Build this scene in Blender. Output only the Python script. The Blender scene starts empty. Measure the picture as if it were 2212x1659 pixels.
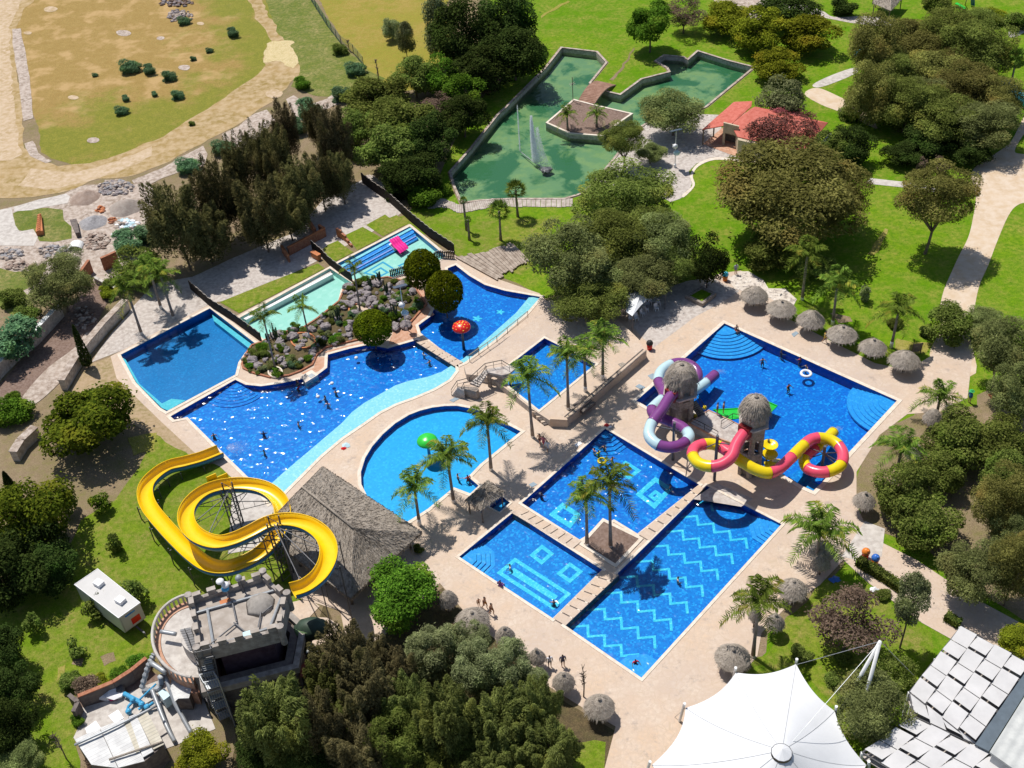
import bpy, bmesh, math, random
import numpy as np
from mathutils import Vector, Matrix, noise as mnoise
random.seed(7)
S = bpy.context.scene
COL = S.collection
PI = math.pi
# ---------------------------------------------------------------- camera
FPX, PITCH, ROLL, CAMH = 2541.9, 0.70064, -0.07708, 88.0
_fw = Vector((0, math.cos(PITCH), -math.sin(PITCH)))
_r = Vector((1, 0, 0)); _u = _r.cross(_fw)
CR = math.cos(ROLL) * _r + math.sin(ROLL) * _u
CU = -math.sin(ROLL) * _r + math.cos(ROLL) * _u
CP = Vector((0, 0, CAMH))
def G(x, y, z=0.0):
    """world point at height z seen at photo pixel (x, y) of a 2212 px wide photo"""
    d = _fw * FPX + CR * (x - 1106) - CU * (y - 829.5)
    return CP + d * ((z - CAMH) / d.z)
def proj(P):
    d = Vector(P) - CP; w = d.dot(_fw)
    return (1106 + FPX * d.dot(CR) / w, 829.5 - FPX * d.dot(CU) / w)
def at(cx, cy, by):
    """point seen at (cx, cy) whose foot on the ground shows at row by"""
    lo, hi = 0.0, 40.0
    for _ in range(40):
        m = (lo + hi) / 2; P = G(cx, cy, m)
        if proj((P.x, P.y, 0))[1] < by: lo = m
        else: hi = m
    return G(cx, cy, lo)
def ppm(P):
    """photo pixels per metre at P"""
    return FPX / (Vector(P) - CP).dot(_fw)
CROP = {'S': (1364.1, 755.8, .24167), 'Y': (276.5, 958.5, .225), 'C': (313.4, 1225.8, .19167), 'T': (967.75, 718.9, .20833),
        'g': (497.7, 553.0, .225), 'D': (589.9, 387.1, .19167), 'P': (1271.9, 516.1, .19167), 'H': (147.5, 1364.1, .19167),
        'U': (1751.2, 0.0, .20833), 'L': (0.0, 387.1, .20833), 'V': (0, 0, 1)}
for _k in range(9): CROP[_k + 1] = ((_k % 3) * 737.33, (_k // 3) * 553.0, 1 / 3)
def q(c, *pts):
    ox, oy, s = CROP[c]
    return [(ox + a * s, oy + b * s) for a, b in pts]
def q1(c, a, b): return q(c, (a, b))[0]
def gp(pts, z=0.0): return [G(a, b, z) for a, b in pts]

cam_d = bpy.data.cameras.new('camera'); cam = bpy.data.objects.new('camera', cam_d); COL.objects.link(cam)
cam_d.sensor_width = 36; cam_d.lens = FPX / 2212 * 36; cam_d.clip_end = 5000; cam_d.clip_start = 1
M = Matrix((CR, CU, -_fw)).transposed().to_4x4(); M.translation = CP
cam.matrix_world = M
S.camera = cam
# ---------------------------------------------------------------- light
SUNV = Vector((0.28, -0.36, -1.0)).normalized()
sd = bpy.data.lights.new('sun', 'SUN'); sd.energy = 4.6; sd.angle = math.radians(.5); sd.color = (1, .955, .88)
so = bpy.data.objects.new('sun', sd); COL.objects.link(so); so.rotation_euler = SUNV.to_track_quat('-Z', 'Y').to_euler()
so.location = (0, 100, 120)
W = bpy.data.worlds.new('World'); S.world = W; W.use_nodes = True
nt = W.node_tree; sk = nt.nodes.new('ShaderNodeTexSky'); sk.sky_type = 'NISHITA'; sk.sun_disc = False
sk.sun_elevation = math.asin(-SUNV.z); sk.sun_rotation = math.atan2(-SUNV.x, -SUNV.y)
bg = nt.nodes['Background']; nt.links.new(sk.outputs[0], bg.inputs[0]); bg.inputs[1].default_value = .09
S.view_settings.view_transform = 'Standard'; S.view_settings.look = 'None'; S.view_settings.exposure = 0; S.view_settings.gamma = 1
S.cycles.max_bounces = 8; S.cycles.transparent_max_bounces = 12; S.cycles.diffuse_bounces = 2; S.cycles.glossy_bounces = 2
S.cycles.caustics_reflective = False; S.cycles.caustics_refractive = False
S.cycles.sample_clamp_direct = 12; S.cycles.sample_clamp_indirect = 4
# ---------------------------------------------------------------- materials
MATS = {}
def newmat(name):
    m = bpy.data.materials.new(name); m.use_nodes = True
    t = m.node_tree; b = t.nodes['Principled BSDF']
    MATS[name] = m
    return m, t, b
def N(t, typ, **kw):
    n = t.nodes.new(typ)
    for k, v in kw.items():
        if k.startswith('i_'): n.inputs[k[2:]].default_value = v
        else: setattr(n, k, v)
    return n
def c4(c): return (c[0], c[1], c[2], 1)
def noise_fac(t, scale, lo=.4, hi=.6, detail=6, rough=.6, coord='Object', dist=0.0, vec=None):
    tc = N(t, 'ShaderNodeTexCoord'); nz = N(t, 'ShaderNodeTexNoise'); nz.inputs['Scale'].default_value = scale
    nz.inputs['Detail'].default_value = detail; nz.inputs['Roughness'].default_value = rough; nz.inputs['Distortion'].default_value = dist
    t.links.new(vec if vec else tc.outputs[coord], nz.inputs['Vector'])
    mr = N(t, 'ShaderNodeMapRange'); mr.inputs[1].default_value = lo; mr.inputs[2].default_value = hi
    t.links.new(nz.outputs[0], mr.inputs[0]); return mr.outputs[0], nz.outputs[0]
def mix(t, fac, a, b):
    m = N(t, 'ShaderNodeMix', data_type='RGBA')
    for idx, v in ((0, fac), (6, a), (7, b)):
        if hasattr(v, 'is_linked'): t.links.new(v, m.inputs[idx])
        else: m.inputs[idx].default_value = v if idx == 0 else c4(v)
    return m.outputs[2]
def bump(t, b, h, strength=.3, dist=.05):
    bp = N(t, 'ShaderNodeBump'); bp.inputs['Strength'].default_value = strength; bp.inputs['Distance'].default_value = dist
    t.links.new(h, bp.inputs['Height']); t.links.new(bp.outputs[0], b.inputs['Normal'])
def mat(name, cols, rough=.8, scales=(.3, 2.5, 9), bmp=.25, bdist=.04, spec=.3, sharp=.12, metal=0):
    """layered noise: cols[0] base, each further colour mixed in by a noise of the next scale"""
    m, t, b = newmat(name)
    c = cols[0]; raw = None
    for i, cc in enumerate(cols[1:]):
        f, raw = noise_fac(t, scales[i % len(scales)], .5 - sharp, .5 + sharp)
        c = mix(t, f, c, cc)
    if hasattr(c, 'is_linked'): t.links.new(c, b.inputs['Base Color'])
    else: b.inputs['Base Color'].default_value = c4(c)
    b.inputs['Roughness'].default_value = rough; b.inputs['Specular IOR Level'].default_value = spec; b.inputs['Metallic'].default_value = metal
    if bmp:
        f, raw = noise_fac(t, scales[-1] * 2, .3, .7, detail=8); bump(t, b, raw, bmp, bdist)
    return m
def grassmat(name, cols, tuft=5.0):
    m, t, b = newmat(name)
    f1, _ = noise_fac(t, .06, .42, .6, detail=5, dist=.6); f2, _ = noise_fac(t, .3, .43, .63, detail=9, rough=.75); f3, r3 = noise_fac(t, 1.7, .36, .64, detail=9, rough=.75)
    f4, r4 = noise_fac(t, 9, .35, .65, detail=6, rough=.8)
    c = mix(t, f1, cols[0], cols[1]); c = mix(t, f2, c, cols[2])
    d = mix(t, f3, c, cols[3])
    mm = N(t, 'ShaderNodeMix', data_type='RGBA', blend_type='MULTIPLY'); mm.inputs[0].default_value = 1
    t.links.new(d, mm.inputs[6])
    g = mix(t, f4, (.62, .62, .62), (1.25, 1.25, 1.25)); t.links.new(g, mm.inputs[7])
    t.links.new(mm.outputs[2], b.inputs['Base Color']); b.inputs['Roughness'].default_value = .95; b.inputs['Specular IOR Level'].default_value = .1
    bump(t, b, r4, .7, .08); return m
def leafmat(name, dark, light, extra=None, trans=.25):
    m, t, b = newmat(name)
    geo = N(t, 'ShaderNodeNewGeometry'); c = mix(t, geo.outputs['Random Per Island'], dark, light)
    f, _ = noise_fac(t, 1.6, .42, .62, detail=3)
    mm = N(t, 'ShaderNodeMix', data_type='RGBA', blend_type='MULTIPLY'); mm.inputs[0].default_value = 1
    t.links.new(c, mm.inputs[6]); t.links.new(mix(t, f, (.72, .72, .72), (1.3, 1.3, 1.3)), mm.inputs[7]); c = mm.outputs[2]
    if extra:
        f2, _ = noise_fac(t, .9, .55, .68, detail=4); c = mix(t, f2, c, extra)
    oi = N(t, 'ShaderNodeObjectInfo'); hs = N(t, 'ShaderNodeHueSaturation'); t.links.new(c, hs.inputs['Color'])
    for i_, (a_, b_) in (('Value', (.85, 1.45)), ('Hue', (.487, .518))):
        mr = N(t, 'ShaderNodeMapRange'); mr.inputs[3].default_value = a_; mr.inputs[4].default_value = b_; t.links.new(oi.outputs['Random'], mr.inputs[0]); t.links.new(mr.outputs[0], hs.inputs[i_])
    c = hs.outputs[0]
    t.nodes.remove(b); df = N(t, 'ShaderNodeBsdfDiffuse'); tr = N(t, 'ShaderNodeBsdfTranslucent')
    t.links.new(c, df.inputs[0]); t.links.new(c, tr.inputs[0])
    ms = N(t, 'ShaderNodeMixShader'); ms.inputs[0].default_value = trans; t.links.new(df.outputs[0], ms.inputs[1]); t.links.new(tr.outputs[0], ms.inputs[2])
    t.links.new(ms.outputs[0], t.nodes['Material Output'].inputs[0]); return m
def plain(name, col, rough=.5, spec=.5, var=.12, metal=0, scale=1.5):
    m, t, b = newmat(name)
    f, _ = noise_fac(t, scale, .35, .65); lo = tuple(x * (1 - var) for x in col); hi = tuple(min(1, x * (1 + var)) for x in col)
    t.links.new(mix(t, f, lo, hi), b.inputs['Base Color']); b.inputs['Roughness'].default_value = rough
    b.inputs['Specular IOR Level'].default_value = spec; b.inputs['Metallic'].default_value = metal; return m
def tilemat(name, a, b_, c_, size=.28, grout=None):
    """mosaic: every tile of the pool lining its own shade"""
    m, t, b = newmat(name)
    tc = N(t, 'ShaderNodeTexCoord'); v = N(t, 'ShaderNodeTexVoronoi', feature='F1', distance='CHEBYCHEV'); v.inputs['Scale'].default_value = 1 / size; v.inputs['Randomness'].default_value = .75
    t.links.new(tc.outputs['Object'], v.inputs['Vector'])
    sp = N(t, 'ShaderNodeSeparateColor'); t.links.new(v.outputs['Color'], sp.inputs[0])
    c = mix(t, sp.outputs[0], a, b_)
    mr = N(t, 'ShaderNodeMapRange'); mr.inputs[1].default_value = .74; mr.inputs[2].default_value = .95; t.links.new(sp.outputs[1], mr.inputs[0])
    c = mix(t, mr.outputs[0], c, c_)  # scattered lighter tiles stand in for sunlight rippling on the floor
    t.links.new(c, b.inputs['Base Color']); b.inputs['Roughness'].default_value = .4; return m
def watermat(name, tint, scale=2.0, strength=.5, rough=.03, dist=.12):
    m, t, b = newmat(name); t.nodes.remove(b)
    f, r1 = noise_fac(t, scale, .2, .8, detail=0, rough=.5, dist=.3)
    bp = N(t, 'ShaderNodeBump'); bp.inputs['Strength'].default_value = strength; bp.inputs['Distance'].default_value = dist; t.links.new(r1, bp.inputs['Height'])
    tr = N(t, 'ShaderNodeBsdfTransparent'); tr.inputs[0].default_value = c4(tint)
    gl = N(t, 'ShaderNodeBsdfGlossy'); gl.inputs['Roughness'].default_value = rough; t.links.new(bp.outputs[0], gl.inputs['Normal'])
    fr = N(t, 'ShaderNodeFresnel'); fr.inputs[0].default_value = 1.33; t.links.new(bp.outputs[0], fr.inputs['Normal'])
    ms = N(t, 'ShaderNodeMixShader'); t.links.new(fr.outputs[0], ms.inputs[0]); t.links.new(tr.outputs[0], ms.inputs[1]); t.links.new(gl.outputs[0], ms.inputs[2])
    t.links.new(ms.outputs[0], t.nodes['Material Output'].inputs[0]); return m
def stripemat(name, a, b_, period=.25, ang=0, rough=.5, metal=0, bmp=.4):
    """corrugation / planks: a wave along one direction of the object"""
    m, t, b = newmat(name)
    tc = N(t, 'ShaderNodeTexCoord'); mp = N(t, 'ShaderNodeMapping'); mp.inputs['Rotation'].default_value = (0, 0, ang); t.links.new(tc.outputs['Object'], mp.inputs[0])
    w = N(t, 'ShaderNodeTexWave'); w.inputs['Scale'].default_value = 1 / period / 3.18; w.inputs['Distortion'].default_value = .1; t.links.new(mp.outputs[0], w.inputs[0])
    f, _ = noise_fac(t, 1.2, .4, .65); c = mix(t, f, a, b_)
    t.links.new(c, b.inputs['Base Color']); b.inputs['Roughness'].default_value = rough; b.inputs['Metallic'].default_value = metal
    bump(t, b, w.outputs[1], bmp, .05); return m
# ---------------------------------------------------------------- mesh building
class MB:
    def __init__(s): s.v = []; s.f = []; s.m = []; s.k = 0
    def add(s, vs, fs, k=None):
        o = len(s.v); s.v += [tuple(p) for p in vs]; s.f += [tuple(i + o for i in f) for f in fs]; s.m += [s.k if k is None else k] * len(fs); return s
    def quad(s, a, b, c, d): return s.add([a, b, c, d], [(0, 1, 2, 3)])
    def box(s, c, size, rz=0, tilt=None):
        x, y, z = (d / 2 for d in size); R = Matrix.Rotation(rz, 3, 'Z')
        if tilt: R = R @ tilt
        vs = [Vector(c) + R @ Vector((sx * x, sy * y, sz * z)) for sz in (-1, 1) for sx, sy in ((-1, -1), (1, -1), (1, 1), (-1, 1))]
        return s.add(vs, [(3, 2, 1, 0), (4, 5, 6, 7), (0, 1, 5, 4), (1, 2, 6, 5), (2, 3, 7, 6), (3, 0, 4, 7)])
    def beam(s, a, b, w=.1, h=None):
        a = Vector(a); b = Vector(b); d = (b - a); L = d.length
        if L < 1e-6: return s
        d /= L; up = Vector((0, 0, 1)) if abs(d.z) < .95 else Vector((0, 1, 0)); x = d.cross(up).normalized(); y = x.cross(d); h = h or w
        vs = [p + x * (sx * w / 2) + y * (sy * h / 2) for p in (a, b) for sx, sy in ((-1, -1), (1, -1), (1, 1), (-1, 1))]
        return s.add(vs, [(3, 2, 1, 0), (4, 5, 6, 7), (0, 1, 5, 4), (1, 2, 6, 5), (2, 3, 7, 6), (3, 0, 4, 7)])
    def prism(s, poly, z0, z1, cap=True):
        n = len(poly); P = [Vector(p) for p in poly]
        if sum(P[i].x * P[(i + 1) % n].y - P[(i + 1) % n].x * P[i].y for i in range(n)) < 0: P.reverse()
        vs = [(p.x, p.y, z0) for p in P] + [(p.x, p.y, z1) for p in P]
        fs = [(i, (i + 1) % n, n + (i + 1) % n, n + i) for i in range(n)]
        if cap: fs += [tuple(range(n, 2 * n)), tuple(range(n - 1, -1, -1))]
        return s.add(vs, fs)
    def tube(s, path, r, seg=8, cap=True, closed=False):
        P = [Vector(p) for p in path]; n = len(P); rs = r if hasattr(r, '__len__') else [r] * n; rings = []; up = None
        for i, p in enumerate(P):
            t = (P[min(i + 1, n - 1)] - P[max(i - 1, 0)]); t = t.normalized() if t.length > 1e-9 else Vector((0, 0, 1))
            if up is None: up = Vector((0, 0, 1)) if abs(t.z) < .9 else Vector((1, 0, 0))
            x = t.cross(up); x = x.normalized() if x.length > 1e-6 else Vector((1, 0, 0)); up2 = x.cross(t)
            rings.append([p + x * (rs[i] * math.cos(2 * PI * k / seg)) + up2 * (rs[i] * math.sin(2 * PI * k / seg)) for k in range(seg)])
            if abs(t.z) >= .9: up = up2
            else: up = Vector((0, 0, 1))
        vs = [v for g in rings for v in g]; fs = []
        for i in range(n - 1):
            for k in range(seg): fs.append((i * seg + k, i * seg + (k + 1) % seg, (i + 1) * seg + (k + 1) % seg, (i + 1) * seg + k))
        if cap: fs += [tuple(range(seg - 1, -1, -1)), tuple((n - 1) * seg + k for k in range(seg))]
        return s.add(vs, fs)
    def rev(s, c, prof, seg=16, jit=0, rng=None, cap=True):
        c = Vector(c); vs = []; fs = []
        for i, (r, z) in enumerate(prof):
            for k in range(seg):
                a = 2 * PI * k / seg; j = 1 + (rng.uniform(-jit, jit) if jit and rng else 0)
                vs.append(c + Vector((r * j * math.cos(a), r * j * math.sin(a), z)))
        n = len(prof)
        for i in range(n - 1):
            for k in range(seg): fs.append((i * seg + k, i * seg + (k + 1) % seg, (i + 1) * seg + (k + 1) % seg, (i + 1) * seg + k))
        if cap: fs += [tuple(range(seg - 1, -1, -1)), tuple((n - 1) * seg + k for k in range(seg))]
        return s.add(vs, fs)
    def blob(s, c, r, seed=0, amp=.25, freq=1.3, seg=10, rings=7):
        rx, ry, rz = r if hasattr(r, '__len__') else (r, r, r); vs = []; fs = []; c = Vector(c); off = Vector((seed * 3.7, seed * 1.3, seed * 2.1))
        for i in range(rings + 1):
            th = PI * i / rings
            for k in range(seg):
                a = 2 * PI * k / seg; d = Vector((math.sin(th) * math.cos(a), math.sin(th) * math.sin(a), math.cos(th)))
                f = 1 + amp * mnoise.noise(d * freq + off) * 2
                vs.append(c + Vector((d.x * rx, d.y * ry, d.z * rz)) * f)
        for i in range(rings):
            for k in range(seg): fs.append((i * seg + k, (i + 1) * seg + k, (i + 1) * seg + (k + 1) % seg, i * seg + (k + 1) % seg))
        return s.add(vs, fs)
    def build(s, name, mats, parent=None, smooth=False, loc=None):
        o = Vector(loc) if loc is not None else (wloc(parent) if parent is not None else Vector((0, 0, 0)))
        me = bpy.data.meshes.new(name); me.from_pydata([tuple(Vector(v) - o) for v in s.v], [], s.f)
        for m in (mats if isinstance(mats, (list, tuple)) else [mats]): me.materials.append(m)
        if len(me.materials) > 1: me.polygons.foreach_set('material_index', s.m)
        if smooth: me.polygons.foreach_set('use_smooth', [True] * len(me.polygons))
        me.update()
        return put(name, me, parent, loc)
def each(s, name, m, parent, smooth=False):
    """every separate piece of the builder as a part of its own"""
    root = list(range(len(s.v)))
    def fnd(i):
        while root[i] != i: root[i] = root[root[i]]; i = root[i]
        return i
    for f in s.f:
        for i in f[1:]: root[fnd(i)] = fnd(f[0])
    g = {}
    for f in s.f: g.setdefault(fnd(f[0]), []).append(f)
    if len(g) > 100: return tag(s.build(name, m, parent, smooth), kind='stuff')
    for fs in g.values():
        ids = sorted({i for f in fs for i in f}); mp = {a: b for b, a in enumerate(ids)}; mb = MB(); mb.add([s.v[i] for i in ids], [tuple(mp[i] for i in f) for f in fs]); mb.build(name, m, parent, smooth)
MB.each = each
def wloc(o):
    p = Vector((0, 0, 0))
    while o is not None: p += o.location; o = o.parent
    return p
def put(name, me, parent=None, loc=None):
    o = bpy.data.objects.new(name, me); COL.objects.link(o)
    if parent is not None: o.parent = parent
    elif loc is not None: o.location = loc
    return o
def tag(o, label=None, cat=None, group=None, kind=None):
    if label: o['label'] = label
    if cat: o['category'] = cat
    if group: o['group'] = group
    if kind: o['kind'] = kind
    return o
def thing(name, label, cat, loc, group=None, rz=0):
    o = bpy.data.objects.new(name, None); COL.objects.link(o); o.location = loc; o.rotation_euler[2] = rz; o.empty_display_size = .3
    return tag(o, label, cat, group)
KIDS = {}
def dup(root, loc, rz=0, label=None, group=None, sc=None, mats=None):
    """copy of a thing with its parts and their sub-parts"""
    def cp(o, par):
        c = o.copy(); COL.objects.link(c)
        if par is not None: c.parent = par
        for ch in kids(o): cp(ch, c)
        return c
    r = cp(root, None); r.location = loc; r.rotation_euler[2] = rz
    if sc is not None: r.scale = sc if hasattr(sc, '__len__') else (sc, sc, sc)
    if label: r['label'] = label
    if group: r['group'] = group
    return r
def kids(o):
    return [c for c in bpy.data.objects if c.parent == o] if o.name not in KIDS else KIDS[o.name]
def freeze(o):
    """remember a prototype's children so that copying stays quick"""
    KIDS[o.name] = [c for c in bpy.data.objects if c.parent == o]
    for c in KIDS[o.name]: freeze(c)
    return o
def fillmesh(name, loops, z):
    """flat sheet: first loop outer, the rest holes (lists of Vector)"""
    bm = bmesh.new(); ed = []
    for L in loops:
        vs = [bm.verts.new((p.x, p.y, z)) for p in L]
        ed += [bm.edges.new((vs[i], vs[(i + 1) % len(vs)])) for i in range(len(vs))]
    bmesh.ops.triangle_fill(bm, use_beauty=True, use_dissolve=False, edges=ed, normal=(0, 0, 1))
    for f in bm.faces:
        if f.normal.z < 0: f.normal_flip()
    me = bpy.data.meshes.new(name); bm.to_mesh(me); bm.free(); return me
def sheet(name, loops, z, m, parent=None, kind='structure'):
    me = fillmesh(name, loops, z); me.materials.append(m)
    if parent is not None:
        o = wloc(parent)
        for v in me.vertices: v.co -= o
    ob = put(name, me, parent)
    if parent is None and kind: ob['kind'] = kind
    return ob
def rough_edge(P, step=1.2, amp=.3, seed=1):
    out = []; n = len(P)
    for i in range(n):
        a, b = P[i], P[(i + 1) % n]; k = max(1, int((b - a).length / step))
        for j in range(k):
            p = a.lerp(b, j / k); o = mnoise.noise_vector(Vector((p.x * .5, p.y * .5, seed * 9.1))) * amp + mnoise.noise_vector(Vector((p.x * .13, p.y * .13, seed * 5.1))) * amp * 1.5
            out.append(Vector((p.x + o.x, p.y + o.y, p.z)))
    return out
def smooth_loop(P, n=6, closed=True):
    """Catmull-Rom through the points"""
    out = []; m = len(P)
    for i in range(m if closed else m - 1):
        if closed: a, b, c, d = P[i - 1], P[i], P[(i + 1) % m], P[(i + 2) % m]
        else: a, b, c, d = P[max(i - 1, 0)], P[i], P[i + 1], P[min(i + 2, m - 1)]
        for k in range(n):
            t = k / n
            out.append(.5 * ((2 * b) + (c - a) * t + (2 * a - 5 * b + 4 * c - d) * t * t + (3 * b - a - 3 * c + d) * t ** 3))
    if not closed: out.append(P[-1].copy())
    return out
def ccw(P):
    a = sum(P[i].x * P[(i + 1) % len(P)].y - P[(i + 1) % len(P)].x * P[i].y for i in range(len(P)))
    return list(P) if a > 0 else list(reversed(P))
def offset(P, d):
    """grow a closed loop outward by d"""
    P = ccw(P); n = len(P); out = []
    for i in range(n):
        a, b, c = P[i - 1], P[i], P[(i + 1) % n]
        e1 = (b - a); e2 = (c - b); e1.z = e2.z = 0; e1.normalize(); e2.normalize()
        n1 = Vector((e1.y, -e1.x, 0)); n2 = Vector((e2.y, -e2.x, 0)); m = n1 + n2
        m = m / max(.35, m.dot(m) / 2) if m.length > 1e-6 else n1
        out.append(b + m * d)
    return out
# ================================================================ setting
m_dry = grassmat('dry_field', ((.40, .25, .085), (.52, .33, .13), (.22, .21, .035), (.33, .19, .06)))
m_ground = grassmat('bare_soil', ((.34, .25, .17), (.27, .21, .13), (.20, .19, .06), (.24, .18, .11)))
m_lawn = grassmat('lawn', ((.130, .27, .004), (.20, .31, .012), (.33, .31, .06), (.085, .20, .005)))
m_lawn2 = grassmat('worn_lawn', ((.16, .265, .010), (.27, .295, .04), (.34, .27, .09), (.11, .195, .008)))
m_weeds = grassmat('weeds', ((.17, .20, .035), (.22, .23, .05), (.38, .31, .13), (.10, .15, .03)))
m_greenfield = grassmat('green_field', ((.24, .23, .03), (.30, .27, .05), (.16, .20, .02), (.22, .19, .03)))
m, t, b = newmat('patchy_field'); tc = N(t, 'ShaderNodeTexCoord'); nz = N(t, 'ShaderNodeTexNoise'); nz.inputs['Scale'].default_value = .13; nz.inputs['Detail'].default_value = 9; nz.inputs['Roughness'].default_value = .68; t.links.new(tc.outputs['Object'], nz.inputs[0])
def halfplane(A, B, w):
    A, B = G(*A), G(*B); d = (B - A).normalized(); dp = N(t, 'ShaderNodeVectorMath', operation='DOT_PRODUCT'); dp.inputs[1].default_value = (d.y, -d.x, 0); t.links.new(tc.outputs['Object'], dp.inputs[0]); s = N(t, 'ShaderNodeMath', operation='SUBTRACT'); t.links.new(dp.outputs['Value'], s.inputs[0]); s.inputs[1].default_value = d.y * A.x - d.x * A.y
    m_ = N(t, 'ShaderNodeMapRange'); m_.inputs[1].default_value = -w; m_.inputs[2].default_value = w; t.links.new(s.outputs[0], m_.inputs[0]); return m_.outputs[0]
h1 = halfplane((60, 250), (450, 165), 11); h2 = halfplane((465, 300), (430, 0), 9); mx = N(t, 'ShaderNodeMath', operation='MAXIMUM'); t.links.new(h1, mx.inputs[0]); t.links.new(h2, mx.inputs[1])
ad = N(t, 'ShaderNodeMath', operation='MULTIPLY_ADD'); t.links.new(nz.outputs[0], ad.inputs[0]); ad.inputs[1].default_value = 2.6; ad.inputs[2].default_value = -1.3; s2 = N(t, 'ShaderNodeMath', operation='ADD'); t.links.new(ad.outputs[0], s2.inputs[0]); t.links.new(mx.outputs[0], s2.inputs[1]); sm = N(t, 'ShaderNodeMapRange', interpolation_type='SMOOTHSTEP'); sm.inputs[1].default_value = .3; sm.inputs[2].default_value = .98; t.links.new(s2.outputs[0], sm.inputs[0])
g1, _ = noise_fac(t, .8, .4, .64, detail=9, rough=.75); g2, r2 = noise_fac(t, 3.5, .38, .66, detail=8, rough=.8); g3, _ = noise_fac(t, .22, .5, .62, detail=6); dry = mix(t, g1, (.34, .21, .055), (.42, .28, .09)); dry = mix(t, g2, dry, (.22, .155, .036)); dry = mix(t, g3, dry, (.44, .29, .12)); gr = mix(t, g1, (.20, .20, .012), (.31, .265, .03)); gr = mix(t, g2, gr, (.115, .14, .008)); t.links.new(mix(t, sm.outputs[0], dry, gr), b.inputs['Base Color']); b.inputs['Roughness'].default_value = .95; bump(t, b, r2, .9, .1); m_dry = m
m_track = mat('dirt_track', ((.38, .265, .125), (.28, .20, .07), (.47, .35, .21)), .95, (.12, .8, 5), .4, .05, .1)
m_pale = mat('pale_sand', ((.48, .36, .23), (.39, .28, .15), (.55, .43, .31)), .95, (.2, 1.2, 6), .3, .04, .1)
m_litter = grassmat('leaf_litter', ((.15, .11, .06), (.19, .14, .07), (.11, .11, .04), (.09, .07, .04)))
m_dryp = grassmat('dry_patch', ((.36, .30, .09), (.40, .32, .12), (.30, .28, .06), (.26, .26, .04)))
m_rubble = mat('rubble_ground', ((.42, .335, .28), (.28, .215, .17), (.56, .48, .42)), .95, (.35, 1.6, 5), .9, .12, .1)
m, t, b = newmat('stamped_concrete'); tc = N(t, 'ShaderNodeTexCoord'); vo = N(t, 'ShaderNodeTexVoronoi', feature='DISTANCE_TO_EDGE'); vo.inputs['Scale'].default_value = 1.7
nz = N(t, 'ShaderNodeTexNoise'); nz.inputs['Scale'].default_value = 1.1; mv = N(t, 'ShaderNodeMix', data_type='VECTOR'); mv.inputs[0].default_value = .25; t.links.new(tc.outputs['Object'], mv.inputs[4]); t.links.new(nz.outputs[1], mv.inputs[5]); t.links.new(mv.outputs[1], vo.inputs['Vector'])
e1 = N(t, 'ShaderNodeMapRange'); e1.inputs[1].default_value = .0; e1.inputs[2].default_value = .03; t.links.new(vo.outputs[0], e1.inputs[0])
f1, _ = noise_fac(t, .07, .42, .62, detail=6); f2, _ = noise_fac(t, .45, .42, .68, detail=8, rough=.7); f3, r3 = noise_fac(t, 3, .3, .7, detail=8)
cc = mix(t, f1, (.60, .435, .30), (.50, .41, .355)); cc = mix(t, f2, cc, (.64, .54, .45)); cc = mix(t, f3, cc, (.52, .40, .31)); f4, _ = noise_fac(t, .7, .56, .72, detail=7, rough=.75); cc = mix(t, f4, cc, (.34, .275, .235)); cc = mix(t, e1.outputs[0], (.505, .39, .285), cc)
t.links.new(cc, b.inputs['Base Color']); b.inputs['Roughness'].default_value = .7; bump(t, b, e1.outputs[0], .3, .02); m_deck = m
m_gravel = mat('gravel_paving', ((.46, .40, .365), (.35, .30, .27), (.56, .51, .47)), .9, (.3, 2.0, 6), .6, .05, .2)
m_cobble = mat('flagstone_paving', ((.70, .64, .58), (.34, .29, .26), (.62, .55, .48)), .85, (1.4, 2.2, 6), .5, .05, .2, .05)
m_path = mat('path_concrete', ((.58, .445, .31), (.52, .39, .26), (.62, .51, .40)), .8, (.15, .8, 5), .2, .02, .3)
m_grey = mat('grey_concrete', ((.50, .46, .42), (.40, .36, .33), (.58, .54, .50)), .85, (.25, 1.5, 6), .3, .02, .2)
m_cop = mat('coping_stone', ((.68, .58, .47), (.58, .48, .38), (.74, .66, .57)), .7, (.5, 2, 8), .2, .02, .3)
m_copred = mat('red_paving', ((.50, .27, .17), (.40, .20, .12), (.56, .34, .24)), .8, (.6, 2, 8), .2, .02, .3)
m_wallst = mat('stone_wall', ((.48, .42, .37), (.34, .29, .25), (.60, .54, .48)), .9, (.8, 2.5, 6), .8, .06, .2)
m_dkwall = mat('dark_and_shaded_render', ((.16, .13, .12), (.11, .09, .09), (.20, .17, .15)), .9, (.4, 2, 7), .3, .03, .2)
m_brick = mat('red_brick', ((.34, .13, .075), (.26, .095, .06), (.42, .20, .12)), .9, (1, 4, 12), .4, .03, .2)
m_wood = stripemat('weathered_planks', (.30, .235, .18), (.44, .37, .30), .3, 0, .9, 0, .5)
m_white = plain('white_paint', (.80, .80, .79), .5, .4, .05)
m_steel = plain('dark_steel', (.10, .10, .11), .5, .5, .2, .2)
m_black = plain('black_iron', (.025, .023, .023), .6, .4, .2)
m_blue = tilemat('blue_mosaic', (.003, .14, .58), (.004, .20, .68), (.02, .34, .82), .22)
m_bluew = tilemat('shaded_wall_mosaic', (.001, .05, .30), (.002, .07, .36), (.003, .09, .42))  # darker copy of the floor blue; the walls' shade is put into the colour
m_blue2 = tilemat('bright_blue_mosaic', (.004, .165, .58), (.006, .235, .69), (.03, .38, .84), .2)
m_sky = tilemat('sky_blue_mosaic', (.02, .36, .78), (.03, .42, .84), (.05, .48, .88), .22)
m_teal = tilemat('teal_blue_mosaic', (.004, .15, .44), (.006, .18, .50), (.010, .22, .56), .2)
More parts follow.
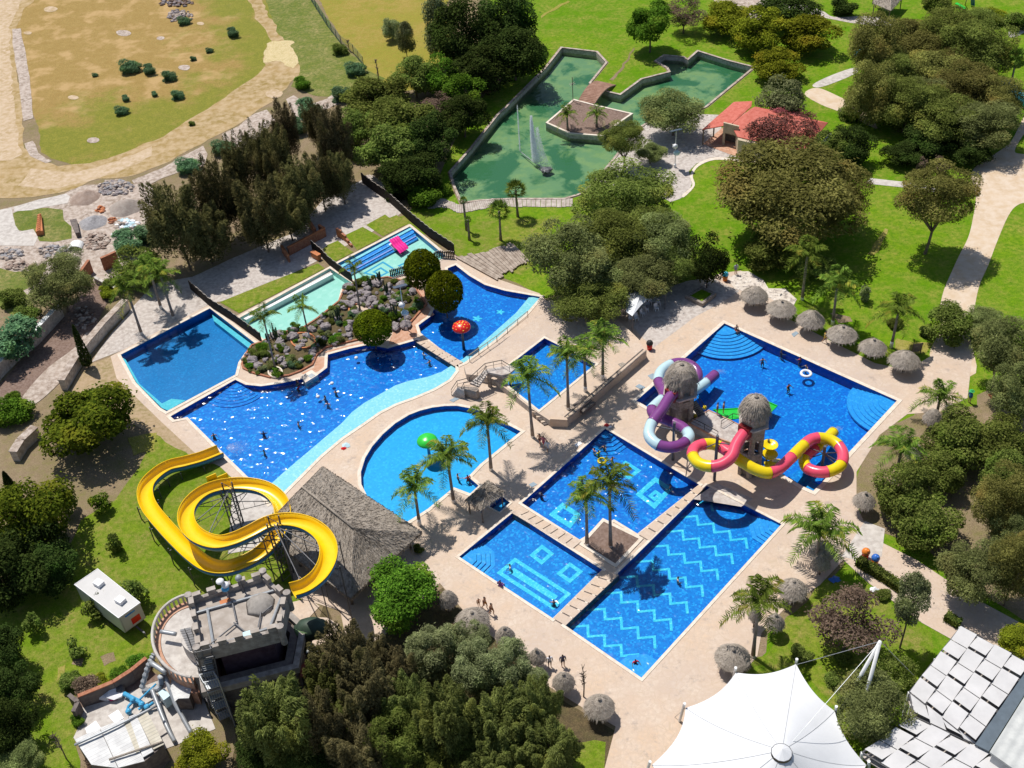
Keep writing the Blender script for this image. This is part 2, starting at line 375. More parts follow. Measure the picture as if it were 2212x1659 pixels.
m_cyan = tilemat('cyan_mosaic', (.15, .52, .62), (.20, .57, .66), (.27, .63, .70), .2)
m_aqua = tilemat('aqua_paint', (.33, .66, .58), (.37, .69, .62), (.42, .73, .66), .5)
m_step = tilemat('step_mosaic', (.05, .30, .74), (.07, .36, .78), (.11, .42, .82), .2)
m_inlay = tilemat('turquoise_inlay', (.10, .56, .76), (.16, .66, .82), (.34, .80, .88), .16)
wt = {}
wt['calm'] = watermat('calm_water', (.62, .93, .98), 1.6, 1, .10, .05)
wt['wavy'] = watermat('rippled_water', (.55, .91, .98), 1.5, 1, .15, .135)
wt['splash'] = watermat('splashed_water', (.55, .91, .98), 1.35, 1, .17, .23)
wt['teal'] = watermat('still_water', (.62, .93, .97), .9, 1, .05, .03)
wt['clear'] = watermat('shallow_water', (.90, .98, .97), 1.5, 1, .05, .03)

POOLS = []   # (loop of Vectors) for the holes in every sheet
def PL(pts, z=0.05): return ccw(gp(pts, z))
# ---------------------------------------------------------------- pool outlines (photo pixels)
o_A = q(4, (783, 640), (1070, 490), (1360, 340), (1655, 568), (1590, 625), (1545, 690), (1525, 770), (1300, 890), (1080, 1008), (1040, 985), (880, 820))
o_B = q(4, (1105, 1040), (1525, 803), (1590, 835), (1690, 845), (1800, 830), (1950, 800), (2060, 770), (2120, 725), (2125, 640)) + \
    q(5, (60, 600), (180, 575), (300, 600), (420, 565), (490, 545), (545, 565), (738, 712), (742, 745), (700, 800), (600, 860), (470, 915), (350, 958), (240, 1015), (140, 1085)) + \
    q(4, (2212, 1180), (2080, 1290), (1960, 1410), (1830, 1540), (1745, 1600), (1640, 1465), (1440, 1270), (1215, 1045), (1130, 1062))
o_C = q(5, (500, 450), (575, 395), (690, 180), (690, 80), (740, 60), (830, 130), (930, 188), (1060, 226), (1290, 266), (1195, 375), (1000, 540), (800, 690), (765, 705), (640, 600), (515, 500))
o_D1 = q('g', (80, 600), (955, 120), (1170, 262), (1060, 320), (1035, 430), (830, 600), (690, 690), (470, 740), (320, 800), (250, 730))
o_D2 = q('D', (690, 970), (1540, 535), (1950, 870), (1700, 990), (1300, 1120), (930, 1150))
_c = [(910, 1008), (850, 990), (750, 972), (670, 973), (590, 983), (510, 1003), (440, 1030), (350, 1085), (270, 1155), (200, 1235), (155, 1310), (127, 1400), (130, 1480), (170, 1560), (230, 1620), (330, 1680), (430, 1722)]
o_E = q(5, (1163, 1138), *_c, (560, 1640), (690, 1532), (730, 1500), (835, 1540), (890, 1490), (822, 1432), (900, 1350), (1030, 1245))
o_E2 = q(5, (955, 1622), (1040, 1558), (1093, 1600), (1025, 1660))
o_F = [(1307.3, 926.3), (1510, 1047), (1377, 1153), (1337, 1124), (1304, 1121), (1252, 1166), (1127.3, 1087)]
o_F[3] = (1342, 1110)
o_F = [(1307.3, 926.3), (1510, 1047), (1377, 1153), (1326, 1122), (1252, 1166), (1127.3, 1087)]
o_G = [(1107.3, 1108), (1300.5, 1231), (1194, 1336), (992, 1203)]
o_H = [(1526.4, 1049.7), (1688, 1132.7), (1385.6, 1464.3), (1220.6, 1351)]
o_I = [(1564.7, 699), (1937.4, 865.7), (1834.7, 976.3), (1775, 1043)] + q('S', (1625, 1262), (1540, 1225), (1340, 1110), (1060, 990), (540, 700), (330, 610), (150, 515), (45, 455))
o_J = q('T', (1000, 58), (1530, 325), (945, 800), (640, 560), (560, 420), (670, 312))
# lagoon
o_L = q(2, (1430, 312), (1650, 338), (1712, 405), (1602, 540), (1640, 562), (1730, 600), (1810, 618), (1950, 515), (2135, 468), (2120, 440), (2045, 395), (2095, 362)) + \
    q(3, (0, 372), (35, 392), (100, 335), (290, 395), (455, 437), (148, 688)) + q(2, (2150, 790), (1985, 790), (1910, 835), (1790, 990), (1660, 1150), (1560, 1250), (1440, 1285), (1100, 1285), (900, 1295), (785, 1310), (740, 1210), (712, 1115), (850, 960), (1020, 745), (1080, 690), (1290, 480), (1330, 440))
ZT = .92   # level of the raised terrace with the small pool
LA, LB, LC, LD1, LD2, LE, LE2, LF, LG, LH, LI = [PL(o) for o in (o_A, o_B, o_C, o_D1, o_D2, o_E, o_E2, o_F, o_G, o_H, o_I)]
LB = ccw(smooth_loop(LB[0:], 1))
LJ = ccw(gp(o_J, ZT))
LL = PL(o_L)
HOLES = [LA, LB, LC, LD1, LD2, LE, LE2, LF, LG, LH, LI]
big = [Vector((x, y, 0)) for x, y in ((-900, -200), (900, -200), (900, 1600), (-900, 1600))]
sheet('ground', [big] + HOLES + [LL], 0.0, m_ground)
def region(name, pts, z, m, holes=(), amp=.35, step=1.5, seed=1, kind='structure'):
    P = gp(pts); P = rough_edge(P, step, amp, seed) if amp else P
    return sheet(name, [P] + list(holes), z, m, kind=kind)
# --- upper-left dry field, its green margin and the dirt track round it
region('field', [(-150, -120), (300, -120), (560, -120), (590, 20), (640, 130), (600, 190), (440, 300), (330, 350), (190, 372), (90, 330), (30, 120), (20, 20), (-150, 40)], .012, m_dry, amp=.5)
region('grassland', q(1, (1690, -100), (1800, 200), (1930, 420), (1900, 560), (2060, 620), (2300, 640), (2500, 500)) + q(2, (140, 430), (0, 290)) + [(680, 0), (650, -60)], .020, m_weeds, amp=.5, seed=4)
region('meadow', [(660, -60), (690, 0), (740, 90), (790, 150), (850, 200), (920, 190), (985, 130), (960, 20), (1000, -80)], .016, grassmat('golden_meadow', ((.30, .29, .045), (.40, .30, .09), (.22, .26, .03), (.30, .23, .045))), amp=.3, seed=5)
region('dirt_track', q(1, (-200, -150), (280, -150), (230, 10), (140, 70), (112, 180), (100, 400), (135, 600), (150, 800), (165, 950), (240, 1030), (380, 1075), (560, 1062), (760, 1005), (1000, 905), (1250, 762), (1500, 610), (1680, 490), (1725, 420), (1700, 330), (1760, 270), (1640, 100), (1560, -150), (1690, -150), (1700, 20), (1790, 210), (1910, 330), (1935, 480), (1800, 630), (1600, 765), (1300, 935), (1100, 1045), (850, 1150), (640, 1165), (450, 1235), (150, 1275), (-200, 1300)), .03, m_track, amp=.5, seed=6)
region('sandy_track', q(1, (-250, -150), (250, -150), (130, 30), (60, 180), (75, 400), (80, 600), (110, 800), (130, 1000), (60, 1040), (-250, 1050)), .038, m_pale, amp=.5, seed=7)
region('sandy_track', q(1, (200, 1100), (500, 1120), (760, 1050), (1000, 960), (1010, 1010), (760, 1120), (560, 1180), (300, 1220), (120, 1200)), .038, m_pale, amp=.6, seed=8)
region('straw_patch', q(1, (1690, 400), (1720, 290), (1780, 260), (1880, 270), (1930, 400), (1880, 430), (1790, 390)), .045, mat('dry_straw', ((.55, .43, .22), (.42, .33, .13), (.62, .52, .31)), .95, (1, 4, 9), .6, .08), amp=1.1, step=.5, seed=9)
region('concrete_footing', q(1, (75, 190), (130, 185), (165, 330), (190, 500), (218, 765), (150, 785), (120, 520), (95, 380)), .05, m_rubble, amp=.12, seed=10)
region('concrete_footing', q(1, (160, 930), (220, 910), (250, 990), (330, 1045), (290, 1060), (190, 1010)), .05, m_rubble, amp=.2, seed=11)
region('concrete_footing', q(1, (860, 1170), (1060, 1085), (1220, 1000), (1320, 950), (1350, 1000), (1320, 1100), (1180, 1110), (1060, 1150), (900, 1240)), .05, m_rubble, amp=.3, seed=12)
region('concrete_footing', q(1, (1430, 870), (1540, 820), (1660, 735), (1740, 710), (1790, 780), (1700, 880), (1560, 960), (1450, 950)), .05, m_rubble, amp=.3, seed=13)
region('concrete_footing', q(1, (1860, 640), (1900, 615), (2000, 680), (2120, 640), (2212, 580), (2260, 640), (2100, 720), (1960, 780), (1900, 740)), .05, m_rubble, amp=.3, seed=14)
for i, (a, b, r) in enumerate(((330, 62, 45), (795, 218, 48), (180, 213, 26), (1195, 442, 42), (475, 632, 32), (600, 910, 42), (1295, 155, 28), (1040, 245, 25), (1780, 610, 60))):
    c = q1(1, a, b); pts = [(c[0] + r / 3 * math.cos(t * PI / 5), c[1] + r / 3 * .42 * math.sin(t * PI / 5)) for t in range(10)]
    region('bare_earth_patch', pts, .052, m_rubble if i % 2 else m_pale, amp=.3, step=.5, seed=20 + i)
# --- building-rubble yard, left
region('rubble_yard', [(-150, 430), (0, 452), (120, 428), (160, 405), (240, 395), (330, 400), (335, 480), (310, 560), (250, 610), (190, 640), (120, 610), (60, 640), (0, 660), (-150, 680)], .02, m_rubble, amp=.5, seed=15)
region('weed_patch', q('L', (150, 350), (250, 310), (480, 300), (640, 320), (640, 430), (740, 500), (730, 620), (560, 660), (400, 650), (350, 560), (200, 530), (150, 440)), .035, m_weeds, amp=.3, seed=16)
region('weed_patch', q('L', (-50, 900), (150, 950), (330, 940), (440, 870), (480, 900), (400, 1080), (250, 1160), (350, 1350), (250, 1450), (100, 1380), (-50, 1300)), .035, m_weeds, amp=.4, seed=17)
region('concrete_slab', q('L', (-60, 330), (130, 300), (160, 480), (200, 545), (340, 520), (390, 600), (350, 690), (-60, 690)), .04, m_grey, amp=.1, seed=18)
region('concrete_slab', q('L', (150, 290), (400, 220), (690, 150), (740, 180), (700, 250), (480, 290), (330, 330), (150, 340)), .04, m_grey, amp=.2, seed=19)
# --- lawns
HL = [offset(LL, .55)]
region('lawn', [(1010, -150), (2700, -150), (2900, 2100), (1250, 2100), (1320, 1600), (1300, 1700), (1700, 1760), (1640, 1560), (1600, 1465), (1655, 1410), (1660, 1370), (1775, 1275), (1825, 1220), (1840, 1160), (1835, 1090), (1835, 1020), (1880, 930), (1960, 880), (1950, 815), (1890, 800), (1790, 750), (1695, 705), (1600, 625), (1540, 610), (1500, 645), (1240, 620), (1180, 645), (1120, 612), (1010, 568), (990, 553), (880, 470), (900, 430), (950, 380), (985, 300), (1050, 200), (1080, 100)], .008, m_lawn, holes=HL, amp=.15, seed=31)
region('lower_lawn', [(-250, 1350), (20, 1290), (120, 1220), (170, 1130), (250, 1080), (300, 1010), (330, 930), (380, 920), (440, 985), (520, 1045), (640, 1150), (660, 1300), (430, 1340), (330, 1360), (320, 1440), (240, 1480), (175, 1500), (170, 1640), (185, 1800), (-250, 2000)], .02, m_lawn2, amp=.6, seed=32)
region('verge', [(340, 930), (420, 985), (540, 1060), (600, 1110), (640, 1290), (430, 1330), (300, 1250), (300, 1080), (330, 1010)], .026, m_lawn2, amp=.5, seed=33)
region('dry_earth_bank', [(183, 790), (240, 775), (360, 918), (470, 1005), (430, 1010), (340, 940), (250, 900), (180, 880), (150, 840)], .03, mat('dry_bank', ((.36, .26, .15), (.26, .21, .09), (.42, .31, .20)), .95, (.4, 2, 7), .5, .06), amp=.5, seed=34)
region('dry_grass', [(1890, 930), (1990, 890), (2110, 870), (2260, 900), (2300, 1400), (2160, 1300), (1990, 1190), (1860, 1130), (1850, 1060)], .024, m_ground, amp=.6, seed=37)
region('dry_grass', [(1560, 1440), (1650, 1410), (1700, 1330), (1790, 1260), (1860, 1270), (2000, 1360), (2020, 1460), (1900, 1560), (1790, 1520), (1730, 1440)], .026, m_lawn2, amp=.7, seed=38)
region('dry_grass', [(840, 470), (905, 455), (1010, 480), (1200, 470), (1180, 560), (1120, 590), (1000, 560), (960, 530)], .016, m_lawn2, amp=.6, seed=39)
for i, (c, P) in enumerate(((3, ((1195, 1650), (1240, 1560), (1310, 1480), (1330, 1490), (1280, 1580), (1240, 1660))), (2, ((1755, 520), (1830, 430), (1890, 320), (1905, 315), (1850, 430), (1775, 525))), (6, ((1400, 520), (1500, 560), (1620, 560), (1600, 620), (1480, 640), (1380, 600))), (6, ((960, 380), (1080, 400), (1110, 440), (1000, 450))), (2, ((1290, 110), (1420, 30), (1470, 0), (1480, 10), (1420, 50), (1300, 125))), (7, ((480, 930), (540, 960), (520, 1010), (470, 990))), (7, ((380, 1000), (440, 980), (420, 1040), (360, 1100))), (7, ((640, 930), (740, 900), (760, 960), (680, 1000))), (4, ((830, 1180), (1010, 1150), (1000, 1260), (870, 1290))))): region('bare_patch', q(c, *P), .034 + i * .0005, m_ground if i % 2 else m_dryp, amp=.45, step=.5, seed=60 + i)
region('leaf_litter', [(700, 1310), (760, 1445), (900, 1300), (960, 1275), (1020, 1340), (1190, 1490), (1270, 1540), (1330, 1580), (1310, 1800), (480, 1800), (520, 1500), (640, 1440)], .030, m_litter, amp=.4, seed=80)
region('lawn_verge', q(8, (1540, 1500), (1640, 1478), (1712, 1490), (1700, 1650), (1690, 1800), (1500, 1800), (1500, 1600)), .045, m_lawn2, amp=.1, seed=81)
# --- paved yards
region('gravel_yard', q(4, (590, 690), (700, 540), (860, 330), (1000, 180), (1240, 140), (1500, 30), (1900, -160)) + [(700, 440), (790, 385), (880, 470), (990, 590), (985, 605), (930, 570)] + q(4, (1700, 570), (1370, 350), (790, 640)), .024, m_gravel, holes=[], amp=.2, seed=35) if 0 else None
G1 = sheet('gravel_yard', [rough_edge(gp(q(4, (595, 690), (700, 540), (860, 330), (1000, 180), (1240, 140), (1500, 20), (1900, -150)) + [(700, 430), (790, 385), (876, 455), (845, 478), (770, 520), (690, 560), (610, 600), (530, 645), (490, 650), (455, 655), (400, 690), (256, 762)]), 1.5, .15, 36)], .024, m_gravel); G1['kind'] = 'structure'
for i, P in enumerate((q('D', (520, 830), (620, 740), (730, 695), (810, 760), (905, 825), (655, 955), (600, 900)), q('D', (815, 632), (1010, 540), (1225, 662), (950, 803)), q('D', (1048, 518), (1262, 400), (1312, 438), (1392, 405), (1515, 505), (1240, 645)), q(4, (1425, 300), (1760, 165), (2060, 50), (2105, 82), (1550, 372)))):
    sheet('lawn_strip', [gp(P)], .05, m_lawn2)
# --- the pool deck
o_deck = [(239, 770), (252, 818), (352, 915), (430, 987), (475, 1008), (530, 1060), (560, 1075), (610, 1130), (640, 1290), (735, 1320), (760, 1440), (950, 1260), (1010, 1330), (1080, 1390), (1180, 1480), (1260, 1530), (1330, 1570), (1322, 1600), (1306, 1660), (1330, 1850), (1600, 1850), (1760, 1700), (1640, 1540), (1590, 1470), (1636, 1418), (1645, 1368), (1700, 1310), (1770, 1265), (1822, 1210), (1870, 1255), (1990, 1345), (2160, 1440), (2260, 1500), (2300, 1430), (2230, 1360), (2100, 1290), (1980, 1210), (1880, 1160), (1850, 1090), (1850, 1020), (1900, 940), (1960, 895), (2030, 890), (2090, 860), (2100, 770), (2090, 740), (2026, 740), (2010, 770), (1960, 800), (1890, 785), (1790, 735), (1705, 690), (1640, 610), (1600, 585), (1560, 590), (1530, 600), (1500, 640), (1400, 640), (1300, 640), (1180, 650), (1165, 634), (1078, 604), (1020, 578), (990, 555), (960, 545), (884, 484), (713, 576), (512, 682), (458, 655), (255, 762)]
sheet('pool_deck', [gp(o_deck)] + HOLES, .04, m_deck)
def flat(name, c, pts, z, m, amp=0, seed=1): return region(name, q(c, *pts), z, m, amp=amp, seed=seed)
flat('cobbled_patch', 'P', [(1640, 560), (1560, 450), (1700, 370), (1790, 370), (1960, 470), (2020, 560), (2212, 560), (2350, 680), (2300, 760), (2100, 700), (1980, 640), (1760, 600)], .05, m_cobble, .1)
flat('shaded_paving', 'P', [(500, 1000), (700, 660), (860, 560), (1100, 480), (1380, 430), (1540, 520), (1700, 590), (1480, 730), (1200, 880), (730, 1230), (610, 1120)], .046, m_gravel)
flat('grey_slab', 9, [(1030, 290), (1180, 60), (1310, 110), (1290, 290), (1180, 330)], .046, m_grey)
flat('patched_paving', 'S', [(760, 1190), (1090, 1320), (980, 1400), (560, 1330)], .046, m_gravel, .2)
# --- paths
def path(name, pts, z=.03, m=None): return sheet(name, [smooth_loop(gp(pts), 4)], z, m or m_path)
path('path', q(3, (1900, 1270), (1880, 1420), (1850, 1540), (1790, 1660)) + q(6, (1740, 110), (1690, 230), (1665, 360), (1670, 480), (1600, 640), (1700, 760), (1900, 760), (1860, 520), (1880, 400), (1920, 200), (1980, 60)) + q(3, (2040, 1560), (2110, 1400), (2170, 1330), (2260, 1310), (2500, 1300), (2500, 1000), (2212, 1000), (2160, 950), (2330, 700), (2290, 600), (2150, 880), (2080, 960), (1900, 1080), (1870, 1160)))
path('path', q(3, (790, 610), (870, 570), (1000, 620), (1130, 690), (1220, 760), (1260, 835), (1180, 800), (1060, 740), (900, 680)))
path('path', q(3, (845, 548), (960, 490), (1110, 440), (1130, 470), (1000, 530), (880, 568)), .036, m_grey)
sheet('path', [gp(q(3, (1215, 1155), (1480, 1185), (1640, 1215), (1630, 1245), (1470, 1220), (1190, 1190)))], .036, m_grey)
path('path', q(3, (560, -40), (880, 60), (980, 110), (1180, 105), (1370, 125), (1360, 165), (1200, 165), (940, 120), (760, 80), (560, 20)), .03, m_gravel)
path('path', q(3, (190, -60), (520, -60), (540, 60), (480, 140), (400, 100), (330, 30), (220, 20)), .03, m_rubble)
path('path', q(3, (2130, 160), (2170, 150), (2260, 120), (2290, 160), (2160, 240), (2110, 230)), .034, m_grey)
# paving and the winding stone path by the lagoon
sheet('lagoon_paving', [gp(q(2, (1985, 795), (2120, 780), (2230, 800)) + q(3, (80, 740), (240, 745), (260, 890), (420, 960), (480, 1040), (350, 1020), (200, 1020), (90, 1060), (40, 1110), (60, 1190), (40, 1250), (-20, 1290), (-80, 1310)) + q(2, (2100, 1290), (1900, 1240), (1700, 1200), (1660, 1160), (1790, 995), (1910, 840)))], .03, m_gravel)
path('path_edging', q(3, (0, 1262), (62, 1205), (48, 1140), (92, 1065), (200, 1022), (330, 1028), (480, 1048), (475, 1062), (330, 1045), (205, 1038), (105, 1078), (65, 1140), (78, 1205), (10, 1278)), .05, m_cop)
# ---------------------------------------------------------------- pools
def wallstrip(P, z0, z1, inward=True):
    mb = MB(); n = len(P); P = ccw(P)
    vs = [(p.x, p.y, z1) for p in P] + [(p.x, p.y, z0) for p in P]
    mb.add(vs, [(i, n + i, n + (i + 1) % n, (i + 1) % n) for i in range(n)]); return mb
def ring(P, Q, z0, z1):
    mb = MB(); n = len(P)
    vs = [(p.x, p.y, z1) for p in P] + [(p.x, p.y, z1) for p in Q] + [(p.x, p.y, z0) for p in Q] + [(p.x, p.y, z0) for p in P]
    for i in range(n):
        j = (i + 1) % n
        mb.add([], [])
    fs = []
    for i in range(n):
        j = (i + 1) % n; fs += [(i, n + i, n + j, j), (n + i, 2 * n + i, 2 * n + j, n + j), (3 * n + i, i, j, 3 * n + j)]
    return mb.add(vs, fs)
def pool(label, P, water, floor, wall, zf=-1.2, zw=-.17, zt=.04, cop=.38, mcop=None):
    c = sum(P, Vector()) / len(P)
    t = thing('swimming_pool', label, 'swimming pool', (c.x, c.y, zt))
    sheet('pool_floor', [P], zf, floor, t)
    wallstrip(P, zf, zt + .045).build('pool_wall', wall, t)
    sheet('water', [offset(P, -.01)], zw, wt[water], t)
    if cop: ring(P, offset(P, cop), zt - .02, zt + .05).build('coping', mcop or m_cop, t)
    return t
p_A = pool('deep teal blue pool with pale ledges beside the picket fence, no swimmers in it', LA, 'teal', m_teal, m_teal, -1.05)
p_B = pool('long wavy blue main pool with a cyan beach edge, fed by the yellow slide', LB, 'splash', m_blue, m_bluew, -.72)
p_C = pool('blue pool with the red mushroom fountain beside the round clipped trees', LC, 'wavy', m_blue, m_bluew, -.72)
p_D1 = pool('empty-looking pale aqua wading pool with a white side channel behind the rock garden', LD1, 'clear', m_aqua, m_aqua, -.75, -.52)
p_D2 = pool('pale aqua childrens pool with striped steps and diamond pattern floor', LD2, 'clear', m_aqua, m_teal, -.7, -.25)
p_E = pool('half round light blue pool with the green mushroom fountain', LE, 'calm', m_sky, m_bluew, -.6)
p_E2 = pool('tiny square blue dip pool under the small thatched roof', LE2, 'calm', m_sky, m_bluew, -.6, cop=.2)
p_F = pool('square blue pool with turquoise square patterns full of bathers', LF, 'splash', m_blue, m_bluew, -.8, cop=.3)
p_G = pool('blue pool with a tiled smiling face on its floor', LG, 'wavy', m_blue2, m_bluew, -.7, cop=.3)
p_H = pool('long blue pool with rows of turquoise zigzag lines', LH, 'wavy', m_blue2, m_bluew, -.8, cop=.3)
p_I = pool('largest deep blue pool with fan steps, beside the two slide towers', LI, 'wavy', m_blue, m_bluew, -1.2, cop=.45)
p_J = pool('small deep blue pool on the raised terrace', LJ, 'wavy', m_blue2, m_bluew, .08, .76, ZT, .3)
def slab(t, name, pts, z0, z1, m): 
    mb = MB().prism(gp(pts, z1), z0, z1); return mb.build(name, m, t)
# beach edges
slab(p_B, 'beach_edge', q(4, (1745, 1598), (1740, 1490), (1840, 1400), (2000, 1265), (2212, 1085)) + q(5, (70, 1010), (150, 950), (250, 895), (350, 838), (440, 808), (560, 782), (650, 750), (725, 702), (738, 712), (742, 745), (700, 800), (600, 860), (470, 915), (350, 958), (240, 1015), (140, 1085)) + q(4, (2212, 1180), (2080, 1290), (1960, 1410), (1830, 1540)), -1.2, -.15, m_cyan)
slab(p_C, 'beach_edge', q(5, (1288, 266), (1215, 268), (1130, 370), (1050, 440), (960, 520), (870, 600), (790, 665), (745, 690), (765, 705), (800, 690), (1000, 540), (1195, 375)), -1.2, -.15, m_cyan)
slab(p_A, 'ledge', q(4, (790, 655), (815, 672), (905, 830), (1060, 965), (1085, 1000), (1050, 985), (885, 822)), -1.3, -.4, m_cyan)
slab(p_A, 'ledge', q(4, (1375, 380), (1395, 395), (1640, 578), (1615, 600), (1385, 420)), -1.3, -.45, m_cyan)
slab(p_A, 'step', q(4, (1040, 980), (1040, 960), (1110, 925), (1205, 935), (1090, 1000)), -1.3, -.42, m_cyan)
# fan-shaped corner steps
def fan(t, corner, e1, e2, n, r0, dr, z0, dz, m, z=0.0, poly=False):
    c = G(*corner, z); a = (G(*e1, z) - c).normalized(); b = (G(*e2, z) - c).normalized()
    for i in range(n - 1, -1, -1):
        r = r0 + dr * i; k = 10 if not poly else 3
        A0 = math.atan2(a.y, a.x); A1 = math.atan2(b.y, b.x); d = (A1 - A0 + PI) % (2 * PI) - PI
        pts = [c + (a + b) * .02]
        for j in range(k + 1):
            A = A0 + d * (j / k); rr = r if not poly else r * (1 if j in (0, k) else 1.1)
            pts.append(c + Vector((math.cos(A), math.sin(A), 0)) * (rr - .03) + (a + b) * .02)
        MB().prism(pts, -1.0, z0 - dz * i).build('step', m, t)
fan(p_I, o_I[0], o_I[1], o_I[11], 8, 2.0, .52, -.2, .1, m_step)
fan(p_I, o_I[1], o_I[0], o_I[2], 7, 2.0, .55, -.2, .1, m_step)
fan(p_F, o_F[0], o_F[1], o_F[5], 6, 1.2, .5, -.2, .13, m_blue2, poly=True)
fan(p_G, o_G[3], o_G[0], o_G[2], 6, 1.6, .42, -.2, .12, m_step, poly=True)
fan(p_H, o_H[1], o_H[0], o_H[2], 6, 1.2, .42, -.215, .12, m_step, poly=True)
fan(p_H, o_H[2], o_H[1], o_H[3], 6, 1.2, .42, -.215, .12, m_step, poly=True)
fan(p_B, q1(4, 1525, 803), q1(4, 1105, 1040), q1(4, 1590, 835), 7, 1.2, .5, -.3, .055, m_blue)
slab(p_I, 'step', q('S', (1625, 1258), (1545, 1222), (1600, 1175), (1685, 1205)), -1.2, -.2, m_step)
_s = q1('S', 1450, 1140)
slab(p_I, 'step', q('S', (1480, 1185), (1400, 1130), (1530, 1050), (1790, 1060), (1700, 1170), (1600, 1180), (1545, 1215)), -1.2, -.55, m_blue2)
# channel along the pale wading pool, striped steps of the children's pool
slab(p_D1, 'channel_wall', q('g', (125, 600), (965, 160), (985, 172), (150, 612)), -.7, .02, m_white)
slab(p_D1, 'ledge', q('g', (85, 598), (955, 122), (968, 160), (125, 598)), -.7, -.28, m_grey)
for i, (a, b) in enumerate(((560, 700), (605, 745), (645, 790))):
    o = i * 42
    P = q('D', (690 + i * 55, 1010 + i * 22), (1548 + i * 24, 545 + i * 42), (1568 + i * 24, 560 + i * 42), (715 + i * 55, 1026 + i * 22))
    slab(p_D2, 'step', P, -.7, .0 - i * .16, [m_cyan, m_step, tilemat('lilac_blue', (.25, .33, .80), (.28, .37, .83), (.3, .4, .85))][i])
    if i < 3:
        P2 = q('D', (700 + i * 55, 1018 + i * 22), (1560 + i * 24, 556 + i * 42), (1590 + i * 24, 590 + i * 40), (740 + i * 55, 1048 + i * 20))
        slab(p_D2, 'step', P2, -.7, -.14 - i * .16, m_blue2)
def lerp2(a, b, t): return (a[0] + (b[0] - a[0]) * t, a[1] + (b[1] - a[1]) * t)
def frame2(t, name, corners, w, z, m):
    """square ring inlay given its outer corners"""
    P = ccw([Vector((p.x, p.y, 0)) for p in gp(corners, z)]); Q = offset(P, -w)
    n = 4; mb = MB().add([(p.x, p.y, z) for p in P] + [(p.x, p.y, z) for p in Q], [(i, (i + 1) % 4, 4 + (i + 1) % 4, 4 + i) for i in range(4)]); return mb.build(name, m, t)
zG = -.685
for P in ([(1224, 88), (0, 0)],): pass
g8 = lambda *p: q(8, *p)
frame2(p_G, 'mosaic_inlay', g8((1300, 210), (1380, 270), (1298, 342), (1218, 280)), .42, zG, m_inlay)
frame2(p_G, 'mosaic_inlay', g8((1480, 325), (1568, 385), (1482, 462), (1392, 400)), .42, zG, m_inlay)
frame2(p_G, 'mosaic_inlay', g8((1125, 295), (1490, 530), (1375, 635), (1005, 395)), .42, zG, m_inlay)
sheet('mosaic_inlay', [gp(g8((1120, 362), (1405, 545), (1375, 575), (1085, 392)), zG)], zG, m_inlay, p_G)
zF = -.785
g5 = lambda *p: q(5, *p)
frame2(p_F, 'mosaic_inlay', g5((2035, 1430), (2150, 1510), (2030, 1640), (1905, 1545)), .55, zF, m_inlay)
frame2(p_F, 'mosaic_inlay', g5((2035, 1515), (2080, 1545), (2030, 1590), (1985, 1555)), .4, zF + .004, m_inlay)
frame2(p_F, 'mosaic_inlay', g5((1840, 1325), (1945, 1390), (1865, 1450), (1765, 1390)), .45, zF, m_inlay)
frame2(p_F, 'mosaic_inlay', [(1215, 1085), (1255, 1110), (1232, 1142), (1185, 1112)], .6, zF, m_inlay)
# zigzag lines of the long pool
zH = -.785
def Hq(u, v):
    return G(*lerp2(o_H[3], o_H[2], u), zH).lerp(G(*lerp2(o_H[0], o_H[1], u), zH), v)
for r_ in range(9):
    u, v = .06, .012 + r_ * .109; pts = [Hq(u, v)]
    for s_ in range(8):
        u, v = (u + .118, v + .046) if s_ % 2 == 0 else (u + .088, v - .040)
        if u > .95 or v > .93: break
        pts.append(Hq(u, v))
    mb = MB()
    for a, b in zip(pts, pts[1:]):
        d = (b - a).normalized(); n_ = Vector((-d.y, d.x, 0)) * .13; e = d * .12
        mb.quad(a - n_ - e, b - n_ + e, b + n_ + e, a + n_ - e)
    for i in range(len(mb.v)): mb.v[i] = (mb.v[i][0], mb.v[i][1], zH + (.004 if (i // 4) % 2 else 0))
    if mb.v: mb.build('zigzag_inlay', m_inlay, p_H)
# diamonds on the floor of the children's pool
zD = -.69
m_dia = tilemat('blue_diamond', (.02, .30, .55), (.03, .36, .60), (.04, .40, .64))
frame2(p_D2, 'mosaic_inlay', q('D', (1240, 925), (1440, 1050), (1270, 1125), (1010, 1060)), .3, zD, m_dia)
frame2(p_D2, 'mosaic_inlay', q('D', (1215, 990), (1310, 1050), (1220, 1095), (1115, 1045)), .3, zD, m_dia)
frame2(p_D2, 'mosaic_inlay', q('D', (1540, 910), (1720, 990), (1560, 1060), (1400, 975)), .3, zD, m_dia)
# lagoon
m_lag = None
m, t, b = newmat('lagoon_bed'); f1, _ = noise_fac(t, .16, .49, .57, detail=6, dist=.4); f2, _ = noise_fac(t, .5, .45, .6, detail=6)
cc = mix(t, f2, (.20, .31, .18), (.28, .36, .18)); cc = mix(t, f1, cc, (.03, .15, .075)); t.links.new(cc, b.inputs['Base Color']); m_lag = m
wt['lag'] = watermat('lagoon_water', (.74, .88, .77), 1.2, 1, .12, .05)
lg = sum(LL, Vector()) / len(LL); p_L = thing('lagoon', 'green ornamental lagoon with fountain jets inside a low stone wall', 'lagoon', (lg.x, lg.y, 0))
sheet('lagoon_bed', [LL], -1.3, m_lag, p_L); wallstrip(LL, -1.3, .1).build('lagoon_wall', m_wallst, p_L)
sheet('water', [offset(LL, -.01)], -.7, wt['lag'], p_L); ring(LL, offset(LL, .38), -.02, .14).build('coping', m_rubble, p_L)
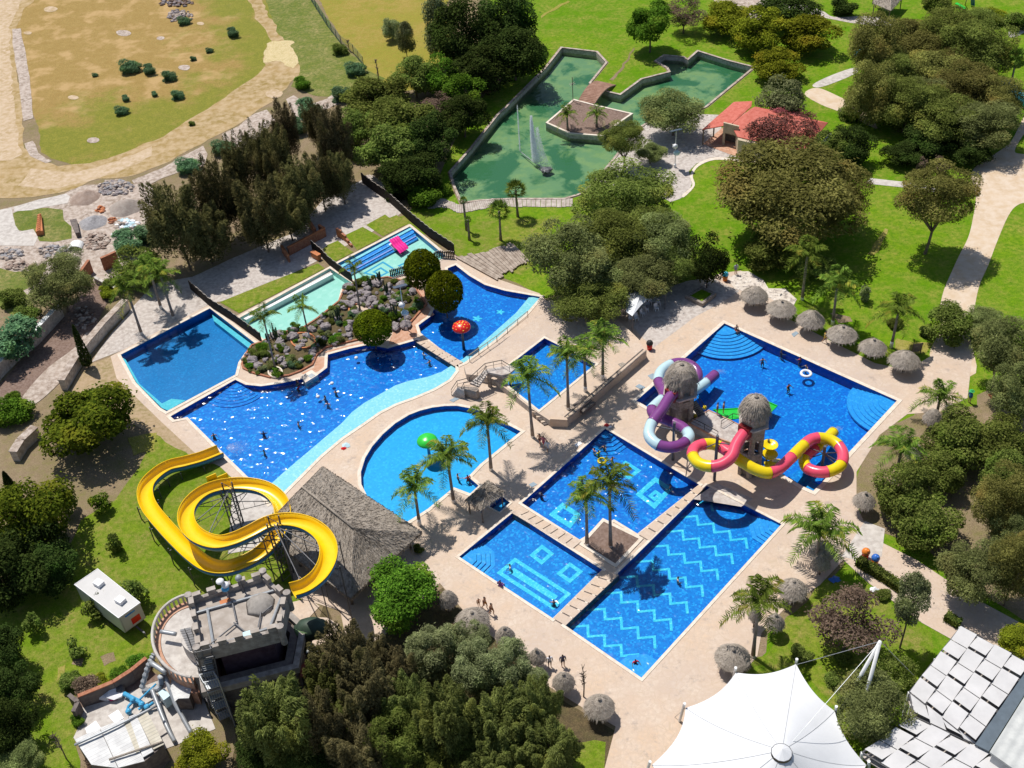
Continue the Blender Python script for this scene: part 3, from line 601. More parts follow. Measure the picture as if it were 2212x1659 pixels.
# ================================================================ vegetation
RNG = np.random.default_rng(11)
def quads(name, C, Nn, T, w, l, mats):
    """leaf quads: centres C, normals N, long axis T, half width w, half length l"""
    Nn = Nn / np.linalg.norm(Nn, axis=1, keepdims=True); T = T - (T * Nn).sum(1, keepdims=True) * Nn; T /= np.linalg.norm(T, axis=1, keepdims=True) + 1e-9
    B = np.cross(Nn, T); w = np.asarray(w).reshape(-1, 1) * np.ones((len(C), 1)); l = np.asarray(l).reshape(-1, 1) * np.ones((len(C), 1))
    V = np.stack([C - T * l - B * w * .5, C + B * w - T * l * .1, C + T * l, C - B * w + T * l * .1], 1).reshape(-1, 3).astype(np.float32)
    me = bpy.data.meshes.new(name); n = len(C); me.vertices.add(4 * n); me.vertices.foreach_set('co', V.ravel()); me.loops.add(4 * n); me.loops.foreach_set('vertex_index', np.arange(4 * n, dtype=np.int32))
    me.polygons.add(n); me.polygons.foreach_set('loop_start', np.arange(0, 4 * n, 4, dtype=np.int32)); me.polygons.foreach_set('loop_total', np.full(n, 4, dtype=np.int32))
    me.update(calc_edges=True); me.materials.append(mats); return me
def rdir(n):
    d = RNG.normal(size=(n, 3)); return d / np.linalg.norm(d, axis=1, keepdims=True)
def crown_mesh(kind, mat_):
    """crown in a unit ball (radius 1, centre 0)"""
    if kind == 'pine':       # casuarina: upright feathery plumes
        nl = 64; th = RNG.uniform(0, 2 * PI, nl); r = np.sqrt(RNG.uniform(0, 1, nl)) * .72; z0 = RNG.uniform(-.75, .35, nl)
        L = np.stack([r * np.cos(th), r * np.sin(th), z0], 1); n = 17000; k = RNG.integers(0, nl, n); h = RNG.uniform(0, 1, n) ** 1.0
        hh = (.75 + .35 * RNG.uniform(size=nl))[k] * (1.1 - r[k] * .6); out = L[k] * [1, 1, 0]; out /= np.linalg.norm(out, axis=1, keepdims=True) + 1e-6
        rad = (.25 * (1 - h) ** .6 + .03); d = rdir(n) * [1, 1, .3]
        C = L[k] + d * rad[:, None] + out * (h * .22)[:, None]; C[:, 2] += h * hh; C[:, 2] = C[:, 2] * .8 - .12
        T = out * .5 + d * .7 + [0, 0, 1.1]; return quads('crown', C, d * .7 + RNG.normal(size=(n, 3)) * .4 + [0, .1, 1.3], T, .0135, RNG.uniform(.035, .075, n), mat_)
    P = dict(mesquite=(52, .28, 26000, .0105, .030, .85, .25), broad=(26, .34, 12000, .026, .036, .9, .1), dense=(30, .34, 14000, .022, .033, .9, .0), conifer=(70, .22, 19000, .010, .042, 1, .1), sparse=(26, .30, 6000, .020, .032, .95, .15), bush=(16, .42, 6000, .036, .05, .9, 0.0), sapling=(10, .42, 1100, .06, .10, .9, 0))[kind]
    nl, lr, n, w, l, zs, zb = P
    d = rdir(nl); d[:, 2] = d[:, 2] * zs + zb; rr = RNG.uniform(.35, .78, nl); L = d * rr[:, None]
    R = lr * RNG.uniform(.7, 1.25, nl); k = RNG.choice(nl, n, p=R ** 2 / (R ** 2).sum()); e = rdir(n); e += L[k] * .55 + [0, 0, .35]; e /= np.linalg.norm(e, axis=1, keepdims=True)
    sh = RNG.uniform(.55, 1.12, n) ** .6; sh = np.where(RNG.uniform(size=n) < .13, sh * RNG.uniform(1, 1.4, n), sh);  C = L[k] + e * (R[k] * sh)[:, None] * [1, 1, .8 if kind != 'conifer' else 1.1]
    nn = e * .7 + [0, 0, .75] + RNG.normal(size=(n, 3)) * .45; T = RNG.normal(size=(n, 3)) + e * .4 + ([0, 0, .8] if kind == 'conifer' else [0, 0, -.2]); s = RNG.uniform(.6, 1.35, n)
    return quads('crown', C, nn, T, w * s, l * s, mat_)
def trunk_mesh(seed, m, limbs=5, spread=.75, thick=.035, lean=.08, split=.45):
    """unit trunk: height 1 from the foot to the crown centre, limbs reach into the crown"""
    rng = random.Random(seed); mb = MB(); a = rng.uniform(0, 6.28); top = Vector((math.cos(a) * lean, math.sin(a) * lean, split))
    mb.tube([(0, 0, -.03), top * .5 + Vector((lean * .3, 0, 0)), top], [thick * 1.25, thick, thick * .85], 7)
    for i in range(limbs):
        b = 6.28 * i / limbs + rng.uniform(-.4, .4); r = spread * rng.uniform(.35, .7)
        e = Vector((math.cos(b) * r, math.sin(b) * r, rng.uniform(.85, 1.15))); mid = top.lerp(e, .45) + Vector((math.cos(b) * .08, math.sin(b) * .08, -.02))
        mb.tube([top - Vector((0, 0, .03)), mid, e], [thick * .7, thick * .45, thick * .12], 5)
        for j in range(2):
            f = mid.lerp(e, .4) + Vector((rng.uniform(-.22, .22), rng.uniform(-.22, .22), rng.uniform(.08, .25))); mb.tube([mid.lerp(e, .15 + .2 * j), f], [thick * .3, thick * .08], 4)
    me = bpy.data.meshes.new('trunk'); me.from_pydata(mb.v, [], mb.f); me.materials.append(m); return me
m_bark = mat('bark', ((.16, .115, .085), (.09, .065, .05), (.24, .19, .15)), .95, (2, 8, 20), .6, .03, .1)
m_barkp = mat('pale_bark', ((.34, .28, .23), (.22, .17, .14), (.42, .36, .31)), .95, (2, 8, 20), .5, .03, .1)
LM = {
 'casu': leafmat('casuarina_needles', (0.050, 0.055, 0.019), (0.210, 0.189, 0.074), (0.147, 0.116, 0.047), .38),
 'casub': leafmat('brown_casuarina_needles', (0.06, 0.052, 0.024), (0.19, 0.155, 0.075), (0.09, 0.085, 0.03), .38),
 'mesq': leafmat('mesquite_leaves', (0.07, 0.095, 0.016), (0.25, 0.29, 0.07), (0.24, 0.23, 0.05), .38),
 'mesqb': leafmat('olive_leaves', (0.085, 0.088, 0.018), (0.3, 0.285, 0.085), (0.27, 0.205, 0.06), .38),
 'mesqg': leafmat('grey_olive_leaves', (0.085, 0.105, 0.03), (0.29, 0.325, 0.12), (0.23, 0.22, 0.075), .38),
 'green': leafmat('green_leaves', (0.035, 0.085, 0.008), (0.16, 0.29, 0.03), (0.2, 0.27, 0.03), .38),
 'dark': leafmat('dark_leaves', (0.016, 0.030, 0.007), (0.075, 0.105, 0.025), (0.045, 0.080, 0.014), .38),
 'mid': leafmat('mid_green_leaves', (0.048, 0.078, 0.012), (0.240, 0.282, 0.066), (0.132, 0.192, 0.030), .38),
 'grey': leafmat('grey_green_leaves', (0.083, 0.110, 0.039), (0.374, 0.407, 0.198), (0.187, 0.231, 0.077), .38),
 'yell': leafmat('yellow_green_leaves', (0.09, 0.115, 0.008), (0.31, 0.345, 0.03), (0.34, 0.29, 0.025), .38),
 'brown': leafmat('brown_twigs', (0.1, 0.068, 0.05), (0.28, 0.2, 0.15), (0.2, 0.14, 0.1), .38),
 'topi': leafmat('clipped_ficus', (0.038, 0.062, 0.004), (0.17, 0.2, 0.01), (0.11, 0.155, 0.008), .38),
 'olive': leafmat('olive_conifer', (0.06, 0.078, 0.016), (0.24, 0.27, 0.08), (0.19, 0.2, 0.045), .38),
 'pine2': leafmat('bright_pine', (0.035, 0.07, 0.008), (0.2, 0.26, 0.025), (0.26, 0.26, 0.025), .38),
 'pink': leafmat('pink_blossom', (0.2080, 0.0520, 0.0650), (0.4940, 0.1560, 0.1690), (0.1300, 0.1040, 0.0390), 0.35),
 'maroon': leafmat('maroon_leaves', (.05, .025, .018), (.24, .10, .085), (.12, .09, .03), .3),
 'agave': leafmat('blue_green_leaves', (0.06, 0.13, 0.06), (0.2, 0.33, 0.17), (0.14, 0.24, 0.08), .38),
 'palm': leafmat('palm_leaflets', (0.045, 0.085, 0.012), (0.22, 0.31, 0.05), (0.42, 0.36, 0.06), .38),
 'palmy': leafmat('yellowing_palm_leaflets', (0.0840, 0.1200, 0.0120), (0.2640, 0.3000, 0.0360), (0.3600, 0.2880, 0.0480), 0.4),
}
CM = {}
KIND = {'pine': ('pine', 2), 'mesquite': ('mesquite', 3), 'broad': ('broad', 3), 'dense': ('dense', 3), 'conifer': ('conifer', 3), 'sparse': ('sparse', 2), 'bush': ('bush', 3), 'sapling': ('sapling', 2)}
TRK = {}
def crown_of(kind, i):
    key = (kind, i % KIND[kind][1])
    if key not in CM: CM[key] = crown_mesh(kind, LM['mid'])
    return CM[key]
def trunk_of(kind, i):
    key = (kind, i % 2)
    if key not in TRK:
        kw = dict(limbs=6) if kind in ('mesquite', 'sparse') else dict(limbs=4, spread=.5, split=.6)
        if kind == 'sapling': kw = dict(limbs=2, spread=.3, thick=.03, split=.8)
        TRK[key] = trunk_mesh(hash(kind) % 97 + i if 0 else len(TRK) * 7 + 3, m_bark, **kw)
    return TRK[key]
TN = [0]
def setmat(o, m): o.material_slots[0].link = 'OBJECT'; o.material_slots[0].material = m
def tree(kind, leaf, cx, cy, rx, ry, by, label, name='tree', group='trees of the park', h=None, pale=False, rz=None, trunk=True):
    i = TN[0] = TN[0] + 1; P = at(cx, cy, by) if by is not None else G(cx, cy, h); k = ppm(P); r = rx / k
    v = max((ry / k) ** 2 - (r * .64) ** 2, (.25 * ry / k) ** 2); rv = rz if rz else max(.6 * r, min(2.6 * r, math.sqrt(v) / .766))
    z = P.z; lim = rv * (1.35 if kind in ('mesquite', 'sparse') else 1.12); tall = label.startswith(('many-limbed', 'green tree with bare', 'tall brown', 'slim young', 'leaning'))
    if not tall and z > lim: z = lim; P = G(cx, cy, z); k = ppm(P)
    z = max(z, rv * .72); g_ = 1.04 if kind == 'pine' else 1.17; r *= g_; rv *= g_ 
    root = thing(name, label, name.replace('_', ' ') if name != 'snag' else 'dead tree', (P.x, P.y, 0), group)
    c = put('crown', crown_of(kind, i), root); c.location = (0, 0, z); c.scale = (r, r, rv); c.rotation_euler[2] = i * 2.399; setmat(c, LM[leaf])
    if trunk:
        t = put('trunk', trunk_of(kind, i), root); s = max(r * .95, z * .35); t.scale = (s, s, z); t.rotation_euler[2] = i * 1.7
        if pale: setmat(t, m_barkp)
    return root
exec('''
TREES = [
# casuarinas along the rubble yard
("pine","casu",383,478,72,100,610,"large olive casuarina at the left end of the row, beside the grey sand heaps"),
("pine","casu",465,420,58,95,590,"broad dark casuarina second from the sand heaps"),
("pine","casu",520,370,48,85,520,"feathery casuarina behind the row, nearest the dirt track bend"),
("pine","casu",560,455,60,85,580,"dark low casuarina over the shaded gravel yard"),
("pine","casu",590,350,46,85,500,"green casuarina in the middle of the row"),
("pine","casub",617,285,36,78,470,"tallest slim casuarina rising above the row"),
("pine","casu",650,400,55,75,530,"dark casuarina in front of the tallest slim one"),
("pine","casu",560,320,36,60,430,"small casuarina beside pale footings of the dirt track"),
("pine","casub",723,300,44,85,450,"brownish casuarina at the right end of the row"),
("pine","casu",690,385,45,65,480,"shaded casuarina by the brown brick walls"),
("pine","casu",680,270,30,55,400,"narrow casuarina behind the brownish one"),
("pine","casu",440,500,60,70,600,"low dark casuarina at the foot of the row near the pool palms"),
("pine","casu",620,460,50,60,560,"low casuarina in deep shade beside the picnic walls"),
("pine","casu",735,380,36,55,470,"small casuarina next to the upper picket fence"),
# broadleaf belt, upper centre
("dense","dark",1000,70,70,75,170,"big dark tree at the top edge, left of the lagoon lawn"),
("dense","dark",1085,40,70,70,150,"dark tree at the top edge with the long lawn shadow"),
("dense","dark",1110,110,62,62,190,"dark round tree right of the big top-edge tree"),
("broad","grey",945,65,32,60,150,"pale grey-green tree edging the golden meadow"),
("dense","dark",1030,150,65,60,230,"dark tree in the shade of the belt above the brown bush"),
("broad","green",950,165,42,45,220,"bright green tree in the belt beside the golden meadow"),
("broad","green",1000,205,42,42,250,"bright green tree next to the brown leafless one"),
("dense","mid",895,165,50,48,230,"mid green tree at the corner of the golden meadow"),
("sparse","brown",1052,172,42,34,240,"brown leafless tree in the belt beside the lagoon wall"),
("sparse","brown",945,235,40,36,300,"purplish brown tree in the middle of the belt"),
("dense","mid",815,210,75,58,320,"wide grey-green tree at the head of the belt"),
("dense","mid",862,265,72,65,350,"large mid green tree with lit top in the belt"),
("dense","mid",840,325,65,60,400,"green tree above the top of the upper picket fence"),
("dense","dark",935,300,55,60,380,"dark tree overhanging the lagoon wall"),
("dense","dark",890,375,55,50,430,"dark tree above the wooden boardwalk end"),
("dense","dark",1000,250,50,48,320,"dark tree nearest the lagoon wall in the belt"),
("dense","mid",770,275,48,50,370,"olive tree between the casuarinas and the belt"),
("broad","grey",845,60,20,24,100,"small grey-green tree alone on the golden meadow"),
("broad","grey",875,85,20,32,140,"dusty grey tree leaning beside the golden meadow"),
# lagoon and upper right
("broad","green",1405,48,46,46,113,"green tree with bare trunk on the lawn above the lagoon"),
("sparse","brown",1478,32,42,36,85,"brown tree at the top edge above the lagoon lawn"),
("broad","yell",1565,40,52,36,98,"yellow-green tree left of the pair at the top edge"),
("broad","yell",1640,62,52,48,120,"tall yellow-green tree above the lagoon corner"),
("dense","dark",1700,18,60,30,60,"dark tree at the top edge beside the grey path"),
("broad","yell",1745,75,60,44,155,"broad yellow-green tree with long shadow on the lawn"),
("broad","yell",1682,140,50,38,190,"golden-leaved tree at the lagoon corner"),
("broad","grey",1693,212,48,48,330,"grey-green tree in front of the red roofed house"),
("sparse","maroon",1692,285,66,52,350,"maroon-leaved tree covering the right of the red roof"),
("mesquite","mesqg",1455,245,68,38,292,"flat topped mesquite beside the lagoon paving"),
("mesquite","mesq",1345,300,48,38,372,"leaning mesquite at the lagoon edge"),
("mesquite","mesqg",1405,330,34,24,368,"small low mesquite on the lagoon paving"),
("mesquite","mesqb",1885,110,62,70,215,"brownish mesquite by the thatched hut at the top"),
("mesquite","mesqb",1880,215,58,70,270,"tall brown tree with a bare double trunk by the curving path"),
("mesquite","mesqb",1955,90,75,60,200,"olive mesquite in the upper wood below the straw hut"),
("mesquite","mesq",2040,80,85,62,190,"olive mesquite at the top of the wood"),
("mesquite","mesq",2120,110,80,70,220,"green mesquite at the right top of the wood"),
("mesquite","mesqb",2010,160,78,60,260,"brown olive mesquite in the heart of the wood"),
("mesquite","mesq",1960,225,75,62,320,"dark olive mesquite in the wood's left half"),
("mesquite","mesqb",2085,195,80,60,290,"golden olive mesquite in the heart of the wood"),
("mesquite","mesq",2040,260,78,58,345,"olive mesquite in the lower wood beside the pink bush"),
("mesquite","mesqg",2130,275,75,58,350,"grey-green mesquite at the wood's lower right edge"),
("mesquite","mesqb",2160,215,55,50,300,"small olive mesquite beside the blue tube"),
("dense","dark",1840,310,46,44,368,"dark glossy tree in front of the wood near the red roofed house"),
("broad","mid",1790,325,36,40,372,"mid green tree touching the house corner"),
("dense","dark",2045,285,32,40,350,"dark glossy tree at the wood's lower edge"),
("dense","dark",1950,330,40,30,372,"shaded dark tree under the wood"),
("mesquite","mesqb",1722,425,150,98,520,"huge dome shaped mesquite on the bright lawn"),
("mesquite","mesqb",2022,425,82,70,548,"many-limbed tree with white painted foot on the lawn by the path"),
("broad","mid",1665,545,55,42,600,"bushy crooked tree behind the first straw sunshade"),
("dense","mid",1765,575,42,34,640,"dark leafy tree behind the row of straw sunshades"),
("broad","dark",1530,560,36,58,622,"dark leafy tree in the stone planter corner"),
("broad","mid",2056,700,50,44,765,"round rusty-green tree where the path meets the deck"),
("mesquite","mesqg",2165,760,72,75,870,"grey olive tree with thin trunks right of the deck"),
("mesquite","mesqg",2130,700,45,30,740,"grey leafed low tree behind the olive tree at the deck end"),
("mesquite","mesqg",2200,850,60,70,930,"olive tree cut by the right edge beside the golden mat"),
("dense","mid",2085,945,78,70,1060,"large dark tree right of the big pool"),
("dense","mid",2160,955,65,62,1070,"dark tree at the right edge behind the large dark one"),
("dense","mid",1965,1060,62,68,1160,"bushy tree between the straw sunshades on the right"),
("dense","mid",2000,1120,70,62,1195,"dark wide tree throwing shade on the side path"),
("mesquite","mesqb",2170,1090,70,85,1230,"tall olive tree at the right edge above the side path"),
("mesquite","mesqg",2105,1240,75,72,1350,"olive tree with many stems beside the side path"),
("mesquite","mesqb",2195,1230,60,80,1330,"brown olive tree at the right edge over the panel roof"),
("sparse","brown",1832,1350,85,75,1450,"leafless brown tree in the grass near the white tent"),
("broad","grey",1968,1300,36,66,1400,"slim young tree in the grass left of the panel roof"),
("mesquite","mesqg",1888,1540,82,75,1640,"grey olive tree between the tent and the panel roof"),
("sparse","mid",1918,1450,52,42,1505,"thin shrubby tree under the white mast"),
("broad","yell",2200,1385,40,30,1430,"yellowish tree at the right edge behind the panel roof"),
("broad","grey",1512,1655,40,30,1720,"grey-green treetop in front of the white tent"),
# great mesquites in the centre
("mesquite","mesq",1345,430,105,66,530,"big mesquite at the lagoon end of the central grove"),
("mesquite","mesqg",1225,560,92,85,650,"left mesquite of the central grove beside the mushroom pool"),
("mesquite","mesq",1330,520,85,70,620,"middle mesquite of the central grove"),
("mesquite","mesqg",1430,530,75,66,640,"right mesquite of the central grove over the awning"),
("mesquite","mesq",1270,650,80,56,735,"front mesquite of the central grove above the terrace pool"),
("mesquite","mesqg",1390,600,70,44,660,"low mesquite of the central grove shading the white chairs"),
("mesquite","mesq",1405,505,70,60,600,"upper right mesquite of the central grove with lit crown"),
("mesquite","mesqg",1300,600,70,55,690,"central grove mesquite between the front and the left ones"),
("mesquite","mesq",1455,575,52,45,645,"outer right mesquite of the central grove by the planter"),
("mesquite","mesqb",1660,430,80,72,515,"left half of the dome on the bright lawn"),
("mesquite","mesqb",1800,420,80,72,515,"right half of the dome on the bright lawn"),
("mesquite","mesqb",2000,110,70,55,230,"olive mesquite filling the top middle of the wood"),
("mesquite","mesq",1925,165,60,55,260,"olive mesquite filling the left middle of the wood"),
("mesquite","mesqb",2060,140,70,52,250,"amber mesquite filling the middle of the wood"),
("mesquite","mesq",2100,60,55,45,150,"small olive mesquite at the upper end of the wood"),
("mesquite","mesqg",2000,215,60,50,300,"grey olive mesquite filling the lower middle of the wood"),
("dense","dark",2000,300,48,40,365,"dark tree under the lower edge of the wood"),
("dense","dark",2090,325,45,36,370,"dark tree by the path junction under the wood"),
("dense","mid",2180,1020,50,60,1120,"green tree cut by the right edge above the side path"),
("mesquite","mesqg",2180,1160,50,60,1260,"grey olive tree cut by the right edge"),
("dense","mid",2030,1020,55,50,1110,"green tree filling between the large dark one and the bushy one"),
# bottom thicket
("pine","olive",880,1520,58,80,1610,"olive conifer between the juniper clump and the brown ones"),
("conifer","mid",1010,1590,60,60,1690,"mid green conifer in the middle of the thicket"),
("pine","casub",800,1420,50,73,1510,"brown conifer next to the bright green round tree"),
("pine","olive",700,1480,55,85,1600,"olive brown conifer over the castle's right foot"),
("pine","olive",1110,1620,58,73,1710,"olive conifer in front of the outer sunshade row"),
("conifer","mid",640,1650,60,50,1730,"green conifer at the bottom edge under the castle"),
("dense","dark",560,1640,50,50,1720,"dark tree between the sheds and the large olive conifer"),
("pine","olive",720,1570,58,73,1670,"olive conifer in the left middle of the thicket"),
("dense","mid",820,1570,60,52,1660,"leafy green tree in the left middle of the thicket"),
("conifer","grey",1140,1480,42,44,1555,"small pale juniper by the sunshades"),
("dense","dark",60,1180,70,62,1280,"dark tree filling the left edge below the rounded pine"),
("dense","dark",20,1480,55,60,1570,"dark tree on the left edge of the lower lawn"),
("dense","green",872,1280,78,70,1372,"bright green round tree beside the big thatched hall"),
("pine","casub",740,1420,70,103,1530,"brown conifer right of the castle tower"),
("pine","olive",600,1560,92,128,1720,"large olive conifer in front of the castle"),
("pine","casub",690,1560,60,103,1690,"brown conifer beside the large olive one"),
("pine","casub",790,1500,70,103,1620,"shaded brown conifer in the thicket"),
("conifer","grey",935,1410,66,62,1500,"pale grey-green juniper at the left of the juniper clump"),
("conifer","grey",1010,1390,48,48,1470,"pale juniper nearest the deck"),
("conifer","grey",1035,1450,62,62,1540,"large pale juniper in the middle of the clump"),
("conifer","grey",1105,1440,58,62,1530,"grey-green juniper at the right of the clump"),
("pine","olive",965,1545,72,103,1660,"feathery golden-green conifer in the thicket"),
("pine","olive",1080,1560,72,91,1660,"olive conifer in front of the juniper clump"),
("pine","olive",1165,1520,52,80,1610,"olive conifer beside the straw sunshade at the thicket edge"),
("pine","olive",1190,1620,66,80,1710,"bushy conifer at the right lower end of the thicket"),
("conifer","mid",860,1600,75,75,1700,"green conifer low in the thicket"),
("pine","casub",770,1620,70,85,1720,"brown conifer at the bottom edge of the thicket"),
("pine","olive",1070,1650,70,73,1740,"olive conifer at the bottom edge"),
("conifer","mid",960,1660,70,55,1740,"green conifer at the bottom edge between the olive ones"),
("pine","casub",850,1450,52,73,1540,"brown conifer below the bright green round tree"),
("broad","yell",432,1625,48,44,1680,"small golden shrub tree beside the sheds"),
("dense","dark",690,1640,60,50,1730,"dark tree at the bottom edge below the castle"),
# left side
("broad","pine2",188,905,100,85,1045,"big rounded pine on the bank left of the blue pools"),
("broad","pine2",55,1110,92,92,1240,"rounded pine at the left edge of the lower lawn"),
("dense","dark",20,1230,80,80,1330,"dark tree at the left edge above the lower lawn"),
("dense","dark",100,1220,62,60,1300,"dark tree shading the trailer's corner"),
("dense","dark",5,1400,50,60,1480,"dark tree cut by the left edge beside the saplings"),
("dense","dark",10,1560,60,70,1660,"dark tree in the lower left corner"),
("mesquite","mesqg",45,1640,50,40,1700,"grey-green tree at the bottom left corner"),
("mesquite","mesqg",125,615,72,62,690,"grey-green spreading shrub tree above the ravine"),
("bush","agave",30,735,55,48,785,"pale blue-green bush at the left edge"),
("sparse","grey",150,560,30,28,640,"thin grey tree by the rubble"),
("broad","mid",300,575,50,46,655,"green tree behind the garden wall by the palms"),
]
SAPS = [("sapling","mid",70,1345,20,26,1408,"thin sapling nearest the left edge of the lower lawn"),("sapling","mid",165,1400,20,22,1430,"sapling casting a dark shadow on the lower lawn"),("sapling","mid",292,1278,26,32,1315,"bushy young pine behind the trailer"),("sapling","mid",205,1310,26,30,1365,"young pine in front of the trailer"),("sapling","pine2",215,1088,22,24,1122,"bright sapling below the big rounded pine"),("sapling","mid",242,1170,18,26,1192,"slim sapling on the lawn above the trailer"),("sapling","mid",140,1085,24,28,1115,"young tree beside the rounded pine's shadow"),("sapling","grey",1868,630,14,20,690,"slender sapling behind the straw sunshades"),("sapling","brown",1990,355,12,16,385,"small bare shrub below the wood"),("sapling","brown",2036,355,16,18,378,"reddish shrub below the wood"),("sapling","mid",1943,270,10,14,290,"tiny tree beside the clipped hedge"),("sapling","mid",440,1385,6,6,1395,"small shrub at the castle terrace")]
''')
for a in TREES: tree(*a[:8] if 0 else a)
for a in SAPS[:11]: tree(*a, name='sapling', group='saplings on the lawns')
def bush(leaf, x, y, r, label, hz=.8, name='shrub', group='shrubs', kind='bush', z=0):
    P = G(x, y, z); k = ppm(P); rr = r / k; i = TN[0] = TN[0] + 1
    o = put(name, crown_of(kind, i), None); o.location = (P.x, P.y, z + rr * hz * .55); o.scale = (rr, rr, rr * hz); o.rotation_euler[2] = i * 2.1; setmat(o, LM[leaf]); return tag(o, label, 'shrub', group)
BU = 'agave', 
for leaf, x, y, r, lab in (('agave', 280, 155, 24, 'largest blue-green clump in the dry field'), ('agave', 325, 158, 18, 'flat green clump beside the largest one in the dry field'), ('agave', 367, 172, 20, 'blue-green clump with dark foot in the dry field'), ('agave', 397, 52, 15, 'green clump beside the stone heap in the field'), ('agave', 505, 78, 17, 'green clump near the field corner by the track'), ('agave', 418, 130, 9, 'small clump in the middle of the field'), ('agave', 452, 113, 9, 'small clump beside the pale earth patch in the field'), ('agave', 335, 207, 9, 'small clump on the green margin, left of two'), ('agave', 385, 212, 18, 'wide clump on the green margin of the field'), ('agave', 262, 246, 16, 'low clump near the bottom of the green margin'), ('agave', 273, 217, 11, 'clump just above the lowest clump of the margin'), ('mid', 415, 270, 9, 'dark weed on the dirt track'), ('agave', 205, 165, 7, 'tiny clump left of the largest clump'),
    ('agave', 280, 540, 40, 'blue-green reed clump at the foot of the first casuarina'), ('agave', 320, 520, 36, 'reed clump under the first casuarina'), ('agave', 480, 330, 26, 'blue-green reed clump behind the casuarinas'), ('agave', 670, 250, 34, 'blue-green reeds behind the casuarinas near the footing'), ('agave', 740, 215, 30, 'reeds at the head of the tree belt'), ('agave', 405, 370, 28, 'reeds beside the first casuarinas'), ('agave', 645, 285, 28, 'reeds between two casuarinas'),
    ('mid', 735, 115, 22, 'dark weed clump by the meadow fence'), ('agave', 765, 160, 24, 'weed clump where the meadow fence ends'), ('green', 655, 190, 22, 'green weed patch beside the track junction'),
    ('pink', 2000, 290, 26, 'pink flowering bush under the wood'), ('pink', 1690, 290, 50, 'pinkish flowering bush in front of the house wall'), ('pink', 745, 1495, 22, 'pink flowering bush right of the castle'), ('pink', 790, 1520, 24, 'second pink flowering bush in the thicket'), ('green', 1240, 745, 0, ''), ('mid', 1520, 640, 0, ''),
    ('green', 25, 905, 46, 'green creeper mound at the left edge below the ravine'), ('green', 40, 880, 30, 'small green mound at the left edge'), ('mid', 30, 655, 34, 'dark shrub at the left edge above the ravine'), ('mid', 60, 690, 28, 'dark shrub beside the pale bush'), ('yell', 235, 640, 22, 'yellow-green shrub on the ravine edge'), ('mid', 245, 625, 26, 'green shrub above the yellow-green one'), ('yell', 305, 610, 16, 'yellowish creeper on the garden wall'),
    ('green', 915, 440, 44, 'green bush below the boardwalk end'), ('dark', 860, 425, 36, 'dark bush beside the upper picket fence'), ('green', 950, 420, 24, 'small green bush by the lagoon wall foot'),
    ('mid', 905, 1190, 14, 'dark round agave at the corner of the thatched hall'), ('mid', 1830, 255, 26, 'low bush beside the curving path'), ('mid', 1955, 190, 0, ''), ('brown', 1545, 590, 0, ''), ('mid', 1930, 705, 18, 'small shrub behind the sunshades'), ('dark', 2000, 725, 18, 'shrub at the end of the sunshade row'), ('mid', 1885, 738, 12, 'small bush between two sunshades'),
    ('yell', 2140, 50, 30, 'yellow shrub at the top right edge'), ('green', 2170, 130, 34, 'green shrub at the right edge of the wood'), ('green', 2185, 260, 0, ''), ('mid', 2195, 60, 34, 'green shrub in the top right corner'), ('mid', 2020, 20, 32, 'green shrub at the top edge by the swings'), ('dark', 1820, 30, 30, 'dark clipped bush beside the path at the top'), ('mid', 155, 1480, 30, 'brownish bush at the yard corner'), ('brown', 190, 1490, 32, 'dry brown bush along the yard wall'), ('yell', 225, 1480, 24, 'yellow flowering creeper on the yard wall'), ('green', 260, 1465, 26, 'green creeper on the yard wall'), ('green', 300, 1440, 28, 'green creeper near the castle terrace'), ('green', 170, 1560, 18, 'green shrub at the shed side'), ('brown', 215, 1645, 34, 'brown bush in front of the sheds'), ('sparse', 0, 0, 0, '')):
    if r: bush(leaf, x, y, r, lab)
for x, y, r, lab in ((1755, 1000, 0, ''), (1820, 1430, 20, 'small shrub in the grass behind the tent'), (1730, 1420, 26, 'dark shrub beside the tent tip'), (1800, 1475, 24, 'shrub at the tent edge'), (1905, 1290, 18, 'round shrub by the bare brown tree')):
    if r: bush('mid', x, y, r, lab)
# ---------------------------------------------------------------- clipped round ficus, cypress, hedges
def topiary(cx, cy, rx, ry, by, label):
    P = at(cx, cy, by); k = ppm(P); r = rx / k; rv = math.sqrt(max((ry / k) ** 2 - (r * .64) ** 2, .1)) / .766
    root = thing('clipped_tree', label, 'clipped tree', (P.x, P.y, 0), 'clipped round trees'); n = 7000; d = rdir(n); d[:, 2] = np.abs(d[:, 2]) * np.where(RNG.uniform(size=n) < .75, 1, -1)
    C = d * RNG.uniform(.88, 1.02, n)[:, None] + np.sin(d * 9) * .025
    me = quads('crown', C, d + [0, 0, .3] + RNG.normal(size=(n, 3)) * .35, RNG.normal(size=(n, 3)), RNG.uniform(.03, .06, n), RNG.uniform(.04, .075, n), LM['topi'])
    c = put('crown', me, root); c.location = (0, 0, max(P.z, rv * .9)); c.scale = (r, r, rv)
    MB().blob((0, 0, 0), (.86, .86, .86), 3, .05).build('crown_core', LM['topi'], c)
    t = put('trunk', trunk_of('dense', 1), root); t.scale = (r, r, max(P.z, rv * .9)); return root
topiary(912, 582, 39, 43, 645, 'round clipped tree beside the pale childrens pool')
topiary(960, 630, 40, 45, 685, 'round clipped tree nearest the red mushroom')
topiary(805, 708, 41, 40, 752, 'round clipped tree on the rock garden edge above the main pool')
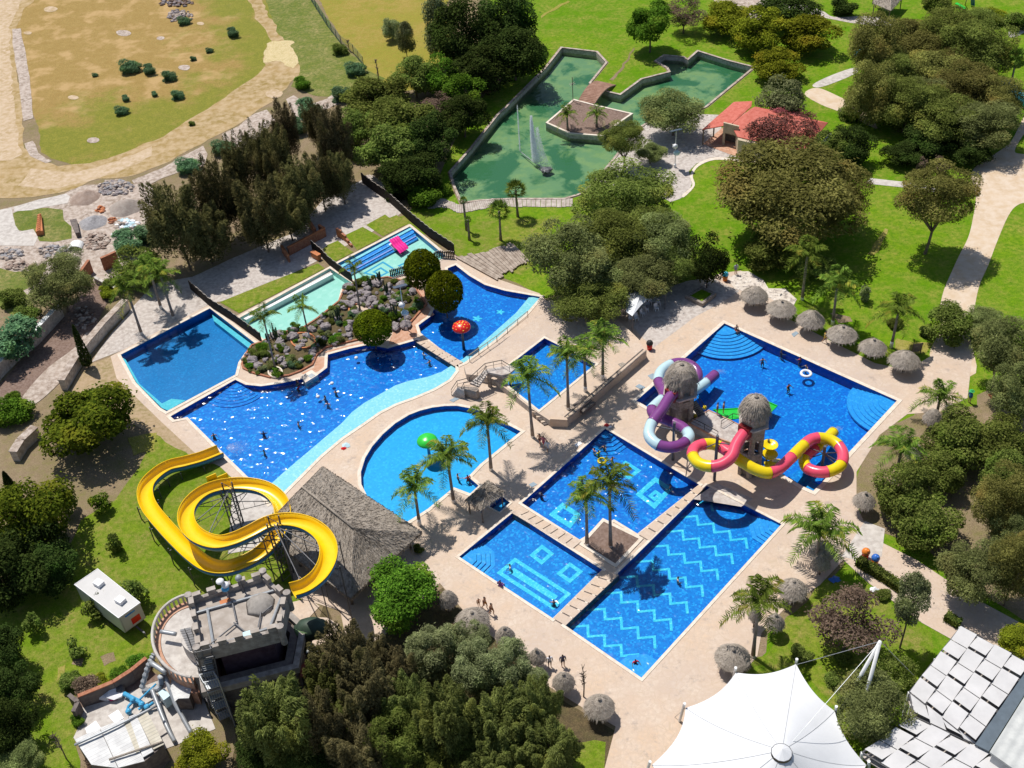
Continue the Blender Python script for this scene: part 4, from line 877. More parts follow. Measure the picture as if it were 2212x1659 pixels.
def cypress(x, y, htop, w, label):
    B = G(x, y); z = 0.1
    while proj((B.x, B.y, z))[1] > htop: z += .1
    n = 1800; h = RNG.uniform(0, 1, n); a = RNG.uniform(0, 2 * PI, n); r = w * np.minimum(1, h * 9) * (1 - h) ** .6 * RNG.uniform(.8, 1.1, n)
    d = np.stack([np.cos(a), np.sin(a), np.full(n, .3)], 1); C = np.stack([r * np.cos(a), r * np.sin(a), .3 + h * (z - .3)], 1)
    root = thing('cypress', label, 'cypress', B, 'cypresses'); put('crown', quads('crown', C, d + RNG.normal(size=(n, 3)) * .4, d * .3 + [0, 0, 1], .07, .16, LM['dark']), root)
    MB().tube([B, B + Vector((0, 0, z * .8))], .1, 6).build('trunk', m_bark, root)
cypress(192, 795, 703, .75, 'slim dark cypress between the two stone walls')
cypress(38, 1085, 1020, .8, 'short dark cypress at the left edge by the broken wall')
def hedge(pts, w, h, label):
    P = gp(pts); root = thing('hedge', label, 'hedge', P[0], 'clipped hedges'); C = []; Nn = []
    for a, b in zip(P, P[1:]):
        L = (b - a).length; n = int(L * 260); t = RNG.uniform(0, 1, n); s = (b - a).normalized(); x = Vector((-s.y, s.x, 0)); side = RNG.integers(0, 3, n)
        for i in range(n):
            u = RNG.uniform(-1, 1); p = a.lerp(b, float(t[i])) - P[0]
            if side[i] == 0: C.append(p + x * (u * w / 2) + Vector((0, 0, h))); Nn.append((0, 0, 1))
            else: g = 1 if side[i] == 1 else -1; C.append(p + x * (g * w / 2) + Vector((0, 0, h * (u + 1) / 2))); Nn.append(tuple(x * g))
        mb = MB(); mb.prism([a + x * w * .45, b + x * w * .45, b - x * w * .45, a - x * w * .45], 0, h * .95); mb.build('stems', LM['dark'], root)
    C = np.array([tuple(c) for c in C]); n = len(C); put('foliage', quads('foliage', C + RNG.normal(size=(n, 3)) * .05, np.array(Nn) + RNG.normal(size=(n, 3)) * .4, RNG.normal(size=(n, 3)), .06, .09, LM['mid']), root)
hedge(q(9, (1130, 335), (1330, 455), (1420, 520)), .9, .9, 'long clipped hedge beside the side path')
hedge(q(9, (1700, 690), (1790, 745)), .8, .8, 'short clipped hedge at the panel roof corner')
hedge(q(3, (1040, 770), (1125, 790)), 1.2, .9, 'short box hedge on the lawn behind the red roofed house')
# ---------------------------------------------------------------- palms
def frond_quads(L, nleaf, droop, rise, az, up0, C, Nn, T, wl, ll, base):
    x0, z0 = 0.0, 0.0; prev = None
    for j in range(nleaf):
        s = (j + 1) / nleaf; r = L * (s * .92) * math.cos(up0) * (1 - .12 * s); z = L * (math.sin(up0) * s + rise * s - droop * s * s)
        p = np.array([r * math.cos(az), r * math.sin(az), z]) + base
        tan = np.array([math.cos(az) * math.cos(up0), math.sin(az) * math.cos(up0), math.sin(up0) + rise - 2 * droop * s]); tan /= np.linalg.norm(tan)
        sd = np.array([-math.sin(az), math.cos(az), 0.0]); le = L * .27 * (1 - .55 * abs(s - .45) * 1.4)
        if prev is not None:
            C.append((p + prev) / 2); Nn.append(np.array([0, 0, 1.0])); T.append(tan); wl.append(.035); ll.append(np.linalg.norm(p - prev) * .55)
        for g in (-1, 1):
            dd = sd * g * .85 + tan * .55 + np.array([0, 0, -.45 - .25 * RNG.uniform()]); dd /= np.linalg.norm(dd)
            C.append(p + dd * le * .5); Nn.append(np.array([0, 0, 1.0]) + sd * g * .3 + RNG.normal(size=3) * .25); T.append(dd); wl.append(.034 * (L / 2.4)); ll.append(le * .6)
        prev = p
def palm_crown(seed, L=2.7, nf=15, old=.3):
    C, Nn, T, wl, ll = [], [], [], [], []; r_ = random.Random(seed)
    for i in range(nf):
        az = i * 2.39996 + r_.uniform(-.2, .2); f = i / (nf - 1); up = math.radians(78 - 82 * f + r_.uniform(-8, 8)); 
        frond_quads(L * r_.uniform(.85, 1.1), 24, (.5 + .25 * f), .14, az, up, C, Nn, T, wl, ll, np.array([0, 0, 0.0]))
    return quads('crown', np.array(C), np.array(Nn), np.array(T), np.array(wl), np.array(ll), LM['palm'])
def fan_crown(seed, L=1.3, nf=26):
    C, Nn, T, wl, ll = [], [], [], [], []; r_ = random.Random(seed)
    for i in range(nf):
        az = i * 2.39996; f = i / (nf - 1); up = math.radians(80 - 100 * f); d = np.array([math.cos(az) * math.cos(up), math.sin(az) * math.cos(up), math.sin(up)]); hub = d * L * .5; sd = np.array([-math.sin(az), math.cos(az), 0.])
        C.append(hub * .5); Nn.append([0, 0, 1.]); T.append(d); wl.append(.02); ll.append(L * .25)
        for k in range(-5, 6):
            a = k * .28; dd = d * math.cos(a) + sd * math.sin(a) + np.array([0, 0, -.1 * abs(k) * .3]); C.append(hub + dd * L * .28); Nn.append(np.cross(sd, d) + RNG.normal(size=3) * .2); T.append(dd); wl.append(.05); ll.append(L * .3)
    return quads('crown', np.array(C), np.array(Nn, dtype=float), np.array(T), np.array(wl), np.array(ll), LM['palm'])
PC = [palm_crown(s) for s in (1, 2, 3)]; PT = [palm_crown(5, 2.7, 9)]; FC = [fan_crown(1), fan_crown(2)]
m_ptr = stripemat('palm_trunk', (.20, .16, .13), (.33, .28, .24), .3, 0, .9)
def palm(cx, cy, by, label, L=2.7, kind='p', z0=0, paint=True, group='tall feather palms', thin=False, leaf='palm'):
    i = TN[0] = TN[0] + 1
    lo, hi = z0, 30.0
    for _ in range(40):
        m_ = (lo + hi) / 2; P = G(cx, cy, m_)
        if proj((P.x, P.y, z0))[1] < by: lo = m_
        else: hi = m_
    P = G(cx, cy, lo); B = Vector((P.x, P.y, z0)); H = P.z - z0; L *= 1.3
    root = thing('palm_tree', label, 'palm', B, group, 0)
    ln = Vector((math.sin(i * 3.1) * .03 * H, math.cos(i * 1.9) * .03 * H, 0)); r = .15 if not thin else .10
    pts = [(-ln * (1 - t) ** 2 + Vector((0, 0, H * t))) for t in (0, .3, .6, .85, 1)]
    pts = [Vector((p.x, p.y, p.z)) + B for p in pts]
    MB().tube(pts, [r * 1.5, r * 1.05, r, r * .95, r * 1.25], 9).build('trunk', m_ptr, root, True)
    if paint: MB().tube([pts[0] - Vector((0, 0, .02)), pts[0].lerp(pts[1], min(1, 1.1 / (H * .3)))], [r * 1.55, r * 1.2], 9).build('painted_foot', m_white, root, True)
    c = put('crown', (FC if kind == 'f' else PT if thin else PC)[i % (2 if kind == 'f' else 1 if thin else 3)], root); c.location = (0, 0, H); s = L / (1.3 if kind == 'f' else 2.7); c.scale = (s, s, s); c.rotation_euler[2] = i * 1.3; setmat(c, LM[leaf])
    if kind == 'p' and not thin:
        MB().tube([P - Vector((0, 0, .7)), P - Vector((0, 0, .1)), P + Vector((0, 0, .5))], [r * .9, r * 1.5, r * .5], 8).build('crownshaft', LM['mid'], root, True)
    return root
for a in ((1140, 812, 946, 'palm at the foot of the terrace stairs with yellowing low fronds', 3.0), (1052, 910, 1018, 'palm over the right side of the half round pool', 2.7), (966, 985, 1083, 'palm leaning over the green mushroom', 2.9), (894, 1050, 1134, 'palm between the half round pool and the thatched hall', 2.6),
          (1317, 1040, 1186, 'taller palm on the planter island between the pools', 2.9), (1266, 1070, 1177, 'shorter palm on the planter island between the pools', 2.4),
          (1810, 612, 700, 'palm behind the third straw sunshade', 2.9), (1942, 668, 752, 'palm behind the last straw sunshades', 2.9), (1745, 545, 648, 'palm behind the second straw sunshade', 2.8), (2032, 855, 900, 'palm beside the deck end at the right', 2.7), (1948, 968, 1050, 'palm between the big pool and the dark tree', 2.9),
          (1773, 1145, 1225, 'large palm beside the zigzag pool corner', 3.6), (1640, 1295, 1415, 'palm rising from the small straw sunshades', 2.9),
          (272, 620, 722, 'palm with bare trunk on the gravel left of the teal pool', 2.7), (345, 590, 690, 'palm with several stems beside the teal pool', 2.4), (320, 575, 665, 'palm behind the several-stemmed one', 2.4)):
    palm(*a[:5])
for a in ((1224, 765, 882, 'left palm of the three on the terrace', 2.6), (1262, 760, 847, 'middle palm of the three on the terrace', 2.6), (1302, 728, 818, 'right palm of the three on the terrace', 2.7)): palm(*a, z0=ZT)
palm(2195, 130, 200, 'palm at the right edge of the wood', 2.4)
palm(*q1(9, 500, 740), 1412, 'low palm shoots among the small straw sunshades', 1.6, group='young palms') if 0 else None
gp_ = 'slender garden palms'
palm(*q1('g', 315, 590), q1('g', 430, 1110)[1], 'slender sparse palm at the tip of the rock garden', 2.1, thin=True, group=gp_)
palm(*q1('g', 690, 490), q1('g', 740, 800)[1], 'slender palm in the ringed bed of the rock garden', 2.1, thin=True, group=gp_)
palm(*q1('g', 1180, 110), q1('g', 1250, 540)[1], 'slender palm at the back of the rock garden', 1.8, thin=True, group=gp_)
gf = 'fan palms by the lagoon'
palm(*q1(2, 1130, 1235), q1(2, 1140, 1405)[1], 'fan palm standing through the boardwalk line', 1.3, 'f', paint=False, group=gf)
palm(*q1(2, 1022, 1370), q1(2, 1032, 1560)[1], 'fan palm on the lawn below the boardwalk', 1.4, 'f', paint=False, group=gf)
palm(*q1(2, 790, 1300), q1(2, 800, 1490)[1], 'almost bare palm trunk below the boardwalk', .5, 'f', paint=False, group=gf)
palm(*q1(2, 820, 1425), q1(2, 835, 1555)[1], 'short bare palm stub beside the bare trunk', .45, 'f', paint=False, group=gf)
palm(*q1(2, 1462, 735), q1(2, 1462, 845)[1], 'bushy palm on the left of the lagoon island', 2.0, z0=0, paint=False, group='palms on the lagoon island')
palm(*q1(2, 1655, 735), q1(2, 1648, 825)[1], 'bushy palm beside the bridge on the lagoon island', 1.9, z0=0, paint=False, group='palms on the lagoon island')
# ================================================================ built things
m_thatch = mat('thatch', ((.335, .285, .235), (.23, .19, .155), (.44, .385, .325)), .95, (1.5, 7, 16), .9, .08, .1)
m_straw = mat('straw', ((.36, .31, .255), (.22, .185, .15), (.46, .40, .34)), .95, (2, 9, 18), .9, .06, .1)
m_yel = plain('yellow_fibreglass', (.84, .53, .005), .28, .5, .04); m_sblue = plain('blue_fibreglass', (.05, .22, .40), .3, .5, .1)
m_pink = plain('pink_fibreglass', (.80, .085, .15), .25, .5, .06); m_ylw2 = plain('bright_yellow_fibreglass', (.80, .60, .006), .25, .5, .06)
m_purp = plain('purple_fibreglass', (.20, .055, .22), .25, .5, .08); m_ice = plain('ice_blue_fibreglass', (.50, .68, .74), .25, .5, .05)
m_gslide = plain('green_fibreglass', (.02, .50, .05), .3, .5, .06); m_red = plain('red_paint', (.66, .015, .012), .3, .5, .08); m_dots = plain('yellow_dots', (.85, .55, .06), .35, .5, .05)
m_grn = plain('green_paint', (.03, .55, .05), .3, .5, .12); m_dkred = plain('dark_red', (.22, .012, .015), .4, .5, .1)
m_tank = plain('galvanised', (.36, .38, .40), .45, .5, .12, .3); m_pipeb = plain('blue_pipe', (.06, .36, .62), .4, .5, .1)
m_stone = mat('ashlar_stone', ((.29, .24, .20), (.19, .155, .13), (.37, .32, .28)), .9, (.8, 3, 8), .6, .04, .2)
m_parap = mat('grey_parapet', ((.30, .265, .24), (.195, .17, .155), (.40, .36, .325)), .85, (.5, 2, 6), .4, .03, .2)
m_roofc = mat('stained_concrete_roof', ((.37, .32, .275), (.26, .22, .19), (.45, .40, .355)), .9, (.25, 1.0, 6), .3, .02, .2)
m_cream = mat('cream_render', ((.50, .41, .29), (.43, .34, .23), (.56, .47, .35)), .85, (.4, 2, 6), .2, .02, .2)
m_rust = stripemat('rusty_sheet', (.26, .12, .07), (.38, .20, .13), .25, .5, .8)
m_zinc = stripemat('white_corrugated_sheet', (.50, .50, .50), (.66, .66, .65), .35, 1.05, .5, 0, .8)
m_zincg = stripemat('tan_corrugated_sheet', (.46, .42, .33), (.54, .50, .41), .35, 1.05, .6, 0, .8)
m_metroof = stripemat('ribbed_metal_roof', (.46, .47, .46), (.56, .57, .55), .8, .75, .45, .0, .8)
m_tent = plain('white_membrane', (.70, .71, .73), .5, .4, .04, scale=.4); m_sail = plain('white_shade_panel', (.58, .57, .57), .7, .2, .08, scale=.5)
m_redroof = mat('red_painted_roof', ((.50, .12, .085), (.43, .10, .07), (.56, .165, .125)), .7, (.4, 2, 8), .2, .02, .2)
m_soil = mat('dark_soil', ((.20, .135, .105), (.15, .10, .08), (.25, .18, .15)), .95, (.8, 3, 9), .6, .05, .1)
m_rock = mat('lava_rock', ((.25, .215, .22), (.17, .14, .145), (.37, .33, .33)), .95, (1, 4, 10), .8, .08, .1)
m_orange = plain('orange_brick', (.52, .20, .09), .85, .2, .15); m_plast = plain('white_plastic', (.78, .78, .80), .4, .5, .03)
m_skin = plain('skin', (.42, .235, .15), .6, .3, .1); m_hair = plain('dark_hair', (.03, .02, .015), .6, .3, .2)
m_foam, t, b = newmat('white_spray'); t.nodes.remove(b); _a, _b, _c = N(t, 'ShaderNodeBsdfTransparent'), N(t, 'ShaderNodeBsdfTranslucent'), N(t, 'ShaderNodeBsdfDiffuse'); _m, _n = N(t, 'ShaderNodeMixShader'), N(t, 'ShaderNodeMixShader'); _m.inputs[0].default_value = .35; _n.inputs[0].default_value = .5
_b.inputs[0].default_value = _c.inputs[0].default_value = (.95, .97, 1, 1); t.links.new(_b.outputs[0], _m.inputs[1]); t.links.new(_c.outputs[0], _m.inputs[2]); t.links.new(_a.outputs[0], _n.inputs[1]); t.links.new(_m.outputs[0], _n.inputs[2]); t.links.new(_n.outputs[0], t.nodes['Material Output'].inputs[0])
m_panel = plain('solar_cells', (.10, .13, .19), .2, .6, .1)

def T_(name, label, cat, P, group=None): return thing(name, label, cat, P, group)
def poly3(pts): return [Vector(p) for p in pts]
# ---------------------------------------------------------------- raised terrace
o_ter = q('T', (165, 345), (700, -5)) + [(1176, 676), (1240, 660), (1330, 685), (1380, 733)] + q('T', (2058, 208), (1240, 915), (1050, 905), (850, 775), (640, 610), (470, 480), (300, 440), (190, 430))
LTer = ccw(gp(o_ter, ZT)); me = sheet('terrace', [LTer, offset(LJ, .15)], ZT, m_deck)
wl_ = wallstrip(LTer, -.02, ZT); 
for i, f in enumerate(wl_.f): wl_.f[i] = tuple(reversed(f))
w = wl_.build('terrace_wall', m_wallst); w['kind'] = 'structure'
t = T_('low_wall', 'long low wall with dark cap lines edging the raised terrace', 'low wall', gp(q('T', (1240, 915)))[0])
a, b = gp(q('T', (1245, 912), (2058, 208)), ZT); d = (b - a).normalized(); n = Vector((-d.y, d.x, 0))
MB().prism([a, b, b + n * .5, a + n * .5], 0, ZT + .3).build('wall_body', m_deck, t)
for s in (0.0, .46): MB().prism([a + n * s - n * .03, b + n * s - n * .03, b + n * (s + .1), a + n * (s + .1)], ZT + .3, ZT + .36).build('cap', m_dkwall, t)
a2, b2 = gp(q('T', (1060, 915), (1240, 925)), ZT)
MB().prism([a2, b2, b2 + Vector((0, .4, 0)), a2 + Vector((0, .4, 0))], 0, ZT + .3).build('return_wall', m_deck, t)
t = T_('terrace_steps', 'curved dark-edged steps from the terrace corner down to the deck', 'steps', gp(q('T', (940, 860)))[0])
for i in range(7):
    P = gp(q('T', (838 + i * 24, 775 + i * 27), (880 + i * 27, 790 + i * 22), (900 + i * 27, 806 + i * 22), (850 + i * 24, 792 + i * 27)), ZT - i * .12)
    MB().prism(P, 0, ZT - .02 - i * .12).build('step', m_deck if i % 2 else m_dkwall, t)
t = T_('terrace_stairs', 'short stair flight with dark rails set in the long low wall', 'steps', gp(q('T', (1400, 760)))[0])
for i in range(5):
    f = i / 4; P = gp(q('T', (1290 + f * 90, 750 + f * 60), (1420 + f * 90, 650 + f * 60), (1440 + f * 90, 663 + f * 60), (1310 + f * 90, 763 + f * 60)), ZT + .05)
    MB().prism(P, ZT - .3, ZT + .10 - .0 * i).build('step', m_dkwall, t)
# railing along the mushroom pool
def railing(pts, z, h, label, n, m=None, name='railing', bars=True):
    P = gp(pts, z); t = T_(name, label, 'railing', P[0]); m = m or m_black; r = MB(); po = MB()
    for a, b in zip(P, P[1:]):
        up = Vector((0, 0, h)); r.beam(a + up, b + up, .06); r.beam(a + up * .15, b + up * .15, .04); L = (b - a).length; k = max(1, int(L / 1.5))
        for i in range(k + 1): po.beam(a.lerp(b, i / k), a.lerp(b, i / k) + up, .06)
        if bars:
            for i in range(int(L / .22)): p = a.lerp(b, (i + .5) / int(L / .22)); r.beam(p + up * .15, p + up, .018)
    r.build('rails', m, t); po.each('post', m, t); return t
m_tanrail = plain('tan_iron', (.33, .25, .19), .5, .4, .1)
railing(q(5, (832, 685), (1010, 560), (1210, 400)), ZT, 1.0, 'tan iron railing along the mushroom pool side of the terrace', 10, m_tanrail)
# stone stair bridge
t = T_('stair_bridge', 'stone stair bridge with arched doorway and black handrails beside the terrace', 'stairs', gp(q('T', (450, 600)))[0])
z2, z1 = 2.3, 1.3
A = gp(q('T', (395, 375), (690, 330), (720, 350), (640, 420), (560, 440), (400, 405)), z2)
MB().prism(A, z2 - .25, z2).build('upper_landing', m_gravel, t)
w_ = MB(); B_ = gp(q('T', (400, 405), (560, 440), (650, 430)), z2)
for a, b in zip(B_, B_[1:]):
    d = (b - a).normalized(); n = Vector((-d.y, d.x, 0)) * .3
    L = (b - a).length; x = [0, .25, .75, 1]
    w_.prism([a, a.lerp(b, .2), a.lerp(b, .2) + n, a + n], 0, z2 - .25); w_.prism([a.lerp(b, .75), b, b + n, a.lerp(b, .75) + n], 0, z2 - .25); w_.prism([a.lerp(b, .2), a.lerp(b, .75), a.lerp(b, .75) + n, a.lerp(b, .2) + n], 1.75, z2 - .25)
    for i in range(6):
        c0 = a.lerp(b, .2 + .55 * i / 6); c1 = a.lerp(b, .2 + .55 * (i + 1) / 6); u = (i + .5) / 3 - 1; zz = 1.25 + .5 * math.sqrt(max(0, 1 - u * u)); w_.prism([c0, c1, c1 + n * .95, c0 + n * .95], zz, 1.78)
w_.build('arch_wall', m_stone, t)
Lw = gp(q('T', (100, 555), (300, 560), (320, 585), (290, 610), (170, 580)), z1); MB().prism(Lw, 0, z1).build('lower_landing', m_stone, t)
s_ = MB()
for i in range(7):
    f0, f1 = i / 7, (i + 1) / 7; z = z1 + (z2 - z1) * f1
    e = lambda f: (q1('T', 230 + f * 160, 520 - f * 140), q1('T', 320 + f * 90, 555 - f * 140))
    (a, b), (c, d) = e(f0), e(f1); s_.prism([G(*a, z), G(*b, z), G(*d, z), G(*c, z)], z - .22, z)
s_.build('flight', m_gravel, t); s_ = MB()
for i in range(6):
    f0, f1 = i / 6, (i + 1) / 6; z = z1 * f1; e = lambda f: (q1('T', 40 + f * 60, 640 - f * 80), q1('T', 130 + f * 40, 665 - f * 80)); (a, b), (c, d) = e(f0), e(f1); s_.prism([G(*a, z), G(*b, z), G(*d, z), G(*c, z)], 0, z)
s_.build('flight', m_gravel, t)
def handrail(path, t, h=.95):
    r = MB(); up = Vector((0, 0, h))
    for a, b in zip(path, path[1:]):
        r.beam(a + up, b + up, .06); r.beam(a + up * .5, b + up * .5, .03); k = max(1, int((b - a).length / .9))
        for i in range(k + 1): p = a.lerp(b, i / k); r.beam(p, p + up, .045)
    return r.build('handrail', m_black, t)
hr = lambda pts: [G(*q1('T', x, y), z) for x, y, z in pts]
handrail(hr([(40, 655, 0), (100, 565, z1), (230, 530, z1), (390, 385, z2), (560, 350, z2), (640, 400, z2), (720, 345, z2)]), t); handrail(hr([(130, 670, 0), (170, 585, z1), (310, 560, z1), (405, 410, z2)]), t)
# ---------------------------------------------------------------- picket fences
def picket(pts, label, h=1.5, tips=True, z=0):
    P = gp(pts, z); t = T_('picket_fence', label, 'fence', P[0], 'dark picket fences'); pk = MB(); tp = MB(); rl = MB()
    for a, b in zip(P, P[1:]):
        L = (b - a).length; n = int(L / .24); d = (b - a).normalized(); rz = math.atan2(d.y, d.x)
        for i in range(n):
            p = a.lerp(b, (i + .5) / n); hh = h * (1 + .04 * math.sin(i * 7.7)); pk.box(p + Vector((0, 0, hh / 2)), (.17, .07, hh), rz)
            if tips: tp.box(p + Vector((0, 0, hh + .02)), (.12, .10, .05), rz)
        for f in (.3, .8): rl.beam(a + Vector((0, 0, h * f)), b + Vector((0, 0, h * f)), .07)
    pk.build('pickets', m_dkpk, t); rl.build('rails', m_dkpk, t)
    if tips: tp.build('picket_tips', m_tips, t)
m_dkpk = plain('dark_pickets', (.035, .028, .025), .8, .2, .3); m_tips = plain('bleached_tips', (.42, .37, .33), .8, .2, .2)
picket(q(4, (1235, 215), (1370, 335), (1500, 415), (1700, 562)), 'dark picket fence between the teal pool and the wading pool')
picket(q('D', (440, 790), (560, 890), (650, 985), (760, 1070), (900, 1170)), 'dark picket fence between the wading pool and the childrens pool')
picket(q('D', (1005, 40), (1150, 150), (1300, 250), (1550, 480), (1780, 670), (2050, 850)), 'long dark picket fence with bleached tips along the lagoon lawn', 1.7)
picket(q('D', (1320, 1110), (1500, 1060), (1870, 890), (2050, 900)), 'dark picket fence behind the round clipped trees', 1.2)
def wire_fence(pts, label, h=1.8):
    P = gp(pts); t = T_('wire_fence', label, 'fence', P[0]); po = MB(); wr = MB()
    for a, b in zip(P, P[1:]):
        k = max(1, int((b - a).length / 2.5))
        for i in range(k + 1): p = a.lerp(b, i / k); po.beam(p, p + Vector((0, 0, h)), .08)
        for j in range(7): wr.beam(a + Vector((0, 0, h * (j + 1) / 7)), b + Vector((0, 0, h * (j + 1) / 7)), .025)
        L = (b - a).length; m = int(L / .3)
        for i in range(m): p = a.lerp(b, i / m); wr.beam(p, p + Vector((0, 0, h)), .02)
    po.each('post', m_steel, t); wr.build('mesh', plain('green_wire', (.10, .17, .13), .6, .3, .1), t)
wire_fence(q(1, (2000, -20), (2050, 60), (2120, 170), (2212, 290)) + q(2, (80, 350), (145, 430)), 'green wire fence between weeds and the golden meadow')
wire_fence(q(8, (0, 0), (1, 1)), 'x') if 0 else None
# ---------------------------------------------------------------- walls
def wall(pts, h, th, m, label, z=0, name='wall', cap=None, h2=None, group=None):
    P = gp(pts, z); t = T_(name, label, 'wall', P[0], group); b_ = MB(); c_ = MB(); n_ = len(P) - 1
    for i, (a, b) in enumerate(zip(P, P[1:])):
        d = (b - a).normalized(); n = Vector((-d.y, d.x, 0)) * th / 2; a = a + d * (.002 if i else 0); hh = h if h2 is None else h + (h2 - h) * i / max(1, n_ - 1)
        b_.prism([a - n, b - n, b + n, a + n], z - .02, z + hh)
        if cap: n = n * 1.3; c_.prism([a - n, b - n, b + n, a + n], z + hh, z + hh + .1)
    if not cap: return tag(b_.build(name, m, None), label, 'wall', group) if not COL.objects.unlink(t) else None
    b_.build('wall_body', m, t); c_.build('wall_cap', cap, t); return t
G_ = 'brown brick walls'
wall(q('D', (185, 860), (390, 750), (595, 645), (530, 605)), 1.3, .25, m_brick, 'long angled brown brick wall under the casuarinas', cap=m_orange, group=G_, name='brick_wall')
wall(q('D', (110, 825), (188, 940)), 1.1, .25, m_brick, 'short brown brick wall at the left of the angled one', cap=m_orange, group=G_, name='brick_wall')
wall(q('D', (408, 520), (490, 645)), 1.1, .25, m_brick, 'free standing brown brick wall on the shaded gravel', cap=m_orange, group=G_, name='brick_wall')
wall(q('D', (728, 640), (780, 670), (830, 705), (860, 740), (890, 765)), 1.2, .25, m_orange, 'orange stepped wall between two lawn strips', h2=.25, cap=m_brick, group=G_, name='brick_wall')
wall(q('D', (450, 870), (530, 915)), .8, .5, m_orange, 'low orange wall end by the picket fence', name='brick_wall', group=G_, cap=m_orange)
wall(q(4, (-60, 860), (20, 770), (130, 660), (240, 575), (408, 392)), 1.9, .5, m_wallst, 'stone wall with white cap along the ravine, upper of two', cap=m_white, name='stone_wall')
wall(q(4, (420, 870), (480, 770), (545, 665), (690, 490), (830, 345)), 1.5, .7, m_wallst, 'rough stone wall with pale top beside the gravel yard', cap=m_rubble, name='stone_wall')
wall(q('L', (1270, 1160), (1420, 1085), (1590, 985)), 1.2, .5, m_wallst, 'mossy wall behind the pool palms', cap=m_rubble, name='stone_wall')
wall(q('L', (1250, 1050), (1400, 1120)), 1.0, .4, m_stone, 'short grey wall meeting the mossy wall', cap=m_rubble, name='stone_wall')
wall(q('L', (870, 1090), (960, 960)), 1.9, .3, m_brick, 'ruined brick wall at the ravine bend', cap=m_brick, name='brick_wall', group=G_)
wall(q('L', (1085, 950), (1240, 880)), 2.0, .3, m_brick, 'ruined brick wall below the first casuarina', cap=m_brick, name='brick_wall', group=G_)
wall(q('L', (1000, 1080), (1130, 1150), (1240, 1200)), 1.0, .3, m_stone, 'low wall following the dirt lane', cap=m_grey, name='stone_wall')
wall(q(4, (110, 1330), (160, 1250), (250, 1165)), 1.4, .8, m_wallst, 'broken stone wall on the slope left of the rounded pine', cap=m_rubble, name='stone_wall')
sheet('ravine', [rough_edge(gp(q(4, (-80, 900), (60, 760), (250, 580), (400, 420), (560, 180), (640, 190), (700, 300), (560, 560), (470, 720), (250, 900), (60, 1010), (-80, 1030))), 1.5, .3, 50)], .06, m_soil)
sheet('dirt_lane', [smooth_loop(gp(q(4, (180, 870), (320, 720), (480, 600), (560, 500), (600, 520), (520, 660), (380, 830), (230, 960), (120, 980))), 4)], .068, m_rubble)
# ---------------------------------------------------------------- thatch
def strands(mb, P, Q, n, ln, rng, drop=.5):
    """loose straw ends hanging along the eave P->Q"""
    for i in range(n):
        p = P.lerp(Q, rng.random()); o = Vector((rng.uniform(-.1, .1), rng.uniform(-.1, .1), rng.uniform(-.02, .05))); e = o + Vector((rng.uniform(-.12, .12), rng.uniform(-.12, .12), -ln * rng.uniform(.5, 1.2))); s = Vector((rng.uniform(-.05, .05), rng.uniform(-.05, .05), 0))
        mb.add([p + o - s, p + o + s, p + e], [(0, 1, 2)])
def thatch_patch(mb, a, b, c, d, nu, nv, rng, amp=.12):
    """roof slope a,b (eave) c,d (ridge) as a lumpy grid"""
    o = len(mb.v); vs = []
    for j in range(nv + 1):
        for i in range(nu + 1):
            u, v = i / nu, j / nv; p = a.lerp(b, u).lerp(d.lerp(c, u), v); h = mnoise.noise(p * 1.1) * amp + mnoise.noise(p * 3.1) * amp * .6
            vs.append(p + Vector((0, 0, h if 0 < v else h * .4)))
    mb.add(vs, [(j * (nu + 1) + i, j * (nu + 1) + i + 1, (j + 1) * (nu + 1) + i + 1, (j + 1) * (nu + 1) + i) for j in range(nv) for i in range(nu)])
def hiproof(t, E, R, m, nm='roof', amp=.14, st=400, strawm=None):
    rng = random.Random(5); mb = MB(); n = len(E)
    A, B_, C, D = E; R1, R2 = R     # R1 near A-D end, R2 near B-C end
    thatch_patch(mb, A, B_, R2, R1, 34, 20, rng, amp); thatch_patch(mb, B_, C, R2, R2, 26, 20, rng, amp); thatch_patch(mb, C, D, R1, R2, 34, 20, rng, amp); thatch_patch(mb, D, A, R1, R1, 26, 20, rng, amp)
    for a, b in zip(E, E[1:] + E[:1]):
        strands(mb, a, b, st, .45, rng)
    for sl in ((A, B_, R2, R1), (B_, C, R2, R2), (C, D, R1, R2), (D, A, R1, R1)):
        for i in range(st * 2):
            u, v = rng.random(), rng.random(); p = sl[0].lerp(sl[1], u).lerp(sl[3].lerp(sl[2], u), v) + Vector((0, 0, .06)); dn = (sl[0].lerp(sl[1], u) - sl[3].lerp(sl[2], u)).normalized() * rng.uniform(.2, .5); s = Vector((rng.uniform(-.04, .04), rng.uniform(-.04, .04), .03)); mb.add([p - s, p + s, p + dn + Vector((0, 0, rng.uniform(.0, .08)))], [(0, 1, 2)])
    r = mb.build(nm, m, t); return r
t = T_('thatched_hall', 'large hall with a weathered grey hipped thatch roof beside the yellow slide', 'hall', G(735, 1200))
ze, zr = 2.5, 5.4
E_ = [G(697, 1008, ze), G(911, 1149, ze), G(757, 1293, ze), G(560, 1148, ze)]; R_ = [G(654, 1053, zr), G(764, 1142, zr)]
hiproof(t, E_, R_, m_thatch, st=700)
rg = MB(); rg.tube([R_[0] + Vector((0, 0, .05)), R_[0].lerp(R_[1], .5) + Vector((0, 0, .1)), R_[1] + Vector((0, 0, .05))], .13, 6); rg.build('ridge', m_thatch, t, True)
pm = MB()
for i in range(4):
    for j in range(4):
        if i in (0, 3) or j in (0, 3):
            p = E_[0].lerp(E_[1], .08 + .28 * i).lerp(E_[3].lerp(E_[2], .08 + .28 * i), .08 + .28 * j); pm.beam((p.x, p.y, 0), (p.x, p.y, 2.9), .22)
pm.each('post', m_bark, t)
